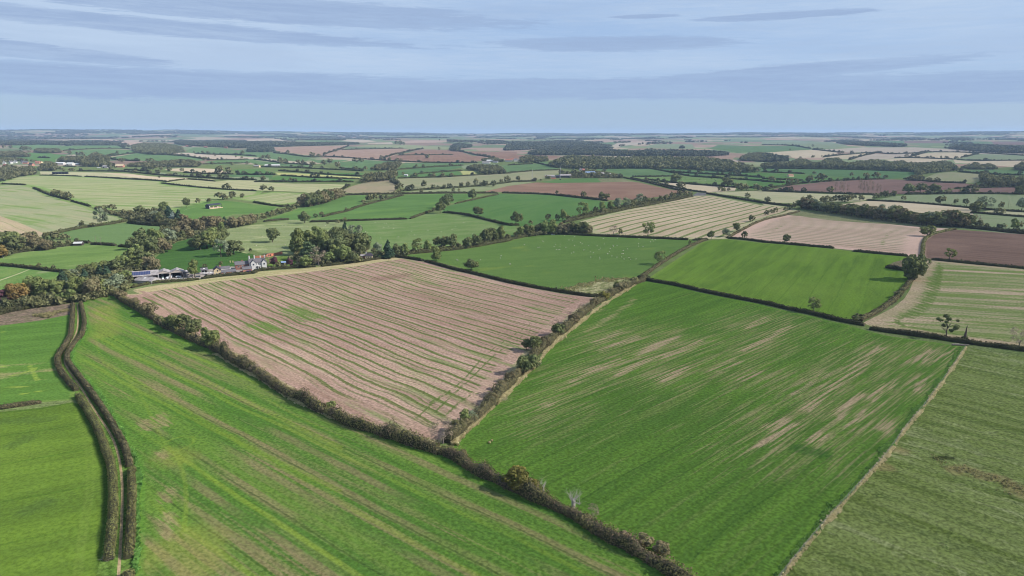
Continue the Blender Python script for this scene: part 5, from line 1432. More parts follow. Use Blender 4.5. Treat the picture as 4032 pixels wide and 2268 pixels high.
def wood(label, z, pts, hgt=(12, 17), space=8.0, tiny=False, mat=None):
    poly = Zp(z, *pts)
    lo_, hi_ = poly.min(0), poly.max(0)
    uu = np.linspace(lo_[0], hi_[0], 30)
    top = ground(uu, np.full(30, lo_[1]), 9.0)
    bot = ground(uu, np.full(30, hi_[1] + 2))
    xs = np.concatenate([top[0], bot[0]])
    ys = np.concatenate([top[1], bot[1]])
    area = (np.ptp(xs) / space) * (np.ptp(ys) / space)
    if area > 60000:
        space *= math.sqrt(area / 60000)
    r = np.random.default_rng(int(lo_[0] * 7 + lo_[1]))
    X, Y = np.meshgrid(np.arange(xs.min(), xs.max(), space), np.arange(ys.min(), ys.max(), space))
    X = (X + r.uniform(-.4, .4, X.shape) * space).ravel()
    Y = (Y + r.uniform(-.4, .4, Y.shape) * space).ravel()
    H = r.uniform(hgt[0], hgt[1], X.shape)
    Zg = height(X, Y)
    u0, v0 = project(X, Y, Zg)
    u1, v1 = project(X, Y, Zg + H * r.uniform(.70, .95, X.shape))
    # reduce height where the silhouette is too thin for a full tree
    ok = inpoly(u0, v0, poly)
    ok2 = ok & inpoly(u1, v1, poly)
    if ok2.sum() < 12:
        Hs = H * .55
        u1, v1 = project(X, Y, Zg + Hs * .93)
        o3 = ok & inpoly(u1, v1, poly)
        H = np.where(o3 & ~ok2, Hs, H)
        ok2 = ok2 | o3
    if ok2.sum() < 5:
        ok2 = ok
    sp = np.column_stack([X, Y, np.full(X.shape, space) * r.uniform(1.05, 1.6, X.shape), H * r.uniform(.8, 1.12, X.shape)])[ok2]
    if len(sp) == 0:
        return
    return mass('woodland', label, sp, mat or (WOODF if tiny else WOODM), tiny)


def thicket(label, z, pts, hgt=(2.5, 5), space=4.0, mat=None):
    """bushes and saplings standing between the trees of a wood, over the ground area traced"""
    P = G(z, *pts)
    lo_, hi_ = P.min(0), P.max(0)
    r = np.random.default_rng(int(abs(P[0, 0] * 5)))
    X, Y = np.meshgrid(np.arange(lo_[0], hi_[0], space), np.arange(lo_[1], hi_[1], space))
    X = (X + r.uniform(-.45, .45, X.shape) * space).ravel()
    Y = (Y + r.uniform(-.45, .45, Y.shape) * space).ravel()
    k = inpoly(X, Y, P)
    sp = np.column_stack([X, Y, r.uniform(.9, 1.6, X.shape) * space, r.uniform(hgt[0], hgt[1], X.shape)])[k]
    if len(sp):
        o = mass('undergrowth', label, sp, mat or WOODM)
        o['category'] = 'bushes'


thicket('dense undergrowth along the stream wood', 'B1', [1320, 510, 1460, 440, 1600, 330, 1760, 280, 2000, 270, 2280, 250, 2576, 220, 2560, 262, 2290, 308, 2200, 360, 1900, 412, 1750, 455, 1700, 480, 1640, 560, 1540, 590, 1400, 570])
thicket('bushes under the trees of the left edge wood', 'B1', [-100, 470, 60, 400, 330, 420, 500, 470, 570, 505, 400, 522, 230, 540, 100, 570, 0, 610, -100, 640], (3, 7))
thicket('bushes under the wood left of the barns', 'B1', [580, 880, 720, 830, 800, 780, 1000, 720, 1250, 690, 1400, 590, 1500, 610, 1590, 730, 1400, 740, 1280, 760, 1320, 830, 1310, 900, 1000, 860, 850, 860, 700, 890], (3, 6))
thicket('bushes at the foot of the wood below the patchy meadow', 'B1', [-60, 1140, 0, 1050, 250, 940, 560, 890, 850, 870, 1100, 880, 1320, 895, 1340, 925, 1100, 970, 900, 1010, 700, 1070, 450, 1095, 200, 1130, 0, 1165], (3, 7))
thicket('shrubs under the tall garden copse', 'B2', [400, 660, 700, 560, 1000, 500, 1150, 560, 1130, 640, 1010, 705, 800, 745, 600, 762, 470, 770], (3, 6))
thicket('shrubs round the cream cottage trees', 'B2', [1200, 655, 1400, 630, 1560, 630, 1560, 655, 1420, 668, 1200, 690], (2.5, 5))
thicket('bushes under the tree row of the sheep field', 'B2', [1560, 628, 1800, 590, 2100, 555, 2300, 510, 2560, 460, 2576, 490, 2350, 540, 2100, 582, 1800, 612, 1580, 640], (2, 5))
thicket('bushes under the grove left of the cream rows', 'B3', [60, 470, 120, 430, 380, 410, 560, 405, 820, 425, 830, 442, 500, 442, 200, 465], (3, 6))
thicket('bushes under the tree line above the cream rows', 'B3', [560, 318, 740, 262, 1000, 200, 1300, 130, 1600, 90, 1850, 50, 1850, 62, 1600, 112, 1300, 166, 1000, 226, 760, 276], (2.5, 6))
thicket('dark bushes filling the long belt of trees', 'B4', [335, 160, 420, 110, 900, 180, 1400, 250, 1800, 300, 1820, 328, 1480, 312, 1200, 268, 900, 236, 600, 196], (4, 8))
thicket('bushes filling the spinney beyond the mown rows', 'B1', [960, 115, 1200, 170, 1400, 165, 1650, 130, 1880, 225, 1900, 250, 1740, 262, 1500, 246, 1300, 232, 1200, 190, 980, 128], (2.5, 6))
thicket('bushes filling the dark strip of trees', 'B2', [470, 165, 500, 130, 880, 45, 910, 60, 800, 100, 690, 140, 560, 165], (4, 8))
thicket('bushes round the mast farmstead', 'A3', [520, 545, 600, 520, 830, 500, 1000, 520, 1150, 550, 1150, 566, 900, 566, 640, 566], (2.5, 6))
wood('large mixed wood stretching right of centre in the distance', 'A3', [400, 435, 480, 372, 600, 336, 800, 340, 1000, 345, 1200, 350, 1500, 345, 1700, 350, 1900, 350, 2100, 368, 2250, 390, 2380, 420, 2520, 470, 2500, 512, 2300, 512, 2000, 492, 1700, 478, 1400, 473, 1000, 468, 700, 478, 550, 464, 430, 452], (11, 23), 14)
wood('darker wood directly behind the large mixed wood', 'A3', [200, 322, 220, 290, 400, 250, 700, 250, 1000, 270, 1200, 290, 1400, 278, 1700, 280, 2000, 285, 2200, 300, 2260, 332, 2000, 352, 1600, 344, 1200, 346, 700, 332, 300, 338], (12, 17), 13, True)
wood('bluish wood farther back round the hidden village', 'A3', [-60, 290, 0, 222, 200, 200, 500, 195, 800, 200, 1000, 230, 1080, 268, 1200, 262, 1400, 265, 1700, 260, 1750, 240, 1800, 265, 1400, 282, 1000, 268, 500, 255, 200, 283], (11, 15), 17, True)
wood('dark rounded wood at the right end of the large wood', 'A3', [2310, 392, 2350, 340, 2430, 310, 2576, 305, 2640, 330, 2640, 405, 2450, 398], (13, 18), 11)
wood('dark wood on the slope left of the cream slopes', 'A4', [-20, 390, 0, 310, 100, 318, 250, 343, 290, 380, 200, 402], (13, 18), 11, True)
wood('long valley wood in front of the cream slopes', 'A4', [0, 405, 300, 390, 350, 360, 430, 363, 500, 400, 560, 400, 640, 358, 760, 353, 800, 390, 850, 408, 1000, 378, 1130, 368, 1250, 390, 1400, 383, 1450, 400, 1600, 400, 1720, 393, 1750, 383, 1850, 388, 1920, 440, 1935, 492, 1880, 485, 1780, 495, 1700, 502, 1600, 512, 1540, 545, 1500, 493, 1200, 474, 800, 463, 400, 454, 0, 452], (11, 17), 9)
wood('dark copse beside the beige corner field', 'A4', [1410, 565, 1420, 540, 1500, 520, 1580, 530, 1590, 582, 1450, 580], (9, 13), 8)
wood('dark wood at the right edge above the brown plough', 'A4', [2140, 510, 2165, 478, 2200, 508, 2300, 528, 2450, 526, 2600, 555, 2640, 645, 2400, 645, 2250, 645, 2160, 602], (12, 17), 9)
wood('far dark wood above the cream slopes', 'A4', [700, 200, 800, 180, 950, 188, 1200, 203, 1400, 218, 1520, 240, 1300, 247, 1000, 234, 820, 223], (11, 15), 16, True)
wood('far dark wood at the right edge below the horizon', 'A4', [1730, 255, 1900, 238, 2000, 213, 2200, 223, 2640, 238, 2640, 315, 2300, 303, 2000, 283], (11, 15), 15, True)
wood('small far wood between two purple ploughs', 'A4', [1800, 186, 1900, 188, 1960, 203, 1850, 200], (10, 13), 18, True)
wood('dark grove at the far right edge', 'A4', [2490, 480, 2500, 420, 2560, 395, 2640, 395, 2640, 490], (12, 16), 9)
wood('scrubby grove below the cream field at right', 'A4', [1930, 450, 2000, 425, 2100, 395, 2150, 420, 2250, 405, 2300, 435, 2450, 460, 2300, 470, 2050, 470], (8, 12), 9)
wood('long wood across the left distance', 'A1', [-60, 235, -60, 185, 200, 178, 500, 188, 800, 193, 1100, 203, 1210, 225, 1150, 237, 800, 237, 400, 228, 200, 236], (11, 15), 14, True)
wood('compact dark wood on the green slope at left', 'A1', [1325, 282, 1340, 228, 1450, 208, 1650, 213, 1830, 250, 1840, 302, 1690, 334, 1500, 330, 1370, 312], (13, 18), 11)
wood('wood with red roofed houses left of centre', 'A1', [1740, 218, 1800, 178, 2000, 193, 2300, 186, 2640, 203, 2640, 255, 2400, 264, 2100, 252, 1850, 238], (11, 15), 14, True)
wood('dark wood at the left edge above the white houses', 'A1', [-60, 350, -60, 300, 200, 288, 300, 330, 312, 357, 100, 355], (11, 15), 10)
wood('brownish grove on the left green slope', 'A1', [338, 308, 360, 266, 450, 262, 590, 267, 625, 312, 450, 318], (11, 14), 10)
wood('dark park trees behind the long white sheds', 'A1', [555, 405, 600, 352, 740, 347, 880, 347, 950, 305, 1090, 347, 1085, 400, 1145, 425, 1060, 452, 850, 454, 780, 412, 640, 408], (13, 19), 10)
wood('trees round the white houses of the left village', 'A1', [-60, 400, 20, 358, 150, 356, 260, 368, 420, 395, 440, 420, 300, 400, 150, 395, 60, 410, -60, 450], (9, 13), 9)
wood('bushy trees in front of the left village', 'A1', [-60, 600, -60, 500, 0, 470, 60, 432, 180, 447, 300, 440, 390, 500, 340, 536, 200, 555, 60, 595], (10, 15), 9)
wood('trees and bushes left of the long white sheds', 'A1', [350, 495, 360, 478, 440, 410, 500, 393, 562, 420, 565, 460, 745, 465, 775, 498, 500, 494], (9, 14), 9)
wood('thin line of trees between the far green fields at left', 'A1', [1285, 453, 1290, 415, 1450, 398, 1700, 385, 1850, 372, 2050, 400, 2000, 455, 1700, 458], (8, 13), 11)
wood('dark copse on the crest at the centre left', 'A2', [1028, 630, 1055, 570, 1150, 518, 1350, 500, 1380, 470, 1430, 480, 1440, 540, 1400, 590, 1340, 592, 1200, 608], (13, 18), 9)
wood('copse running up behind the dark crest copse', 'A2', [1200, 488, 1210, 438, 1330, 408, 1460, 392, 1492, 430, 1420, 482, 1300, 490], (11, 15), 9)
wood('copse beside the yellow patch at the centre', 'A2', [2105, 484, 2150, 438, 2280, 422, 2460, 438, 2522, 480, 2515, 522, 2300, 534, 2260, 500], (11, 15), 9)
wood('dark wood above the far red brown plough', 'A2', [1968, 290, 1980, 235, 2030, 213, 2180, 225, 2200, 255, 2080, 265, 2040, 300], (12, 16), 12, True)
wood('dark wood at the left end of the pale ploughs', 'A2', [-60, 305, -60, 255, 100, 235, 190, 255, 200, 300, 100, 306], (11, 15), 12, True)
wood('long thin wood along the far plough', 'A2', [-60, 245, -60, 195, 200, 190, 500, 205, 800, 203, 1040, 205, 1060, 225, 700, 238, 300, 250], (10, 14), 15, True)
wood('trees at the far village of pale gables', 'A2', [2270, 392, 2290, 368, 2400, 352, 2500, 372, 2560, 400, 2400, 404, 2330, 396], (8, 11), 9)
wood('trees beside the village at the wood edge', 'A3', [110, 415, 130, 350, 200, 330, 300, 345, 390, 342, 400, 400, 300, 405], (10, 14), 10)

# remaining traced trees that show smallest: one mass
mass('distant_trees', 'small far trees dotted along distant hedges and fields', np.array([(t['x'], t['y'], t['w'], t['h']) for t in REST]), WOODM, False)

# horizon woods: clumps scattered over the hazy hills
r = np.random.default_rng(77)
sp = []
n_ = 42000
thh = r.uniform(-.80, .80, n_)
rrr = 4600 * np.exp(r.uniform(0, 1, n_) ** .8 * math.log(FAR * .94 / 4600))
xx, yy = rrr * np.sin(thh), rrr * np.cos(thh)
cl = (np.sin(xx / 520 + 1.3 * np.sin(yy / 700)) + np.sin(yy / 430 + 1.7 * np.sin(xx / 900 + 1)) + .9 * np.sin(xx / 170 + yy / 260) + .8 * np.sin(xx / 90 - yy / 140 + 2))
cl = cl + sst(9500, 14000, rrr) * 1.3
keep = cl > 1.0
fi = FIELDS
for x, y, q in zip(xx[keep], yy[keep], rrr[keep]):
    if q < R0 + 200:
        continue
    sp.append((x, y, r.uniform(30, 90), r.uniform(10, 17)))
mass('distant_woods', 'blue-grey far woods and hedgerows along the horizon', np.array(sp), WOODF, True)
# middle distance beyond the traced fields: clumps kept off the fields
sel = (rrr < R0 - 100) & (cl > 1.2)
mx, my = xx[sel], yy[sel]
free = np.ones(len(mx), bool)
for f in FIELDS:
    free &= ~inpoly(mx, my, f['dense'])
sp = [(x, y, r.uniform(14, 34), r.uniform(8, 14)) for x, y in zip(mx[free], my[free])]
if sp:
    mass('distant_copses', 'scattered copses between the farthest fields', np.array(sp), WOODF, True)
print('woods', time.time() - t1)

# ------------------------------------------------------------------ hedges
t1 = time.time()
PROF = np.array([(-.5, 0), (-.54, .35), (-.48, .75), (-.3, .97), (0, 1.02), (.3, .97), (.48, .75), (.54, .35), (.5, 0)])


def hedge_geo(P, h, w_, lump, seed, card=None):
    """P ground polyline -> quads (V, F): a lumpy core with leaf-clump faces all over it"""
    r = np.random.default_rng(seed)
    d0 = np.hypot(P[:, 0], P[:, 1]).mean()
    step = min(6.0, max(.9, d0 * .0035))
    Q = densify(smooth_line(P, 2), step)
    n = len(Q)
    if n < 3:
        Q = densify(P, max(.5, np.hypot(*(P[-1] - P[0])) / 4))
        n = len(Q)
    T = np.gradient(Q, axis=0)
    T /= np.maximum(1e-6, np.hypot(T[:, 0], T[:, 1]))[:, None]
    Nn = np.stack([-T[:, 1], T[:, 0]], 1)
    s = np.concatenate([[0], np.cumsum(np.hypot(*np.diff(Q, axis=0).T))])

    def wave(sc):
        k = int(s[-1] / sc) + 3
        return np.interp(s, np.arange(k) * sc, r.uniform(-1, 1, k))
    hh = h * (1 + lump * (.55 * wave(7) + .45 * wave(2.6)))
    ww = w_ * (1 + lump * (.5 * wave(6) + .4 * wave(2.2)))
    off = lump * .35 * w_ * wave(9)
    if lump > .35:      # taller bushes stand out of an untrimmed hedge
        for _ in range(int(s[-1] / 9)):
            q, a, b = r.uniform(0, s[-1]), r.uniform(.15, .6), r.uniform(1.2, 2.8)
            g_ = np.exp(-((s - q) / b) ** 2)
            hh = hh * (1 + a * g_)
            ww = ww * (1 + a * .5 * g_)
    endf = np.minimum(1, np.minimum(s, s[-1] - s) / max(.1, min(2.0, s[-1] * .2)))
    hh = hh * (.55 + .45 * endf)
    zg = height(Q[:, 0], Q[:, 1])
    Cx = Q[:, 0] + Nn[:, 0] * off
    Cy = Q[:, 1] + Nn[:, 1] * off
    m = len(PROF)
    px = Cx[:, None] + Nn[:, 0:1] * PROF[:, 0] * ww[:, None] * .78
    py = Cy[:, None] + Nn[:, 1:2] * PROF[:, 0] * ww[:, None] * .78
    pz = zg[:, None] + PROF[:, 1] * hh[:, None] * .88 + r.uniform(-.06, .06, (n, m)) * h * (PROF[:, 1] > .1) - .15 * (PROF[:, 1] < .01)
    V = np.stack([px, py, pz], -1).reshape(-1, 3)
    idx = np.arange(n * m).reshape(n, m)
    F = np.stack([idx[:-1, :-1], idx[1:, :-1], idx[1:, 1:], idx[:-1, 1:]], -1).reshape(-1, 4)
    # end caps as quads
    caps = []
    for e in (0, n - 1):
        for k in range(4):
            caps.append((idx[e, k], idx[e, k + 1], idx[e, m - 2 - k], idx[e, m - 1 - k]))
    F = np.vstack([F, np.array(caps)])
    # leaf clumps
    c_ = card or min(1.6, max(.30, d0 * .00115))
    per = w_ + 2 * h
    cnt = int(min(22000, s[-1] * per / (c_ * c_) * 1.0))
    si = r.uniform(0, s[-1], cnt)
    q = r.uniform(0, 1, cnt)
    cum = np.concatenate([[0], np.cumsum(np.hypot(np.diff(PROF[:, 0]) * w_, np.diff(PROF[:, 1]) * h))])
    cum /= cum[-1]
    a = np.interp(q, cum, PROF[:, 0])
    b = np.interp(q, cum, PROF[:, 1])
    ix = np.interp(si, s, Cx)
    iy = np.interp(si, s, Cy)
    iz = np.interp(si, s, zg)
    nx, ny = np.interp(si, s, Nn[:, 0]), np.interp(si, s, Nn[:, 1])
    wi, hi = np.interp(si, s, ww), np.interp(si, s, hh)
    jit = r.uniform(.80, 1.0 + .35 * lump + .06, cnt)
    C = np.column_stack([ix + nx * a * wi * jit + r.normal(0, .12, cnt) * c_, iy + ny * a * wi * jit + r.normal(0, .12, cnt) * c_, iz + b * hi * jit * r.uniform(.9, 1.0 + .5 * lump, cnt) + r.normal(0, .1, cnt) * c_ + .05])
    N = np.column_stack([nx * a * 2.2, ny * a * 2.2, (b - .35) * 1.4]) + r.normal(0, .42, (cnt, 3))
    V2, F2 = quads_from(C, N, c_ * .58 * r.uniform(.6, 1.4, cnt), r)
    hedge_geo.ncore = len(F)
    return np.vstack([V, V2]), np.vstack([F, F2 + len(V)])


def hedge(label, pts, h=2.2, w_=2.6, mat=None, lump=.22, group=None, shift=0.0):
    V, F = hedge_geo(G(*pts) + np.array([shift, 0.0]), h, w_, lump, len(label) * 7 + int(pts[1]) % 97)
    mi = np.ones(len(F), int)
    mi[:hedge_geo.ncore] = 0
    o = link('hedge', np_mesh('hedge', V, F, [TWIG_SHADE, mat or HEDGE], mi))
    return tag(o, label, 'hedge', group)


BU, DK, RD = HEDGE_BUSHY, HEDGE_DARK, HEDGE_RED
hedge('tall bushy hedge along the left side of the pink stubble field', ('C1', 575, 12, 640, 52, 700, 90, 770, 128, 830, 172, 900, 205, 1000, 248, 1080, 290, 1130, 310, 1200, 360, 1330, 432, 1450, 512, 1560, 572, 1650, 615, 1742, 648, 'C2', 100, 714, 280, 762, 400, 803, 540, 850), 2.9, 3.3, BU, .42)
hedge('bushy brownish hedge between the striped crop and the patchy green field', ('C2', 555, 850, 640, 898, 740, 958, 850, 1003, 950, 1043, 1030, 1085, 1120, 1125, 1200, 1165, 1290, 1220, 1370, 1278, 1500, 1340, 1620, 1410, 1737, 1490, 1900, 1600, 2000, 1680), 2.4, 3.0, BU, .42)
hedge('brown bushy hedge between the pink stubble and the broad green field', ('C2', 570, 800, 640, 735, 720, 680, 780, 612, 860, 532, 900, 492, 960, 430, 1000, 372, 1060, 320, 1130, 262, 1180, 220, 1250, 158, 1320, 106, 1400, 66, 1480, 26, 1540, 2), 2.6, 3.2, RD, .42)
hedge('dark clipped hedge above the pink stubble, left piece', ('B2', 1415, 668, 1550, 685, 1700, 712), 2.2, 2.2, DK, .12)
hedge('long dark clipped hedge between the pink stubble and the sheep field', ('B2', 1720, 716, 1850, 750, 2000, 795, 2200, 838, 2400, 888, 2576, 932, 'B3', 0, 925, 300, 985, 600, 1036, 800, 1065, 930, 1072), 2.2, 2.2, DK, .14)
hedge('dark hedge below the lime green field', ('B3', 1340, 895, 1450, 916, 1700, 955, 1900, 1008, 2200, 1068, 2576, 1138, 'B4', 0, 990, 250, 1050, 450, 1090, 650, 1142, 800, 1172, 900, 1190), 2.1, 2.4, DK, .2)
hedge('dark hedge along the foot of the right edge stubble', ('B4', 945, 1220, 1100, 1246, 1300, 1272, 1500, 1298, 1700, 1328, 1900, 1358, 2301, 1408, 2600, 1460), 2.2, 2.6, DK, .22)
hedge('curving brown hedge between the lime field and the right edge stubble', ('B4', 860, 1145, 1000, 1078, 1130, 995, 1200, 925, 1280, 835, 1320, 770), 2.0, 2.8, RD, .25)
hedge('straight brown trimmed hedge between the sheep field and the lime field', ('B3', 1330, 885, 1500, 757, 1700, 630, 1850, 550, 1980, 500), 1.9, 3.0, RD, .12)
hedge('short dark tuft of hedge at the four field corner', ('B3', 1320, 880, 1360, 890, 1400, 900), 2.6, 4.5, DK, .3)
hedge('dark hedge above the lime field, left piece', ('B3', 2210, 482, 2400, 497, 2576, 522, 'B4', 0, 455, 300, 480, 630, 510), 2.0, 2.2, DK, .12)
hedge('dark hedge above the lime field, right piece', ('B4', 800, 535, 1000, 555, 1280, 580), 2.0, 2.2, DK, .12)
hedge('dark hedge between the sheep field and the cream rows', ('B3', 500, 440, 900, 460, 1400, 480, 1810, 498), 2.2, 2.4, DK, .15)
hedge('short dark hedge right of the gateway above the sheep field', ('B3', 1855, 502, 2010, 497), 2.2, 2.4, DK, .12)
hedge('upright olive hedge between the pink rows and the purple plough', ('B4', 1405, 585, 1412, 500, 1425, 435, 1470, 398, 1560, 370, 1700, 343), 2.0, 2.6, HEDGE, .14)
hedge('low dark hedge below the purple plough', ('B4', 1490, 610, 1700, 630, 2000, 660, 2301, 686, 2700, 728), 1.9, 2.2, DK, .14)
hedge('tall dark hedge above the purple plough', ('B4', 1780, 330, 2000, 350, 2301, 384, 2700, 415), 3.6, 4.0, DK, .35)
hedge('long dark hedge above the pale stubble at the upper right', ('A4', 1030, 773, 1500, 798, 2000, 843, 2300, 873, 2576, 888, 2800, 903), 2.4, 2.4, DK, .1)
hedge('dark hedge behind the straw triangle at the right edge', ('A4', 2050, 893, 2400, 923, 2576, 938, 2800, 953), 2.2, 2.4, DK, .15)
hedge('straight black looking road hedge right of the cream rows', ('A3', 1995, 723, 2300, 774, 2576, 819, 'A4', 0, 798, 150, 818, 330, 833), 3.0, 3.0, DK, .08)
hedge('near hedge of the lane running down from the farmstead', ('A3', 1150, 560, 1300, 588, 1400, 610, 1550, 648, 1700, 685, 1790, 703), 2.6, 2.6, DK, .08)
hedge('far hedge of the lane running down from the farmstead', ('A3', 1230, 563, 1330, 584, 1500, 618, 1700, 664, 1850, 697, 1995, 712), 2.6, 2.6, DK, .08)
hedge('dark hedge below the red brown plough', ('A3', -60, 716, 0, 718, 400, 728, 700, 764, 1000, 795), 3.0, 3.2, DK, .28)
hedge('dark hedge above the bright green fields, left of the plough', ('A2', 910, 738, 1400, 728, 2000, 718, 2450, 718), 3.0, 3.0, DK, .2)
hedge('dark hedge below the even green field with the oak', ('B2', 1900, 224, 2100, 240, 2300, 290, 2500, 340, 2576, 354, 'B3', 60, 352, 110, 350), 2.4, 2.6, DK, .22)
hedge('long dark low hedge below the paler foot field', ('B2', 560, 320, 900, 310, 1200, 300, 1540, 290), 2.2, 2.4, DK, .1)
hedge('olive hedge stub climbing to the hedge gap trees', ('B2', 1570, 286, 1700, 241, 1775, 213), 2.4, 2.6, HEDGE_MID, .15)
hedge('olive hedge between the two bright green fields', ('B2', 690, 268, 780, 245, 950, 210, 1020, 176, 1200, 125, 1350, 90, 1500, 50), 2.4, 2.8, HEDGE_MID, .2)
hedge('thin hedge climbing right of the hedge gap trees', ('B2', 2020, 136, 2200, 98, 2450, 42), 2.0, 2.2, HEDGE_MID, .2)
hedge('short hedge on the left tip of the bright green field', ('B2', 100, 315, 220, 302, 350, 293), 2.2, 2.4, DK, .12)
hedge('dark hedge along the top of the barn meadow', ('B2', 0, 120, 120, 144, 240, 160, 300, 165, 350, 155), 2.4, 3.0, DK, .3)
hedge('first dark hedge along the top of the striped rise', ('A1', 400, 538, 820, 549), 2.4, 2.8, DK, .15)
hedge('second dark hedge along the top of the striped rise', ('A1', 850, 551, 1050, 560, 1250, 573, 1680, 603), 2.4, 2.8, DK, .25)
hedge('dark hedge between the striped rise and the pale straw field', ('A1', 1620, 618, 1900, 650, 2300, 684, 2576, 695), 2.4, 2.6, DK, .15)
hedge('short hedge at the near corner of the pale straw field', ('A1', 1690, 602, 1860, 578), 2.4, 2.6, DK, .15)
hedge('short hedge along the right top of the pale straw field', ('A1', 1880, 576, 2160, 598), 2.4, 2.6, DK, .15)
hedge('upper hedge on the left edge of the striped rise', ('A1', 340, 668, 480, 730, 590, 758, 705, 788), 2.4, 3.0, DK, .25)
hedge('short middle hedge on the left edge of the striped rise', ('A1', 720, 798, 800, 820, 905, 850), 2.2, 2.6, DK, .2)
hedge('lower hedge on the left edge of the striped rise', ('A1', 960, 873, 1100, 912, 1200, 935, 1290, 965), 2.6, 3.4, BU, .35)
hedge('short hedge at the top left of the stubble slope', ('A1', 20, 626, 150, 630, 260, 636), 2.4, 2.8, DK, .2)
hedge('olive hedge above the mown rows', ('B1', 440, 380, 600, 350, 800, 305, 1080, 270, 1280, 230), 2.8, 3.4, HEDGE_MID, .3)
hedge('dark square hedge right of the mown rows', ('B1', 1290, 252, 1500, 276, 1740, 286), 4.0, 4.0, DK, .15)
hedge('left dark hedge below the mown rows', ('B1', 560, 495, 740, 475, 800, 448, 900, 455), 2.4, 3.0, DK, .2)
hedge('middle dark hedge below the mown rows', ('B1', 920, 466, 1040, 472, 1160, 480), 2.4, 2.6, DK, .1)
hedge('right dark hedge below the mown rows', ('B1', 1195, 488, 1310, 498), 2.4, 2.6, DK, .1)
hedge('long meadow hedge at the left edge', ('B1', -100, 670, 0, 678, 200, 694, 400, 720, 640, 746, 740, 752), 2.2, 2.6, HEDGE_MID, .12)
hedge('farm hedge along the pink stubble in front of the barns', ('B1', 1320, 905, 1450, 870, 1600, 852, 1830, 834, 2000, 818), 1.6, 2.4, HEDGE_MID, .25)
hedge('farm hedge along the pink stubble in front of the house', ('B1', 2030, 812, 2200, 788, 2576, 758, 'B2', 0, 812, 300, 785, 620, 768), 1.9, 2.4, DK, .2)
hedge('farm hedge in front of the tall copse', ('B2', 680, 764, 1000, 730, 1200, 696, 1400, 672), 1.8, 2.4, DK, .22)
hedge('olive hedge under the tree row of the sheep field', ('B2', 1440, 652, 1700, 628, 1900, 608, 2100, 588, 2350, 544, 2576, 504, 'B3', 0, 499, 200, 458, 430, 434, 500, 436), 2.4, 3.2, HEDGE_MID, .4)
hedge('long hedge below the tree line of the cream rows', ('B3', 560, 325, 760, 280, 1000, 230, 1300, 170, 1600, 114, 1850, 62), 2.8, 4.0, HEDGE_MID, .4)
hedge('thin hedge between the cream rows and the pink rows', ('B3', 2210, 478, 2330, 412, 2420, 362, 2576, 292, 'B4', 190, 225, 330, 185), 1.8, 2.4, RD, .25)
hedge('upper clipped hedge on the left side of the lane', ('C1', 374, 66, 370, 155, 364, 226, 340, 270, 300, 327, 291, 356, 311, 408, 346, 458, 392, 505), 1.9, 2.0, RD, .16, shift=-.1)
hedge('lower clipped hedge on the left side of the lane', ('C1', 392, 535, 440, 605, 490, 695, 530, 795, 563, 895, 574, 1010, 570, 1160, 555, 1310, 545, 1372), 2.0, 2.2, HEDGE, .18, shift=.4)
hedge('upper clipped hedge on the right side of the lane', ('C1', 412, 60, 426, 125, 431, 175, 416, 226, 371, 277, 339, 326, 346, 366, 386, 416, 441, 488, 500, 568, 560, 660, 601, 730, 641, 810, 660, 892), 1.9, 1.8, RD, .16, shift=.2)
hedge('lower clipped hedge on the right side of the lane', ('C1', 674, 908, 676, 1010, 673, 1160, 661, 1310, 655, 1362), 1.9, 2.0, HEDGE, .18)
hedge('end of a clipped hedge right of the lane at the bottom edge', ('C1', 655, 1440, 652, 1500, 648, 1560), 1.9, 2.6, HEDGE, .12)
hedge('low brown hedge between the two fields left of the lane', ('C1', -80, 608, 0, 598, 100, 583, 210, 566), 1.5, 1.8, RD, .2)
hedge('low thicket on the brown scrubby corner', ('B4', 1090, 678, 1150, 690, 1240, 702), 2.4, 4.0, DK, .3)
hedge('dark hedge between wood edge and smooth meadow', ('B1', -100, 615, 0, 590, 100, 560, 230, 540, 400, 525, 560, 505), 2.4, 3.6, DK, .3)
hedge('dark foot hedge along the brown strip below the left wood', ('G5', -60, 870, 300, 790, 700, 730, 1000, 690, 1300, 640), 3.0, 5.0, DK, .3)
hedge('dark hedge at the top of the striped crop below the wood', ('G5', 1560, 600, 1750, 560, 1950, 535), 3.0, 4.5, DK, .3)

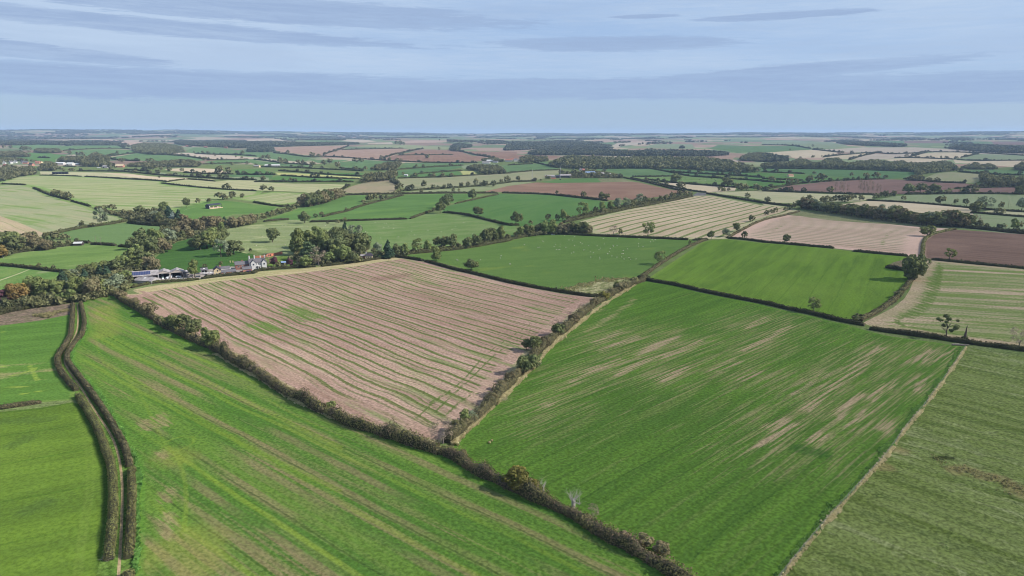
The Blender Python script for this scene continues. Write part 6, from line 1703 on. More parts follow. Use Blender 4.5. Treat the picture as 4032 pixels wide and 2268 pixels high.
# middle-distance hedges traced one by one, joined because they read as one dark net
NETS = {'thin dark hedges netting the far left fields': [('A1', 640, 290, 1000, 270, 1250, 267, 1300, 275), ('A1', 1190, 237, 1250, 265), ('A1', 1080, 347, 1370, 314), ('A1', 1680, 332, 2030, 372, 2130, 382), ('A1', 1960, 320, 2400, 332), ('A1', 2290, 330, 2576, 347), ('A1', 2080, 387, 2500, 377), ('A1', 1090, 370, 1230, 390), ('A1', 1250, 482, 1500, 500), ('A1', 1340, 510, 1500, 525, 1800, 548, 2000, 560, 2250, 578, 2576, 587), ('A1', 1850, 510, 2340, 527), ('A1', 2040, 427, 2300, 418, 2500, 415), ('A1', 2380, 529, 2576, 533), ('A1', 385, 360, 500, 364), ('A1', 640, 448, 760, 452), ('A1', 780, 495, 1200, 498, 1340, 510), ('A1', 1240, 388, 1400, 396)],
        'thin dark hedges netting the far central fields': [('A2', 200, 312, 580, 362, 700, 347), ('A2', 680, 347, 1250, 382, 1500, 402, 1900, 412, 2250, 412), ('A2', 700, 332, 850, 282, 950, 242), ('A2', 890, 282, 1500, 267), ('A2', 1260, 377, 1600, 290, 1700, 270), ('A2', 1450, 337, 2000, 330), ('A2', 2020, 290, 2400, 362), ('A2', 0, 377, 550, 432), ('A2', 860, 462, 1030, 487), ('A2', 0, 452, 600, 467, 1100, 497), ('A2', 0, 532, 220, 532), ('A2', 250, 492, 620, 527, 1100, 550), ('A2', 270, 542, 600, 562, 1060, 577), ('A2', 0, 604, 500, 606, 1000, 606), ('A2', 1370, 597, 1440, 632), ('A2', 1450, 567, 2000, 552, 2576, 517), ('A2', 1440, 482, 1800, 455, 2100, 438), ('A2', 1650, 522, 2090, 492), ('A2', 960, 637, 870, 692), ('A2', 1500, 694, 1800, 677, 2250, 647, 2500, 618, 2576, 609)],
        'thin dark hedges between the fields below the big wood': [('A3', 0, 515, 250, 491, 520, 484), ('A3', 0, 437, 250, 421), ('A3', 260, 407, 500, 462), ('A3', 1250, 552, 1650, 547), ('A3', 1430, 470, 1650, 510, 1830, 547), ('A3', 1650, 505, 2200, 532, 2576, 562), ('A3', 1840, 547, 2576, 597), ('A3', 1400, 582, 1600, 606, 1900, 633, 2280, 662, 2576, 670), ('A3', 0, 607, 280, 597), ('A3', 700, 478, 1000, 471, 1450, 468)],
        'thin dark hedges netting the far right fields': [('A4', 0, 494, 420, 512), ('A4', 0, 562, 400, 577), ('A4', 0, 587, 220, 600), ('A4', 0, 667, 250, 627, 400, 602, 700, 582, 1200, 564), ('A4', 0, 682, 600, 702, 1100, 717), ('A4', 1400, 714, 2000, 707, 2576, 712), ('A4', 1900, 657, 2250, 647), ('A4', 1400, 562, 1700, 594, 2000, 605), ('A4', 1930, 492, 2200, 517, 2576, 527), ('A4', 500, 274, 760, 302), ('A4', 600, 350, 1060, 304), ('A4', 1090, 300, 1280, 320, 1500, 310, 1620, 300), ('A4', 1640, 297, 2050, 300, 2120, 320), ('A4', 1300, 354, 1500, 354, 1900, 370), ('A4', 850, 377, 1100, 312), ('A4', 1450, 347, 1620, 302), ('A4', 1960, 352, 2100, 320), ('A4', 2070, 300, 2576, 332), ('A4', 1920, 372, 2100, 384, 2576, 380), ('A4', 500, 267, 600, 270), ('A4', 0, 226, 300, 232, 480, 264), ('A4', 0, 458, 500, 466, 1000, 473, 1510, 492)]}
HROW = []
for lab, ls in NETS.items():
    Vs, Fs, nb = [], [], 0
    for i, l_ in enumerate(ls):
        P = G(*l_)
        d0 = np.hypot(P[:, 0], P[:, 1]).mean()
        V, F = hedge_geo(P, min(4.2, 2.2 + d0 * .0004), min(6.0, 2.6 + d0 * .0008), .35, 40 + i, card=min(3.0, max(1.0, d0 * .0011)))
        Vs.append(V)
        Fs.append(F + nb)
        nb += len(V)
    q = np.random.default_rng(len(ls))
    for l_ in ls:          # hedgerow trees standing in these far hedges
        P = densify(G(*l_), 4.0)
        for k in np.where(q.uniform(0, 1, len(P)) < 4.0 / 42)[0]:
            h_ = q.uniform(5, 12)
            HROW.append((P[k, 0] + q.uniform(-3, 3), P[k, 1] + q.uniform(-3, 3), h_ * q.uniform(.9, 1.4), h_))
    tag(link('distant_hedges', np_mesh('distant_hedges', np.concatenate(Vs), np.concatenate(Fs), [HEDGE_DARK])), lab, kind='stuff')
mass('distant_hedgerow_trees', 'small dark trees standing in the far hedges', np.array(HROW), WOODF)
print('hedges', time.time() - t1)

# ------------------------------------------------------------------ buildings
t1 = time.time()
SLATE = mat_plain('slate_roof', alb((112, 108, 110), 1.2), .8, .12, .8)
SLATE_D = mat_plain('dark_slate_roof', alb((66, 60, 68), 1.2), .8, .12, .8)
FIBRE = mat_plain('fibre_cement_roof', alb((172, 164, 160), 1.2), .85, .14, .5, c2=alb((134, 126, 124), 1.2))
CONC = mat_plain('concrete', alb((190, 178, 168), 1.2), .9, .1, .6)
CLAD = mat_plain('grey_cladding', alb((176, 170, 166), 1.2), .8, .06, 2)
WHITE = mat_plain('white_render', alb((232, 230, 224), 1.55), .7, .04, 1)
CREAM = mat_plain('cream_render', alb((234, 210, 168), 1.4), .8, .06, 1)
BRICK = mat_plain('pink_brick', alb((204, 146, 124), 1.45), .9, .1, 1.2)
BRICK_O = mat_plain('orange_brick', alb((220, 138, 108), 1.3), .9, .12, 1.0)
BRICK_D = mat_plain('dark_brick', alb((150, 104, 90), 1.2), .9, .12, 1.0)  # darker brick tone, even over each wall
TILE = mat_plain('red_tile_roof', alb((168, 112, 94), 1.2), .85, .12, .8)
TIMBER = mat_plain('dark_timber', alb((74, 64, 60), 1.2), .9, .15, 2)
DARKM = mat_plain('dark_metal_sheet', alb((58, 60, 72), 1.2), .6, .1, 1)
BLUE = mat_plain('blue_paint', alb((48, 44, 120), 1.2), .5, .08, 2)
NAVY = mat_plain('navy_paint', alb((46, 48, 78), 1.2), .5, .08, 2)
PALEBL = mat_plain('pale_blue_sheet', alb((150, 172, 206), 1.2), .5, .06, 1)
GLASSM = mat_plain('window_glass', alb((58, 66, 74), 1.2), .15, .1, 2, spec=.6)
PANELM = mat_plain('solar_cells', alb((60, 66, 104), 1.2), .18, .08, 1, spec=.6)
FRAMEM = mat_plain('pale_metal_frame', alb((190, 190, 194), 1.2), .4, .05, 2)
STRAW = mat_plain('straw_bales', alb((226, 196, 160), 1.2), .95, .1, 2)
BLACKM = mat_plain('black_sheet_and_shade', alb((34, 34, 40), 1.2), .7, .1, 1)  # black barn sheeting, also paints shade in openings and bays
WOODP = mat_plain('weathered_wood', alb((150, 140, 122), 1.2), .9, .15, 5)
WIREM = mat_plain('galvanised_wire', alb((140, 140, 140), 1.2), .5, .05, 5, metallic=.5)
WOOL = mat_plain('wool', alb((226, 218, 200), 1.4), .95, .05, 6)
FACEM = mat_plain('sheep_face', alb((190, 180, 164), 1.1), .9, .1, 6)
COWM = mat_plain('black_hide', alb((40, 38, 38), 1.2), .8, .1, 3)
CARW = mat_plain('white_car_paint', alb((236, 238, 240), 1.1), .3, .03, 3, spec=.5)
CARG = mat_plain('green_machine_paint', alb((168, 190, 180), 1.1), .4, .05, 3)
RUBBER = mat_plain('rubber', alb((40, 40, 40), 1.2), .9, .1, 5)

FANG = rad(26)


def frame(P, ang):
    return Matrix.Translation((P[0], P[1], gz(P[0], P[1]))) @ Matrix.Rotation(ang, 4, 'Z')


def building(label, cat, P, ang, L, Wd, eh, rh, wall, roof, name='building', opens=(), over=.3, chim=(), hip=0.0, openface=None, posts=0, lean=False, chim_mat=None):
    """P front-left ground corner; x along the front, y away from it, ridge along x. opens: (face, u, z, w, h, kind)"""
    P = np.asarray(P, float).ravel()
    rt = empty(name, (P[0], P[1], gz(P[0], P[1])), ang, label, cat)
    t = .18
    w_ = MB()
    b0 = -.6
    faces = {'F': (0, 0, L, t), 'B': (0, Wd - t, L, Wd), 'L': (0, t, t, Wd - t), 'R': (L - t, t, L, Wd - t)}
    of = openface or ''
    for k, (x0, y0, x1, y1) in faces.items():
        if k in of:
            continue
        w_.box(x0, y0, b0, x1, y1, eh)
    if not hip:
        for x0 in (0, L - t):
            w_.prism([(0.02, eh), (Wd - .02, eh), (Wd / 2, rh - .04)], 'x', x0, x0 + t)
    ob = w_.build('wall', wall, rt)
    if posts:
        f_ = MB()
        for i in range(posts + 1):
            x = i * (L - .25) / posts
            for yy in ([0] if 'F' in of else []) + ([Wd - .25] if 'B' in of else []):
                f_.box(x, yy + .02, b0, x + .25, yy + .25, eh - .02)
        f_.build('frame_posts', FRAMEM if roof is not DARKM else TIMBER, rt)
        if 'B' not in of:
            MB().box(.3, Wd - t - .06, 0, L - .3, Wd - t - .02, eh - .3).build('interior_shade', TIMBER, rt)  # dark backing paints the shade inside the open front
    r_ = MB()
    th = .14
    if hip:
        v = [(-over, -over, eh), (L + over, -over, eh), (L + over, Wd + over, eh), (-over, Wd + over, eh), (hip, Wd / 2, rh), (L - hip, Wd / 2, rh),
             (-over, -over, eh - th), (L + over, -over, eh - th), (L + over, Wd + over, eh - th), (-over, Wd + over, eh - th)]
        r_.add(v, [(0, 1, 5, 4), (1, 2, 5), (2, 3, 4, 5), (3, 0, 4), (0, 6, 7, 1), (1, 7, 8, 2), (2, 8, 9, 3), (3, 9, 6, 0), (6, 9, 8, 7)])
    else:
        k = (rh - eh) / (Wd / 2)
        r_.prism([(-over, eh - k * over), (Wd / 2, rh), (Wd / 2, rh + th), (-over, eh - k * over + th)], 'x', -over, L + over)
        r_.prism([(Wd + over, eh - k * over), (Wd + over, eh - k * over + th), (Wd / 2 + .001, rh + th), (Wd / 2 + .001, rh)], 'x', -over, L + over)
    ro = r_.build('roof', roof, rt)
    if not hip:
        MB().box(-over, Wd / 2 - .14, rh + th * .6, L + over, Wd / 2 + .14, rh + th + .07).build('ridge', roof, ro)
    for (x, y, h_) in chim:
        c = MB().box(x - .42, y - .36, rh - 1.2, x + .42, y + .36, rh + h_).box(x - .5, y - .44, rh + h_ + .002, x + .5, y + .44, rh + h_ + .18).build('chimney', chim_mat or wall, ro)
        MB().tube([(x - .2, y, rh + h_ + .18), (x - .2, y, rh + h_ + .55)], [.13, .11]).tube([(x + .2, y, rh + h_ + .18), (x + .2, y, rh + h_ + .55)], [.13, .11]).build('chimney_pot', BRICK, ro)
    for (face, u, z, ww, hh, kind) in opens:
        def bx(mb, u0, u1, z0, z1, d0, d1):
            if face == 'F':
                return mb.box(u0, -d1, z0, u1, -d0, z1)
            if face == 'B':
                return mb.box(u0, Wd + d0, z0, u1, Wd + d1, z1)
            if face == 'L':
                return mb.box(-d1, u0, z0, -d0, u1, z1)
            return mb.box(L + d0, u0, z0, L + d1, u1, z1)
        if kind == 'window':
            fr = MB()
            e = .09
            bx(fr, u, u + ww, z, z + e, .003, .07)
            bx(fr, u, u + ww, z + hh - e, z + hh, .003, .07)
            bx(fr, u, u + e, z + e, z + hh - e, .003, .07)
            bx(fr, u + ww - e, u + ww, z + e, z + hh - e, .003, .07)
            bx(fr, u + ww / 2 - .03, u + ww / 2 + .03, z + e, z + hh - e, .003, .06)
            f_ = fr.build('window', WHITE, rt)
            bx(MB(), u + e, u + ww - e, z + e, z + hh - e, .004, .03).build('pane', GLASSM, f_)
        elif kind == 'skylight':
            k = (rh - eh) / (Wd / 2)
            y0, y1 = z, z + hh
            MB().add([(u, y0, eh + k * y0 + .15), (u + ww, y0, eh + k * y0 + .15), (u + ww, y1, eh + k * y1 + .15), (u, y1, eh + k * y1 + .15),
                      (u, y0, eh + k * y0 + .24), (u + ww, y0, eh + k * y0 + .24), (u + ww, y1, eh + k * y1 + .24), (u, y1, eh + k * y1 + .24)],
                     [(0, 3, 2, 1), (4, 5, 6, 7), (0, 1, 5, 4), (1, 2, 6, 5), (2, 3, 7, 6), (3, 0, 4, 7)]).build('skylight', WHITE, ro)
        else:
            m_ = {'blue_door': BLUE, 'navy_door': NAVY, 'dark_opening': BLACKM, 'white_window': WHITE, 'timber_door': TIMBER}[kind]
            nm = {'blue_door': 'garage_door', 'navy_door': 'door', 'dark_opening': 'opening_shade', 'white_window': 'window', 'timber_door': 'door'}[kind]  # openings are black boxes on the wall, painting the shade within
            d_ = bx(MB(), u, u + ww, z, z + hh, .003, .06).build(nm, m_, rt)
            if kind == 'navy_door':
                bx(MB(), u + ww * .8, u + ww * .9, z + hh * .45, z + hh * .5, .065, .11).build('handle', FRAMEM, d_)
    return rt


def by_ridge(label, cat, z, x1, y1, x2, rh, eh, Wd, wall, roof, ang=FANG, name='building', y2=None, **kw):
    """x1,y1 = left end of the ridge in the photograph, x2 = its right end"""
    a = G(z, x1, y1, up=rh)[0]
    if y2 is not None:
        b = G(z, x2, y2, up=rh)[0]
        L = math.hypot(*(b - a))
        ang = math.atan2(b[1] - a[1], b[0] - a[0]) if ang is None else ang
    else:
        d = math.hypot(a[0], a[1], CAMH - gz(*a) - rh)
        # width in the picture of a run along ang, allowing for the line receding
        x2d = (ZOOM[z][0] + ZOOM[z][2] * x2 - 2016) / FOC
        ca, sa = math.cos(ang), math.sin(ang)
        # solve for L so that the ridge end projects to x2
        lo, hi = .5, 400.0
        for _ in range(40):
            md = (lo + hi) / 2
            uu, _v = project(a[0] + ca * md, a[1] + sa * md, gz(*a) + rh)
            if uu < ZOOM[z][0] + ZOOM[z][2] * x2:
                lo = md
            else:
                hi = md
        L = lo
    n_ = np.array([-math.sin(ang), math.cos(ang)])
    return building(label, cat, a - n_ * Wd / 2, ang, L, Wd, eh, rh, wall, roof, name=name, **kw), L


# -- farm
rt, L = by_ridge('long grey barn with solar panels on its roof beside the open barns', 'barn', 'E1', 130, 692, 1080, 6.6, 4.2, 12, CLAD, FIBRE, name='barn', openface='F', posts=5)
k = (6.6 - 4.2) / 6
for i in range(12):
    x0 = L * (.13 + .052 * i)
    y0, y1 = 1.0, 4.9
    MB().add([(x0, y0, 4.2 + k * y0 + .17), (x0 + L * .046, y0, 4.2 + k * y0 + .17), (x0 + L * .046, y1, 4.2 + k * y1 + .17), (x0, y1, 4.2 + k * y1 + .17),
              (x0, y0, 4.2 + k * y0 + .25), (x0 + L * .046, y0, 4.2 + k * y0 + .25), (x0 + L * .046, y1, 4.2 + k * y1 + .25), (x0, y1, 4.2 + k * y1 + .25)],
             [(0, 3, 2, 1), (4, 5, 6, 7), (0, 1, 5, 4), (1, 2, 6, 5), (2, 3, 7, 6), (3, 0, 4, 7)]).build('solar_panel', PANELM, rt)
a = G('E1', 480, 800, up=5.0)[0]
building('weathered grey barn with a pale sagging roof nearest the lane wood', 'barn', a + np.array([-3.0, -.5]), FANG - rad(40), 14, 9, 2.0, 3.9, CLAD, FIBRE, name='barn', opens=[('F', 6, 2.0, 1.4, 1.4, 'skylight')])
# double open-fronted barn: two bays side by side, gables to the front
A0 = G('E1', 1060, 918)[0]
ca, sa = math.cos(FANG - rad(2)), math.sin(FANG - rad(2))
rt = empty('barn', (A0[0], A0[1], gz(*A0)), FANG - rad(2), 'twin gabled open fronted barn with arched bays full of machinery', 'barn')
bw, bd, eh, rh = 8.2, 9.0, 4.3, 6.0
wm = MB().box(-.15, .15, -.5, 0, bd, eh).box(2 * bw, .15, -.5, 2 * bw + .15, bd, eh).box(0, bd - .15, -.5, 2 * bw, bd, eh)
wm.build('wall', mat_plain('dark_grey_cladding', alb((92, 92, 98), 1.2), .8, .06, 1), rt)
MB().box(.2, bd - .3, 0, 2 * bw - .2, bd - .18, eh - .2).box(bw - .08, 2.5, 0, bw + .08, bd - .3, eh - .3).build('interior_shade', BLACKM, rt)  # black backing and divider paint the shade inside the bays
for i in range(2):
    x0, x1 = i * bw, (i + 1) * bw
    xm = (x0 + x1) / 2
    # portal: posts, arched lintel and gable infill cut out of one sheet
    q = MB()
    arch = []
    for j in range(9):
        t_ = math.pi * j / 8
        arch.append((xm - math.cos(t_) * (bw / 2 - .45) * (abs(math.cos(t_)) ** .35 / max(.05, abs(math.cos(t_)))) if abs(math.cos(t_)) > .05 else xm, 3.1 + .9 * math.sin(t_) ** .5 if t_ not in (0,) else 3.1))
    q.box(x0 + .02, -.12, -.5, x0 + .42, .12, eh).box(x1 - .42, -.12, -.5, x1 - .02, .12, eh)
    v = [(p[0], -.1, p[1]) for p in arch]
    top = [(x0 + .44 + (bw - .88) * j / 8, -.1, eh + (rh - eh) * (1 - abs(j - 4) / 4) * .96 - .02) for j in range(9)]
    vv = v + top
    fr = [(j, j + 1, 9 + j + 1, 9 + j) for j in range(8)]
    q.add(vv, fr).add([(p[0], .1, p[2]) for p in vv], [f[::-1] for f in fr])
    q.build('portal', CONC, rt)
    r_ = MB()
    kk = (rh - eh) / (bw / 2)
    r_.prism([(x0 - (.3 if i == 0 else -.01), eh - kk * (.3 if i == 0 else -.01)), (xm, rh), (xm, rh + .14), (x0 - (.3 if i == 0 else -.01), eh + .14 - kk * (.3 if i == 0 else -.01))], 'y', -.3, bd + .3)
    r_.prism([(x1 + (.3 if i == 1 else -.01), eh - kk * (.3 if i == 1 else -.01)), (x1 + (.3 if i == 1 else -.01), eh + .14 - kk * (.3 if i == 1 else -.01)), (xm + .001, rh + .14), (xm + .001, rh)], 'y', -.3, bd + .3)
    r_.build('roof', FIBRE, rt)


def farm_pt(x, y):
    """metres along / behind the twin barn front"""
    return (A0[0] + ca * x - sa * y, A0[1] + sa * x + ca * y)


def thing_at(name, label, cat, x, y, rz=0.0, group=None):
    px, py = farm_pt(x, y)
    return empty(name, (px, py, gz(px, py)), FANG + rz, label, cat, group)


def wheels(rt, L_, W_, r_, base=.25):
    for x in (L_ * .2, L_ * .8):
        for y in (0, W_):
            wv = MB().tube([(x, y - .12, r_), (x, y + .12, r_)], [r_, r_], 10).build('wheel', RUBBER, rt)
            MB().tube([(x, y - .13, r_), (x, y + .13, r_)], [r_ * .5, r_ * .5], 8).build('rim', FRAMEM, wv)


c = thing_at('tractor', 'pale green tractor parked under the left bay', 'tractor', 4.2, 2.0, rad(90))
MB().box(0, .35, .6, 2.0, 1.45, 1.5).box(2.0, .2, .7, 3.5, 1.6, 1.5).build('body', CARG, c)
cb = MB().box(2.0, .25, 1.5, 3.3, 1.55, 2.7).build('cab', GLASSM, c)
MB().box(1.9, .2, 2.7, 3.4, 1.6, 2.82).build('cab_roof', CARG, c)
wheels(c, 3.5, 1.8, .6)
c = thing_at('trailer', 'white livestock trailer parked under the right bay', 'trailer', 9.2, 1.5, rad(80))
MB().box(0, .2, .6, 3.6, 2.0, 2.3).build('body', CARW, c)
MB().box(3.6, .95, .6, 4.7, 1.2, .75).build('drawbar', FRAMEM, c)
wheels(c, 3.6, 2.2, .4)
for (x, y, rz, lab) in ((11.6, 1.0, 15, 'white car parked under the right bay beside the trailer'), (6.2, -1.0, 40, 'white car parked in front of the left bay')):
    c = thing_at('parked_car', lab, 'car', x, y, rad(rz))
    MB().prism([(0, .35), (3.9, .35), (3.9, .85), (3.0, .95), (2.4, 1.42), (.9, 1.42), (.2, .95), (0, .85)], 'y', .1, 1.7).build('body', CARW, c)
    MB().prism([(.45, .97), (2.85, .97), (2.35, 1.36), (.98, 1.36)], 'y', .08, 1.72).build('side_window', GLASSM, c)
    wheels(c, 3.9, 1.8, .33)
for i, (x, y) in enumerate(((.8, -.9), (2.0, .5), (3.0, -.6), (7.2, .4), (14.2, 1.4))):
    c = thing_at('wrapped_bale', ['pale bale at the left post of the open barn', 'dark bale inside the left bay', 'white wrapped bale in front of the left bay', 'pale bale beside the middle post', 'white wrapped bale deep in the right bay'][i], 'bale', x, y, .3 * i)
    MB().tube([(0, 0, .5), (.2, 0, .5), (.9, 0, .5), (1.1, 0, .5)], [.42, .52, .52, .42], 12).build('wrap', CARW if i in (0, 2, 4) else (RUBBER if i == 1 else STRAW), c, True)
# yard wall and sheeted gate
w0, w1 = G('E1', 1058, 985)[0], G('E1', 1640, 940)[0]
an = math.atan2(w1[1] - w0[1], w1[0] - w0[0])
Lw = math.hypot(*(w1 - w0))
rt = empty('yard_wall', (w0[0], w0[1], gz(*w0)), an, 'pale concrete panel wall along the yard of the twin barn', 'wall')
npan = 6
for i in range(npan):
    MB().box(i * Lw / npan + .06, 0, -.4, (i + 1) * Lw / npan - .06, .18, 1.5).build('panel', CONC, rt)
for i in range(npan + 1):
    MB().box(i * Lw / npan - .1, -.04, -.4, i * Lw / npan + .1, .24, 1.62).build('post', CONC, rt)
g0 = G('E1', 1650, 938)[0]
rt = empty('sheeted_gate', (g0[0], g0[1], gz(*g0)), an, 'pale metal sheeted gate at the right end of the yard wall', 'gate')
MB().box(0, .05, .15, 3.4, .12, 1.6).build('sheet', FRAMEM, rt)
MB().box(-.1, 0, -.3, .06, .16, 1.75).box(3.4, 0, -.3, 3.56, .16, 1.75).build('gate_post', WOODP, rt)

by_ridge('low grey stone shed with a white skylight right of the twin barn', 'shed', 'E1', 1740, 648, 1995, 3.8, 2.6, 5, CONC, SLATE, name='shed', opens=[('F', 3.4, 1.0, 1.1, .9, 'skylight'), ('F', .8, 0, 1.1, 1.9, 'timber_door')])
p = G('E1', 1930, 840)[0]
rt = empty('feed_bunker', (p[0], p[1], gz(*p)), FANG, 'open concrete bunker beside the farmyard tree', 'bunker')
MB().box(0, 0, -.3, 4.4, .2, 1.5).box(0, 2.6, -.3, 4.4, 2.8, 1.8).box(0, .2, -.3, .2, 2.6, 1.6).build('wall', CONC, rt)
MB().box(.2, .2, -.2, 4.4, 2.6, .3).build('floor', CONC, rt)
by_ridge('small slate roofed open shed behind the farmyard tree', 'shed', 'E1', 2350, 572, 2540, 4.0, 2.8, 5, CLAD, SLATE, name='shed', openface='F', posts=2, opens=[('F', 1.6, 1.0, 1.0, .9, 'skylight')])
by_ridge('low lean shed with pale roof lights beside the cream gable', 'shed', 'E2', -90, 815, 288, 2.7, 1.9, 4.2, CONC, FIBRE, name='shed', opens=[('F', 2.2, .4, .8, 1.3, 'skylight'), ('F', 4.6, .4, .8, 1.3, 'skylight'), ('F', 6.6, .4, .8, 1.3, 'skylight'), ('F', 3.2, 0, 1.2, 1.6, 'dark_opening'), ('F', 7.2, 0, 1.2, 1.6, 'dark_opening')])
# cream gabled barn: ridge runs away from the viewer
f0 = G('E2', 312, 900)[0]
f1 = G('E2', 510, 886)[0]
an = math.atan2(f1[1] - f0[1], f1[0] - f0[0])
wd = math.hypot(*(f1 - f0))
n_ = np.array([-math.sin(an), math.cos(an)])
rt = building('tall cream gabled brick barn with a navy door and white window', 'barn', f1, an + math.pi / 2, 8.5, wd, 3.9, 5.7, CREAM, SLATE_D, name='barn',
              opens=[('L', wd - 2.9, 2.9, .8, 1.1, 'dark_opening'), ('L', wd - 2.3, .7, 1.2, 1.0, 'window'), ('L', .5, 0, 1.1, 1.7, 'navy_door'), ('L', .9, 3.0, .25, .9, 'dark_opening')])
by_ridge('long low pink brick range with a slate roof', 'outbuilding', 'E2', 505, 740, 912, 3.4, 2.2, 4.6, BRICK, SLATE, name='outbuilding', opens=[('F', 1.2, 1.2, 1.8, .7, 'white_window'), ('F', 7.2, .9, 1.2, .9, 'window')])
by_ridge('low slate roofed range behind the pink brick range', 'outbuilding', 'E2', 430, 645, 735, 4.2, 2.9, 5, BRICK, SLATE, name='outbuilding', chim=[(1.0, 2.5, .8)])
by_ridge('narrow white roofed store between the brick ranges', 'shed', 'E2', 480, 700, 755, 2.9, 2.5, 3, WHITE, WHITE, name='shed')
by_ridge('old brick house wing with three white arched windows', 'house', 'E2', 885, 505, 1275, 5.6, 3.7, 6.4, BRICK_D, SLATE, name='house', chim=[(5.2, 3.2, .5)], opens=[('F', 1.6, 1.7, 1.3, 1.2, 'window'), ('F', 4.4, 1.7, 1.1, 1.3, 'window'), ('F', 7.4, 1.7, 1.2, 1.3, 'window'), ('F', 3.4, 0, .9, 1.5, 'timber_door')])
rt, L = by_ridge('white rendered farmhouse with tall white chimneys and gabled front', 'house', 'E2', 1275, 425, 1730, 7.4, 5.0, 8.2, WHITE, SLATE, name='house', chim=[(.6, 4.1, 2.0), (4.2, 4.1, 2.2), (8.6, 5.4, 1.4), (11.4, 4.1, 2.0)],
                 opens=[('F', 1.4, 3.4, 1.0, 1.2, 'window'), ('F', 4.2, 3.3, 1.0, 1.2, 'window'), ('F', 6.0, 3.3, 1.0, 1.2, 'window'), ('F', 1.0, .8, 1.3, 1.3, 'window'), ('F', 4.4, .8, 1.3, 1.3, 'window'), ('F', 9.6, .8, 1.1, 1.3, 'window'), ('F', 11.0, 3.4, .9, 1.2, 'window')])
for x0, w2 in ((1.0, 3.6), (8.6, 3.4)):
    MB().box(x0, -1.2, -.5, x0 + w2, -.003, 5.0).prism([(x0, 5.0), (x0 + w2, 5.0), (x0 + w2 / 2, 6.9)], 'y', -1.2, -.003).build('front_gable', WHITE, rt)
    MB().prism([(x0 - .3, 4.75), (x0 + w2 / 2, 6.98), (x0 + w2 / 2, 7.12), (x0 - .3, 4.9)], 'y', -1.45, 3.0).prism([(x0 + w2 + .3, 4.75), (x0 + w2 + .3, 4.9), (x0 + w2 / 2 + .001, 7.12), (x0 + w2 / 2 + .001, 6.98)], 'y', -1.45, 3.0).build('gable_roof', SLATE, rt)
    f_ = MB().box(x0 + w2 / 2 - .6, -1.28, 3.2, x0 + w2 / 2 + .6, -1.204, 4.5).build('window', WHITE, rt)
    MB().box(x0 + w2 / 2 - .5, -1.31, 3.3, x0 + w2 / 2 + .5, -1.282, 4.4).build('pane', GLASSM, f_)
MB().box(5.6, -1.9, -.5, 7.6, -.003, 2.5).box(5.4, -2.1, 2.502, 7.8, -.003, 2.7).build('porch', WHITE, rt)
MB().box(6.1, -1.96, 0, 7.1, -1.903, 2.0).build('door', TIMBER, rt)
by_ridge('pink garage with a wide blue door', 'garage', 'E2', 1105, 650, 1355, 4.2, 2.8, 5, BRICK, SLATE, name='garage', opens=[('F', 2.0, 0, 3.4, 1.7, 'blue_door')])
p0, p1 = G('E2', 1040, 822)[0], G('E2', 1185, 808)[0]
rt = empty('garden_wall', (p0[0], p0[1], gz(*p0)), FANG, 'low pink brick wall left of the blue garage door', 'wall')
MB().box(0, 0, -.4, 3.6, .25, 1.3).build('brickwork', BRICK, rt)
MB().box(-.04, -.05, 1.302, 3.64, .3, 1.4).build('coping', CONC, rt)
# kitchen garden wall with an open fronted shed
p0, p1 = G('E2', 1785, 378)[0], G('E2', 2240, 292)[0]
an = math.atan2(p1[1] - p0[1], p1[0] - p0[0])
Lw = math.hypot(*(p1 - p0))
rt = empty('brick_wall', (p0[0], p0[1], gz(*p0)), an, 'long orange brick garden wall behind the white farmhouse', 'wall')
MB().box(0, 0, -.5, Lw, .35, 2.0).build('brickwork', BRICK_O, rt)
MB().box(-.05, -.06, 2.002, Lw + .05, .42, 2.12).build('coping', BRICK_O, rt)
p2 = G('E2', 1470, 396)[0]
rt = empty('brick_wall', (p2[0], p2[1], gz(*p2)), FANG - rad(10), 'lower orange brick wall joining the farmhouse chimneys', 'wall')
MB().box(0, 0, -.5, 8.5, .3, 1.5).build('brickwork', BRICK_O, rt)
MB().box(-.04, -.05, 1.502, 8.54, .35, 1.6).build('coping', BRICK_O, rt)
p3 = G('E2', 1815, 372)[0]
building('small open brick shed set against the orange garden wall', 'shed', p3, an, 4.2, 1.6, 1.9, 2.3, BRICK_O, TILE, name='shed', opens=[('F', .4, .5, 1.5, 1.2, 'dark_opening'), ('F', 2.3, .5, 1.5, 1.2, 'dark_opening')], over=.1)
by_ridge('low garden building with a pale blue roof', 'shed', 'E2', 2200, 500, 2382, 2.2, 1.7, 3.4, TIMBER, PALEBL, ang=rad(8), name='shed')
pg = G('E2', 1800, 690)[0]
rt = empty('garden_wall', (pg[0], pg[1], gz(*pg)), rad(12), 'pale pink garden wall under the bare purple trees', 'wall')
MB().box(0, 0, -.4, 6, .25, .9).build('brickwork', mat_plain('pale_brick', alb((232, 196, 176), 1.1), .9, .08, 1), rt)
MB().box(-.04, -.05, .902, 6.04, .3, 1.0).build('coping', CONC, rt)
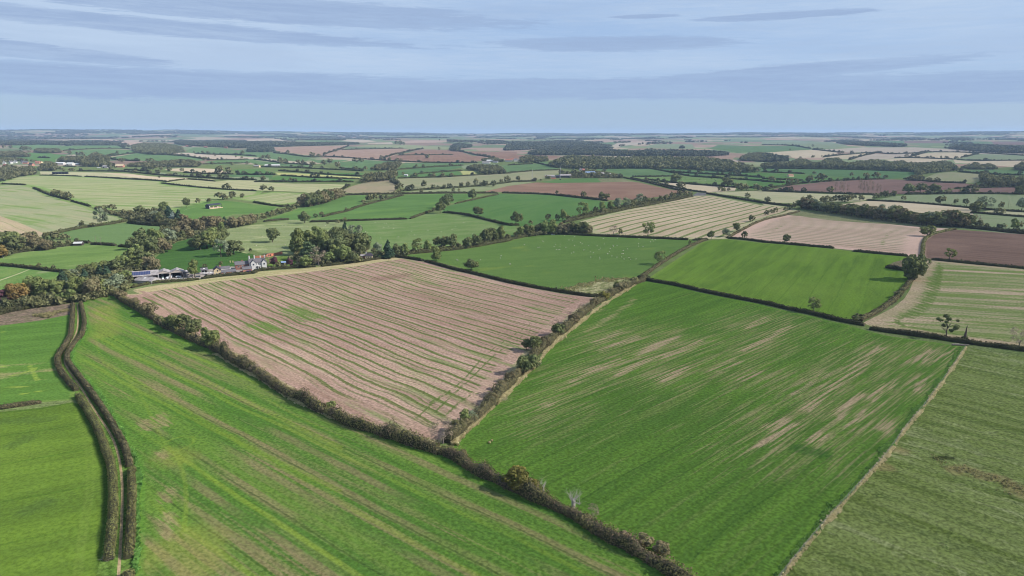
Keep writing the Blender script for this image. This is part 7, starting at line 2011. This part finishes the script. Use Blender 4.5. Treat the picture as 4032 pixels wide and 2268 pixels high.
# two stone gate piers on the lawn
for i, x in enumerate((763, 840)):
    p = G('E2', x, 525)[0]
    rt = empty('gate_pier', (p[0], p[1], gz(*p)), FANG, ('left' if i == 0 else 'right') + ' pale stone pier on the lawn beside the brick wing', 'pier')
    MB().box(-.3, -.3, -.2, .3, .3, 1.1).build('shaft', CREAM, rt)
    MB().box(-.4, -.4, 1.102, .4, .4, 1.25).build('cap', CREAM, rt)
by_p = G('E3', 1895, 1190)[0]
building('cream cottage with hipped slate roof beside the tall copse', 'cottage', by_p, rad(8), 6.0, 5.5, 2.8, 4.9, CREAM, SLATE_D, name='cottage', hip=1.8, chim=[(.8, 2.8, .5)], chim_mat=WHITE, opens=[('F', .8, 1.0, .9, 1.0, 'window'), ('F', 4.0, 1.0, .9, 1.0, 'window'), ('F', 2.4, 0, .8, 1.9, 'timber_door')])
p = G('E3', 1780, 1165)[0]
building('low brick lean building left of the cream cottage', 'shed', p, rad(10), 3.4, 3.2, 1.9, 3.0, BRICK_D, FIBRE, name='shed', opens=[('F', 1.0, .8, .8, .8, 'window')])

# -- meadow shed, field barns
p = G('B1', 738, 480)[0]
building('small white roofed field shed at the top of the smooth meadow', 'shed', p, rad(10), 7, 5, 2.2, 3.3, TIMBER, WHITE, name='shed', opens=[('F', 3.6, 0, 2.6, 1.9, 'dark_opening')])
rt, L = by_ridge('dark open sided barn alone on the round meadow', 'barn', 'E5', 880, 280, 1450, 6.2, 4.6, 8, DARKM, DARKM, ang=None, y2=222, name='barn', openface='FBR', posts=5)
for i in range(9):
    MB().box(.6 + i * L / 9.4, 1.4, -.1, .6 + i * L / 9.4 + L / 10.5, 5, 1.4 if i % 3 else 2.4).build('stacked_bale', STRAW if i % 2 else CONC, rt)
MB().box(-.5, -2.4, -.3, L, -.8, .5).build('concrete_apron', STRAW, rt)
for i, (x, y) in enumerate(((800, 440), (870, 460), (935, 425), (985, 425))):
    p = G('E5', x, y)[0]
    o = MB().tube([(0, 0, .55), (.2, 0, .55), (1.0, 0, .55), (1.2, 0, .55)], [.45, .6, .6, .45], 10).build('wrapped_bale', CARW, None, True)
    o.location = (p[0], p[1], gz(*p))
    o.rotation_euler = (0, 0, .4 * i)
    tag(o, 'white wrapped bale lying at the left corner of the dark meadow barn', 'bale', 'white bales beside the dark meadow barn')
p = G('E4', 945, 398)[0]
building('long black open cattle shed on the crest at far left', 'barn', p, rad(24), 34, 9, 4.2, 5.6, BLACKM, BLACKM, name='barn', openface='F', posts=5)
# -- village and sheds at far left (E4)
for i, (x, y, L_, w_, eh, rh, wall, roof, lab) in enumerate((
        (50, 258, 14, 9, 4.5, 8, BRICK_D, TILE, 'red tiled brick house lowest at the left of the village'),
        (95, 212, 9, 8, 5, 9, WHITE, SLATE, 'white gabled house at the left of the village'),
        (190, 205, 9, 8, 5, 9, WHITE, SLATE, 'white gabled house second from left in the village'),
        (290, 196, 13, 8, 5, 9.5, WHITE, SLATE, 'white twin gabled house in the middle of the village'),
        (375, 200, 8, 8, 5, 9.5, WHITE, SLATE, 'white house touching the brick terrace of the village'),
        (410, 212, 14, 9, 5, 9, BRICK, SLATE, 'pinkish brick house with dark slate roof in the village'),
        (515, 245, 15, 9, 4.5, 8.5, BRICK, SLATE_D, 'pink brick house in front of the dark slate roof in the village'),
        (635, 206, 12, 9, 4.5, 8, BRICK, TILE, 'pink brick house at the right end of the village'),
        (700, 200, 10, 8, 4, 7, CREAM, TILE, 'small cream house behind the right end of the village'))):
    p = G('E4', x, y)[0]
    building(lab, 'house', p, rad(15 if i % 2 else -20) + (math.pi / 2 if i in (1, 2, 3) else 0), L_, w_, eh, rh, wall, roof, name='house', chim=[(1.2, w_ / 2, 1.2)])
for (x, y, x2, eh, rh, wd, wall, roof, lab, cat) in (
        (995, 222, 1155, 4.5, 7.5, 16, WHITE, WHITE, 'left long white roofed shed at far left', 'barn'),
        (1195, 236, 1325, 5, 8.5, 18, WHITE, WHITE, 'right long white roofed shed at far left', 'barn'),
        (1330, 228, 1440, 3, 4.5, 10, CLAD, WHITE, 'low pale sheds right of the long white sheds', 'shed'),
        (1850, 285, 1955, 5, 8, 14, CLAD, FIBRE, 'grey barn in front of the park trees at far left', 'barn'),
        (2085, 272, 2235, 5, 8.5, 14, BRICK, CREAM, 'pinkish barn right of the park trees at far left', 'barn'),
        (1755, 285, 1815, 1.6, 2.4, 4, WHITE, WHITE, 'small white trailer roof left of the grey barn', 'shed')):
    p = G('E4', x, y)[0]
    q = G('E4', x2, y)[0]
    building(lab, cat, p, rad(4), max(4, q[0] - p[0]), wd, eh, rh, wall, roof, name='barn' if cat == 'barn' else 'shed', opens=[('F', 2, 0, 4, 3, 'dark_opening')] if cat == 'barn' else ())
# -- farmstead by the mast (G3)
for (x, y, x2, eh, rh, wd, wall, roof, lab, cat) in (
        (590, 445, 835, 5, 7.5, 16, BLACKM, FIBRE, 'black open barn right behind the radio mast', 'barn'),
        (500, 452, 590, 4, 6, 10, TIMBER, DARKM, 'low dark barn left of the radio mast', 'barn'),
        (265, 440, 470, 3.5, 5.5, 10, BRICK_D, FIBRE, 'grey roofed sheds at the left end of the mast farmstead', 'barn'),
        (395, 468, 490, 3, 5, 8, BRICK_O, SLATE, 'brick outbuilding in front of the mast farmstead', 'outbuilding'),
        (1025, 322, 1100, 5.5, 9.5, 10, CONC, SLATE, 'grey gabled house above the mast farmstead trees', 'house'),
        (1085, 322, 1140, 5.5, 9.0, 9, BRICK_D, TILE, 'red tiled house beside the grey gabled house', 'house'),
        (1135, 366, 1370, 4, 6, 14, FRAMEM, PALEBL, 'long pale blue roofed barn in the farmstead trees', 'barn'),
        (1505, 400, 1565, 5, 8, 9, CONC, FIBRE, 'pale grey gabled barn at the right of the farmstead', 'barn'),
        (1665, 385, 1705, 3, 4.5, 6, WHITE, WHITE, 'small white shed at the right end of the farmstead', 'shed')):
    p = G('G3', x, y)[0]
    q = G('G3', x2, y)[0]
    building(lab, cat, p, rad(6), max(4, q[0] - p[0]), wd, eh, rh, wall, roof, name={'barn': 'barn', 'house': 'house'}.get(cat, 'shed'), chim=[(2, wd / 2, 1.2)] if cat == 'house' else (), opens=[('F', 2, 0, 5, 3.2, 'dark_opening')] if cat == 'barn' else ())
for i, (x, y) in enumerate(((725, 445), (1160, 440), (1560, 412))):
    p = G('G3', x, y)[0]
    c = empty('parked_van', (p[0], p[1], gz(*p)), .2 * i, ['white van beside the black farmstead barn', 'white van among the farmstead trees', 'white van at the right of the farmstead'][i], 'van')
    MB().prism([(0, .5), (5.2, .5), (5.2, 1.2), (4.4, 1.4), (3.8, 2.3), (0, 2.3)], 'y', 0, 2.0).build('body', CARW, c)
    MB().prism([(3.75, 1.45), (4.25, 1.45), (3.75, 2.1)], 'y', -.02, 2.02).build('side_window', GLASSM, c)
    wheels(c, 5.2, 2.0, .4)


def mast(label, z, x, yb, yt, lattice, cat, name):
    p = G(z, x, yb)[0]
    zz = gz(*p)
    d = math.hypot(p[0], p[1], CAMH - zz)
    h = (yb - yt) * ZOOM[z][2] * d / FOC * 1.02
    rt = empty(name, (p[0], p[1], zz), .1, label, cat)
    if lattice:
        w2 = .8
        b = MB()
        for sx in (-1, 1):
            for sy in (-1, 1):
                b.tube([(sx * w2, sy * w2, -.5), (sx * w2 * .35, sy * w2 * .35, h)], [.12, .08], 4)
        nn = 14
        for i in range(nn):
            z0, z1 = h * i / nn, h * (i + 1) / nn
            f0_, f1_ = 1 - .65 * i / nn, 1 - .65 * (i + 1) / nn
            for sx, sy, tx, ty in ((-1, -1, 1, -1), (1, -1, 1, 1), (1, 1, -1, 1), (-1, 1, -1, -1)):
                b.tube([(sx * w2 * f0_, sy * w2 * f0_, z0), (tx * w2 * f1_, ty * w2 * f1_, z1)], [.06, .06], 3)
        b.build('lattice', FRAMEM, rt)
        MB().tube([(0, 0, h), (0, 0, h + 3)], [.1, .04], 5).build('aerial', FRAMEM, rt)
        MB().box(-.7, -.4, h * .8, .7, -.2, h * .92).build('antenna_panel', WHITE, rt)
        MB().box(-1.6, -2.2, -.3, 1.6, -.9, 2.2).build('cabinet', BLACKM, rt)
    else:
        MB().tube([(0, 0, -.5), (0, 0, h)], [.17, .11], 6).build('pole', WOODP, rt)
        MB().box(-1.1, -.06, h - .6, 1.1, .06, h - .45).build('crossarm', WOODP, rt)
        for sx in (-.95, 0, .95):
            MB().tube([(sx, 0, h - .45), (sx, 0, h - .15)], [.06, .06], 5).build('insulator', WHITE, rt)
    return rt


mast('slender lattice radio mast rising beside the black farmstead barn', 'G3', 590, 490, 225, True, 'mast', 'radio_mast')
mast('tall pale lattice mast with a crossbar left of the farmstead', 'A3', 243, 585, 482, True, 'mast', 'radio_mast')
mast('left wooden power pole on the hedge below the mown rows', 'B1', 966, 470, 392, False, 'pole', 'power_pole')
mast('right wooden power pole on the hedge below the mown rows', 'B1', 1016, 475, 403, False, 'pole', 'power_pole')
mast('wooden power pole on the grey green field at far right', 'A4', 2418, 850, 782, False, 'pole', 'power_pole')
mast('small wooden power pole beside the white farm shed yard', 'E2', 145, 930, 760, False, 'pole', 'power_pole')
# -- scattered far buildings
for (z, x, y, L_, w_, eh, rh, wall, roof, lab, cat) in (
        ('A2', 108, 450, 45, 14, 4, 6.5, CLAD, WHITE, 'long white roofed barn among the central left trees', 'barn'),
        ('A2', 2290, 420, 26, 14, 4, 7, WHITE, FIBRE, 'left pale barn below the far plough', 'barn'),
        ('A2', 2335, 405, 32, 14, 5, 8.5, CLAD, WHITE, 'pale broad barn below the far plough', 'barn'),
        ('A2', 2400, 412, 16, 12, 4, 6.5, WHITE, SLATE, 'right pale barn below the far plough', 'barn'),
        ('A2', 2520, 400, 24, 12, 5, 9, WHITE, TILE, 'white farmhouse with red roof right of the pale barns', 'house'),
        ('A3', 25, 392, 16, 12, 5, 10, CREAM, TILE, 'pale gabled village house left of the large wood', 'house'),
        ('A3', 62, 398, 12, 10, 5, 10, WHITE, SLATE, 'white gabled village house left of the large wood', 'house'),
        ('A3', 108, 402, 14, 10, 5, 10, CREAM, SLATE, 'cream gabled village house nearest the large wood', 'house'),
        ('A2', 1505, 545, 9, 7, 3, 4.2, WHITE, WHITE, 'small white shed in the far green field', 'shed'),
        ('A4', 268, 540, 13, 9, 3.5, 5.5, CREAM, TILE, 'small cream field barn on the green slope at right', 'barn'),
        ('A4', 860, 422, 30, 12, 4, 6.5, WHITE, FIBRE, 'white barn behind the long valley wood', 'barn'),
        ('A1', 1865, 248, 20, 9, 5, 8.5, BRICK_D, TILE, 'left red roofed house in the left centre wood', 'house'),
        ('A1', 2045, 258, 20, 9, 5, 8.5, BRICK_D, TILE, 'middle red roofed house in the left centre wood', 'house'),
        ('A1', 2250, 264, 20, 9, 5, 8.5, BRICK_D, TILE, 'right red roofed house in the left centre wood', 'house'),
        ('A1', 2545, 455, 18, 10, 4, 6, CREAM, FIBRE, 'pale shed among the bushes at the centre left', 'shed')):
    p = G(z, x, y)[0]
    building(lab, cat, p, rad(-8 + (x % 5) * 8), L_, w_, eh, rh, wall, roof, name={'barn': 'barn', 'house': 'house'}.get(cat, 'shed'), chim=[(2, w_ / 2, 1.2)] if cat == 'house' else ())
print('buildings', time.time() - t1)

# ------------------------------------------------------------------ wire fence on the right
FP = densify(G('C3', 1492, 330, 1420, 438, 1300, 604, 1200, 724, 1100, 862, 1000, 972, 900, 1082, 800, 1192, 700, 1312, 590, 1449, 500, 1560), 2.9)
rt = empty('wire_fence', (FP[-1][0], FP[-1][1], gz(*FP[-1])), 0, 'old post and wire fence between the green crop and the olive pasture', 'fence')
inv = Matrix.Translation((-FP[-1][0], -FP[-1][1], -gz(*FP[-1])))
pm = MB().tube([(0, 0, -.3), (0, 0, 1.25)], [.075, .065], 6).build('post', WOODP)
pmesh = pm.data
bpy.data.objects.remove(pm)
PR = random.Random(3)
for i, q in enumerate(FP):
    o = link('post', pmesh, rt)
    o.location = (q[0] - FP[-1][0], q[1] - FP[-1][1], gz(*q) - gz(*FP[-1]))
    o.rotation_euler = (PR.uniform(-.06, .06), PR.uniform(-.06, .06), 0)
for hz in (.3, .6, .9, 1.15):
    MB().tube([(q[0] - FP[-1][0], q[1] - FP[-1][1], gz(*q) - gz(*FP[-1]) + hz) for q in FP], [.012] * len(FP), 3).build('wire', WIREM, rt)
# dry grass tussocks along the fence and rough verges
DRY = mat_leaf('dry_grass', alb((186, 174, 138), .72), alb((156, 148, 108), .72), .4, .8, .1)
GRN = mat_leaf('verge_grass', alb((110, 146, 74), .85), alb((92, 128, 60), .85), .35, .8, .1)


DRYD = mat_leaf('coarse_dry_grass', alb((158, 146, 106), .95), alb((124, 122, 82), .95), .35, .8, .1)


def tussocks(label, line, half, n_, h_, mat, seed, name='dry_grass', side=0.0):
    r = np.random.default_rng(seed)
    L_ = densify(line, 1.0)
    i = r.integers(0, len(L_) - 1, n_)
    t = r.uniform(0, 1, n_)[:, None]
    P = L_[i] * (1 - t) + L_[i + 1] * t
    D = L_[i + 1] - L_[i]
    D /= np.maximum(1e-6, np.hypot(D[:, 0], D[:, 1]))[:, None]
    N2 = np.stack([-D[:, 1], D[:, 0]], 1)
    patch = .5 + .5 * np.sin(i * .23 + seed) * np.sin(i * .071 + 2)
    P = P + N2 * (r.normal(0, half, n_) * (.4 + patch) + side)[:, None]
    hh = h_ * r.uniform(.5, 1.3, n_) * (.5 + .8 * patch)
    base = np.column_stack([P, height(P[:, 0], P[:, 1]) + .02])
    V, F = [], []
    for k in range(3):
        a = r.uniform(0, math.pi, n_)
        ux, uy = np.cos(a) * hh * .7, np.sin(a) * hh * .7
        lean = r.normal(0, .25, (n_, 2)) * hh[:, None]
        q = np.stack([base + np.column_stack([-ux * .5, -uy * .5, 0 * hh]), base + np.column_stack([ux * .5, uy * .5, 0 * hh]),
                      base + np.column_stack([ux + lean[:, 0], uy + lean[:, 1], hh]), base + np.column_stack([-ux + lean[:, 0], -uy + lean[:, 1], hh * .85])], 1)
        V.append(q.reshape(-1, 3))
    V = np.concatenate(V)
    F = np.arange(len(V)).reshape(-1, 4)
    return tag(link(name, np_mesh(name, V, F, [mat])), label, 'grass', kind='stuff')


tussocks('pale dry grass along the foot of the wire fence', FP, .3, 1900, .5, DRY, 5, side=.35)
tussocks('green rank grass on the crop side of the wire fence', FP, .45, 1800, .5, GRN, 6, 'rank_grass', side=-1.0)
tussocks('dry grass strip along the brown hedge of the broad green field', G('C2', 600, 812, 680, 735, 760, 660, 850, 575, 920, 505, 1000, 425, 1060, 350, 1140, 280, 1200, 232, 1300, 150, 1400, 83, 1490, 30), .5, 2600, .8, DRY, 8)
tussocks('dry tufts along the front of the bushy hedge', G('C1', 1100, 318, 1200, 378, 1330, 448, 1450, 527, 1560, 585, 1650, 627, 1742, 660), .4, 700, .7, DRY, 9)
tussocks('dry tussocks in the wet hollow of the olive pasture', G('G7', 960, 690, 1110, 790, 1220, 785, 1290, 845, 1400, 835, 1550, 950), 1.6, 260, .35, DRYD, 10)
tussocks('bright rank grass along the right side of the lane hedge', G('C1', 435, 130, 440, 180, 418, 232, 376, 290, 362, 340, 400, 408, 475, 485, 535, 560, 595, 665, 645, 770, 695, 850, 706, 930, 704, 1100, 698, 1300, 692, 1440), .35, 1400, .6, GRN, 12, 'rank_grass')
tussocks('pale tussocks in the rough corner of the sheep field', G('B3', 600, 1005, 740, 955, 880, 915, 1100, 886, 1240, 890), 3.0, 500, .7, DRYD, 13)
tussocks('pale weeds along the rough brown strip by the left wood', G('C1', 200, 128, 280, 105, 355, 92), 2.0, 300, .8, DRYD, 14)

# ------------------------------------------------------------------ brush piles, logs, boulders
for i, (x, y, sc, lab) in enumerate(((540, 1240, 3.2, 'heap of cut branches at the end of the left lane hedge'), (810, 1195, 2.6, 'heap of cut branches at the end of the right lane hedge'))):
    p = G('G6', x, y)[0]
    b = MB()
    q = random.Random(i + 60)
    for _ in range(90):
        a = q.uniform(0, 6.28)
        x0, y0 = q.gauss(0, .35) * sc / 2, q.gauss(0, .35) * sc / 2
        ln = q.uniform(.5, 1.4)
        b.tube([(x0, y0, q.uniform(0, .5)), (x0 + math.cos(a) * ln, y0 + math.sin(a) * ln, q.uniform(.05, .9))], [.045, .015], 4)
    o = b.build('brush_pile', BARK_GREY)
    o.location = (p[0], p[1], gz(*p))
    tag(o, lab, 'brush pile')
p = G('C3', 1425, 322)[0]
rt = empty('fallen_tree', (p[0], p[1], gz(*p)), rad(-6), 'grey fallen trunk lying below the hedge near the fence corner', 'log')
MB().tube([(0, 0, .4), (2.5, .2, .45), (5.5, 0, .4), (8, .3, .3)], [.5, .45, .35, .2], 8).build('trunk', BARK_GREY, rt)
MB().tube([(2.5, .2, .6), (3.6, 1.0, 1.0)], [.18, .08], 5).tube([(5, 0, .5), (6.4, -.8, .9)], [.15, .06], 5).tube([(1, 0, .5), (1.4, -.8, 1.0)], [.15, .06], 5).build('branches', BARK_GREY, rt)
for i, (x, y, s_) in enumerate(((88, 305, 1.0), (118, 280, .8))):
    p = G('G1', x, y)[0]
    q = np.random.default_rng(i)
    V, F = [], []
    d = q.normal(size=(40, 3))
    import bmesh
    bm = bmesh.new()
    bmesh.ops.create_icosphere(bm, subdivisions=2, radius=.55 * s_)
    for v_ in bm.verts:
        v_.co *= 1 + q.uniform(-.16, .16)
        v_.co.z *= .8
    me = bpy.data.meshes.new('boulder')
    bm.to_mesh(me)
    bm.free()
    me.materials.append(DRYD)
    o = link('boulder', me)
    o.location = (p[0], p[1], gz(*p) + .3)
    tag(o, ('larger' if i == 0 else 'smaller') + ' pale lump lying in the corner of the broad green field', 'boulder')
p = G('C1', 1098, 298)[0]
o = MB().box(-1, -.5, -.1, 1, .5, .7).box(-.8, -.35, .702, .8, .35, .85).build('stone_trough', CONC)
o.location = (p[0], p[1], gz(*p))
tag(o, 'pale stone trough at the foot of the bushy hedge', 'trough')
st = G('B4', 1780, 1300)[0]
rt = empty('tree_stump', (st[0], st[1], gz(*st)), 0, 'dark snapped tree stump on the hedge of the right edge stubble', 'tree')
MB().tube([(0, 0, -.3), (.1, 0, 2.2), (.35, .1, 3.8), (.25, .1, 5.4), (.6, .1, 6.8)], [.75, .6, .4, .28, .08], 8).build('trunk', BARK, rt)
V, F = cloud(5, [((0, 0, .5), (1.3, 1.3, .7)), ((.7, .3, .8), (.7, .7, .5))], 160, .28)
link('ivy', np_mesh('ivy', V, F, [LEAF['oak']]), rt)
p = G('B3', 437, 446)[0]
o = MB().box(0, 0, .15, 3.4, .9, .8).box(.2, .1, -.1, .5, .8, .15).box(2.9, .1, -.1, 3.2, .8, .15).build('feed_trough', WHITE)
o.location = (p[0], p[1], gz(*p))
o.rotation_euler = (0, 0, .2)
tag(o, 'white feed trough at the top hedge of the sheep field', 'trough')

# ------------------------------------------------------------------ sheep and cows
def animal_mesh(name, hide, face, L_=1.25, h_=.85):
    import bmesh
    bm = bmesh.new()
    bmesh.ops.create_icosphere(bm, subdivisions=2, radius=.5)
    for v_ in bm.verts:
        x_, y_, z_ = v_.co
        belly = 1.0 - .12 * (z_ < -.2)
        v_.co = (x_ * L_ * .95, y_ * L_ * .48 * belly, z_ * h_ * .72 + h_ * .62 + .04 * math.sin(x_ * 9) * (z_ > 0))
    nb_ = len(bm.faces)
    bm.faces.ensure_lookup_table()

    def tube(p0, p1, r0, r1, k=6):
        d_ = (Vector(p1) - Vector(p0)).normalized()
        a_ = d_.orthogonal().normalized()
        c_ = d_.cross(a_)
        A_ = [bm.verts.new(Vector(p0) + (a_ * math.cos(6.283 * i / k) + c_ * math.sin(6.283 * i / k)) * r0) for i in range(k)]
        B_ = [bm.verts.new(Vector(p1) + (a_ * math.cos(6.283 * i / k) + c_ * math.sin(6.283 * i / k)) * r1) for i in range(k)]
        for i in range(k):
            f_ = bm.faces.new((A_[i], A_[(i + 1) % k], B_[(i + 1) % k], B_[i]))
            f_.material_index = 1
        f_ = bm.faces.new(B_)
        f_.material_index = 1
    s_ = L_ / 1.25
    tube((.5 * s_, 0, h_ * .72), (.72 * s_, 0, h_ * .66), .15 * s_, .12 * s_)
    tube((.68 * s_, 0, h_ * .70), (.92 * s_, 0, h_ * .38), .11 * s_, .06 * s_)
    for sy in (-1, 1):
        tube((.70 * s_, sy * .08 * s_, h_ * .72), (.70 * s_, sy * .2 * s_, h_ * .68), .04 * s_, .02 * s_, 4)
        for x_ in (-.38 * s_, .36 * s_):
            tube((x_, sy * .15 * s_, h_ * .45), (x_ + .03, sy * .15 * s_, h_ * .22), .075 * s_, .05 * s_, 5)
            tube((x_ + .03, sy * .15 * s_, h_ * .22), (x_ + .01, sy * .15 * s_, -.02), .05 * s_, .04 * s_, 5)
    tube((-.58 * s_, 0, h_ * .75), (-.68 * s_, 0, h_ * .45), .05 * s_, .03 * s_, 4)
    me_ = bpy.data.meshes.new(name)
    bm.to_mesh(me_)
    bm.free()
    me_.materials.append(hide)
    me_.materials.append(face)
    return me_


SHEEP = animal_mesh('sheep', WOOL, FACEM, 1.15, .8)
COW = animal_mesh('cow', COWM, COWM, 2.3, 1.5)
AR = random.Random(5)


def flock(z, pts, label, group, me, name, cat):
    P = G(z, *pts)
    for x, y in P:
        o = link(name, me)
        o.location = (x, y, gz(x, y))
        o.rotation_euler = (0, 0, AR.uniform(0, 6.28))
        s_ = AR.uniform(.78, .98)
        o.scale = (s_, s_, s_)
        tag(o, label, cat, group)


flock('B3', [165, 547, 345, 512, 360, 518, 300, 575, 318, 574, 463, 567, 478, 545, 489, 596, 512, 598, 522, 597, 525, 542, 523, 570, 582, 575, 612, 502, 648, 503, 668, 466, 637, 634, 661, 623, 668, 557, 728, 526, 758, 602, 772, 601, 826, 620, 858, 629, 830, 674, 811, 556, 914, 597, 928, 583, 918, 674, 923, 692, 967, 541, 958, 488, 1018, 615, 1028, 588, 1044, 662, 1060, 565, 1056, 555, 1096, 558, 1100, 483, 1094, 674, 1142, 672, 1158, 608, 1160, 636, 1146, 636, 1166, 693, 1216, 676, 1232, 695, 1286, 692, 1310, 536, 1310, 563, 1356, 566, 1448, 497, 1432, 520, 1460, 512, 1478, 499, 22, 744, 1170, 472, 565, 455, 1316, 488, 745, 540, 895, 560, 1200, 590, 1000, 640],
      'white sheep grazing in the deep green field behind the pink stubble', 'sheep in the deep green field', SHEEP, 'sheep', 'sheep')
flock('B2', [2036, 700, 2046, 706, 2482, 660, 2476, 683, 2276, 701, 2570, 742], 'white sheep grazing at the near end of the sheep field by the spreading tree', 'sheep near the spreading tree', SHEEP, 'sheep', 'sheep')
flock('B2', [1308, 332, 1328, 337, 1398, 343, 1305, 373, 1354, 368, 1403, 388, 1217, 324, 1582, 413, 1557, 443, 1610, 450, 1748, 403, 1988, 393, 2022, 362, 2107, 327, 1122, 418, 1138, 422, 1170, 478, 1273, 482, 2195, 441, 2310, 395, 1880, 420, 1450, 470],
      'white sheep grazing on the slope behind the tall garden copse', 'sheep on the slope behind the copse', SHEEP, 'sheep', 'sheep')
flock('B2', [285, 356, 320, 354, 360, 443, 86, 465, 24, 557, 310, 545, 717, 354, 605, 363, 535, 370, 300, 572], 'white sheep grazing on the hummocky pasture behind the white farmhouse', 'sheep on the hummocky pasture', SHEEP, 'sheep', 'sheep')
flock('A3', [1900, 575, 1925, 582, 1965, 566, 1998, 568, 2028, 566, 2045, 572, 2072, 582, 2105, 575, 2085, 590, 2088, 608, 2148, 608, 2192, 580, 2310, 588, 2335, 586, 1780, 575, 1480, 565, 2240, 590], 'black cow grazing on the pasture right of the lane hedges', 'black cattle right of the lane', COW, 'cow', 'cow')
flock('A3', [1890, 620, 1902, 618, 1980, 590, 1555, 550, 1355, 560], 'pale cow lying on the pasture right of the lane hedges', 'pale cattle right of the lane', animal_mesh('pale_cow', WOOL, WOOL, 2.3, 1.4), 'cow', 'cow')

# ------------------------------------------------------------------ haze
HZ = .000050
m = bpy.data.materials.new('haze')
m.use_nodes = True
n = NT(m.node_tree)
n.n.clear()
out = n.new('ShaderNodeOutputMaterial')
pv = n.new('ShaderNodeVolumePrincipled')
pv.inputs['Color'].default_value = (.54, .73, 1.0, 1)
pv.inputs['Density'].default_value = HZ
pv.inputs['Anisotropy'].default_value = 0
n.l.new(pv.outputs[0], out.inputs['Volume'])
o = MB().box(-FAR * 1.1, -900, -60, FAR * 1.1, FAR * 1.12, 200).build('haze', m)
tag(o, 'thin blue air haze over the whole landscape', kind='stuff')
S.cycles.volume_bounces = 0
S.cycles.max_bounces = 5
S.cycles.diffuse_bounces = 2
S.cycles.transmission_bounces = 2
S.cycles.use_denoising = True
S.cycles.filter_width = 1.0
print('total', time.time() - T0)
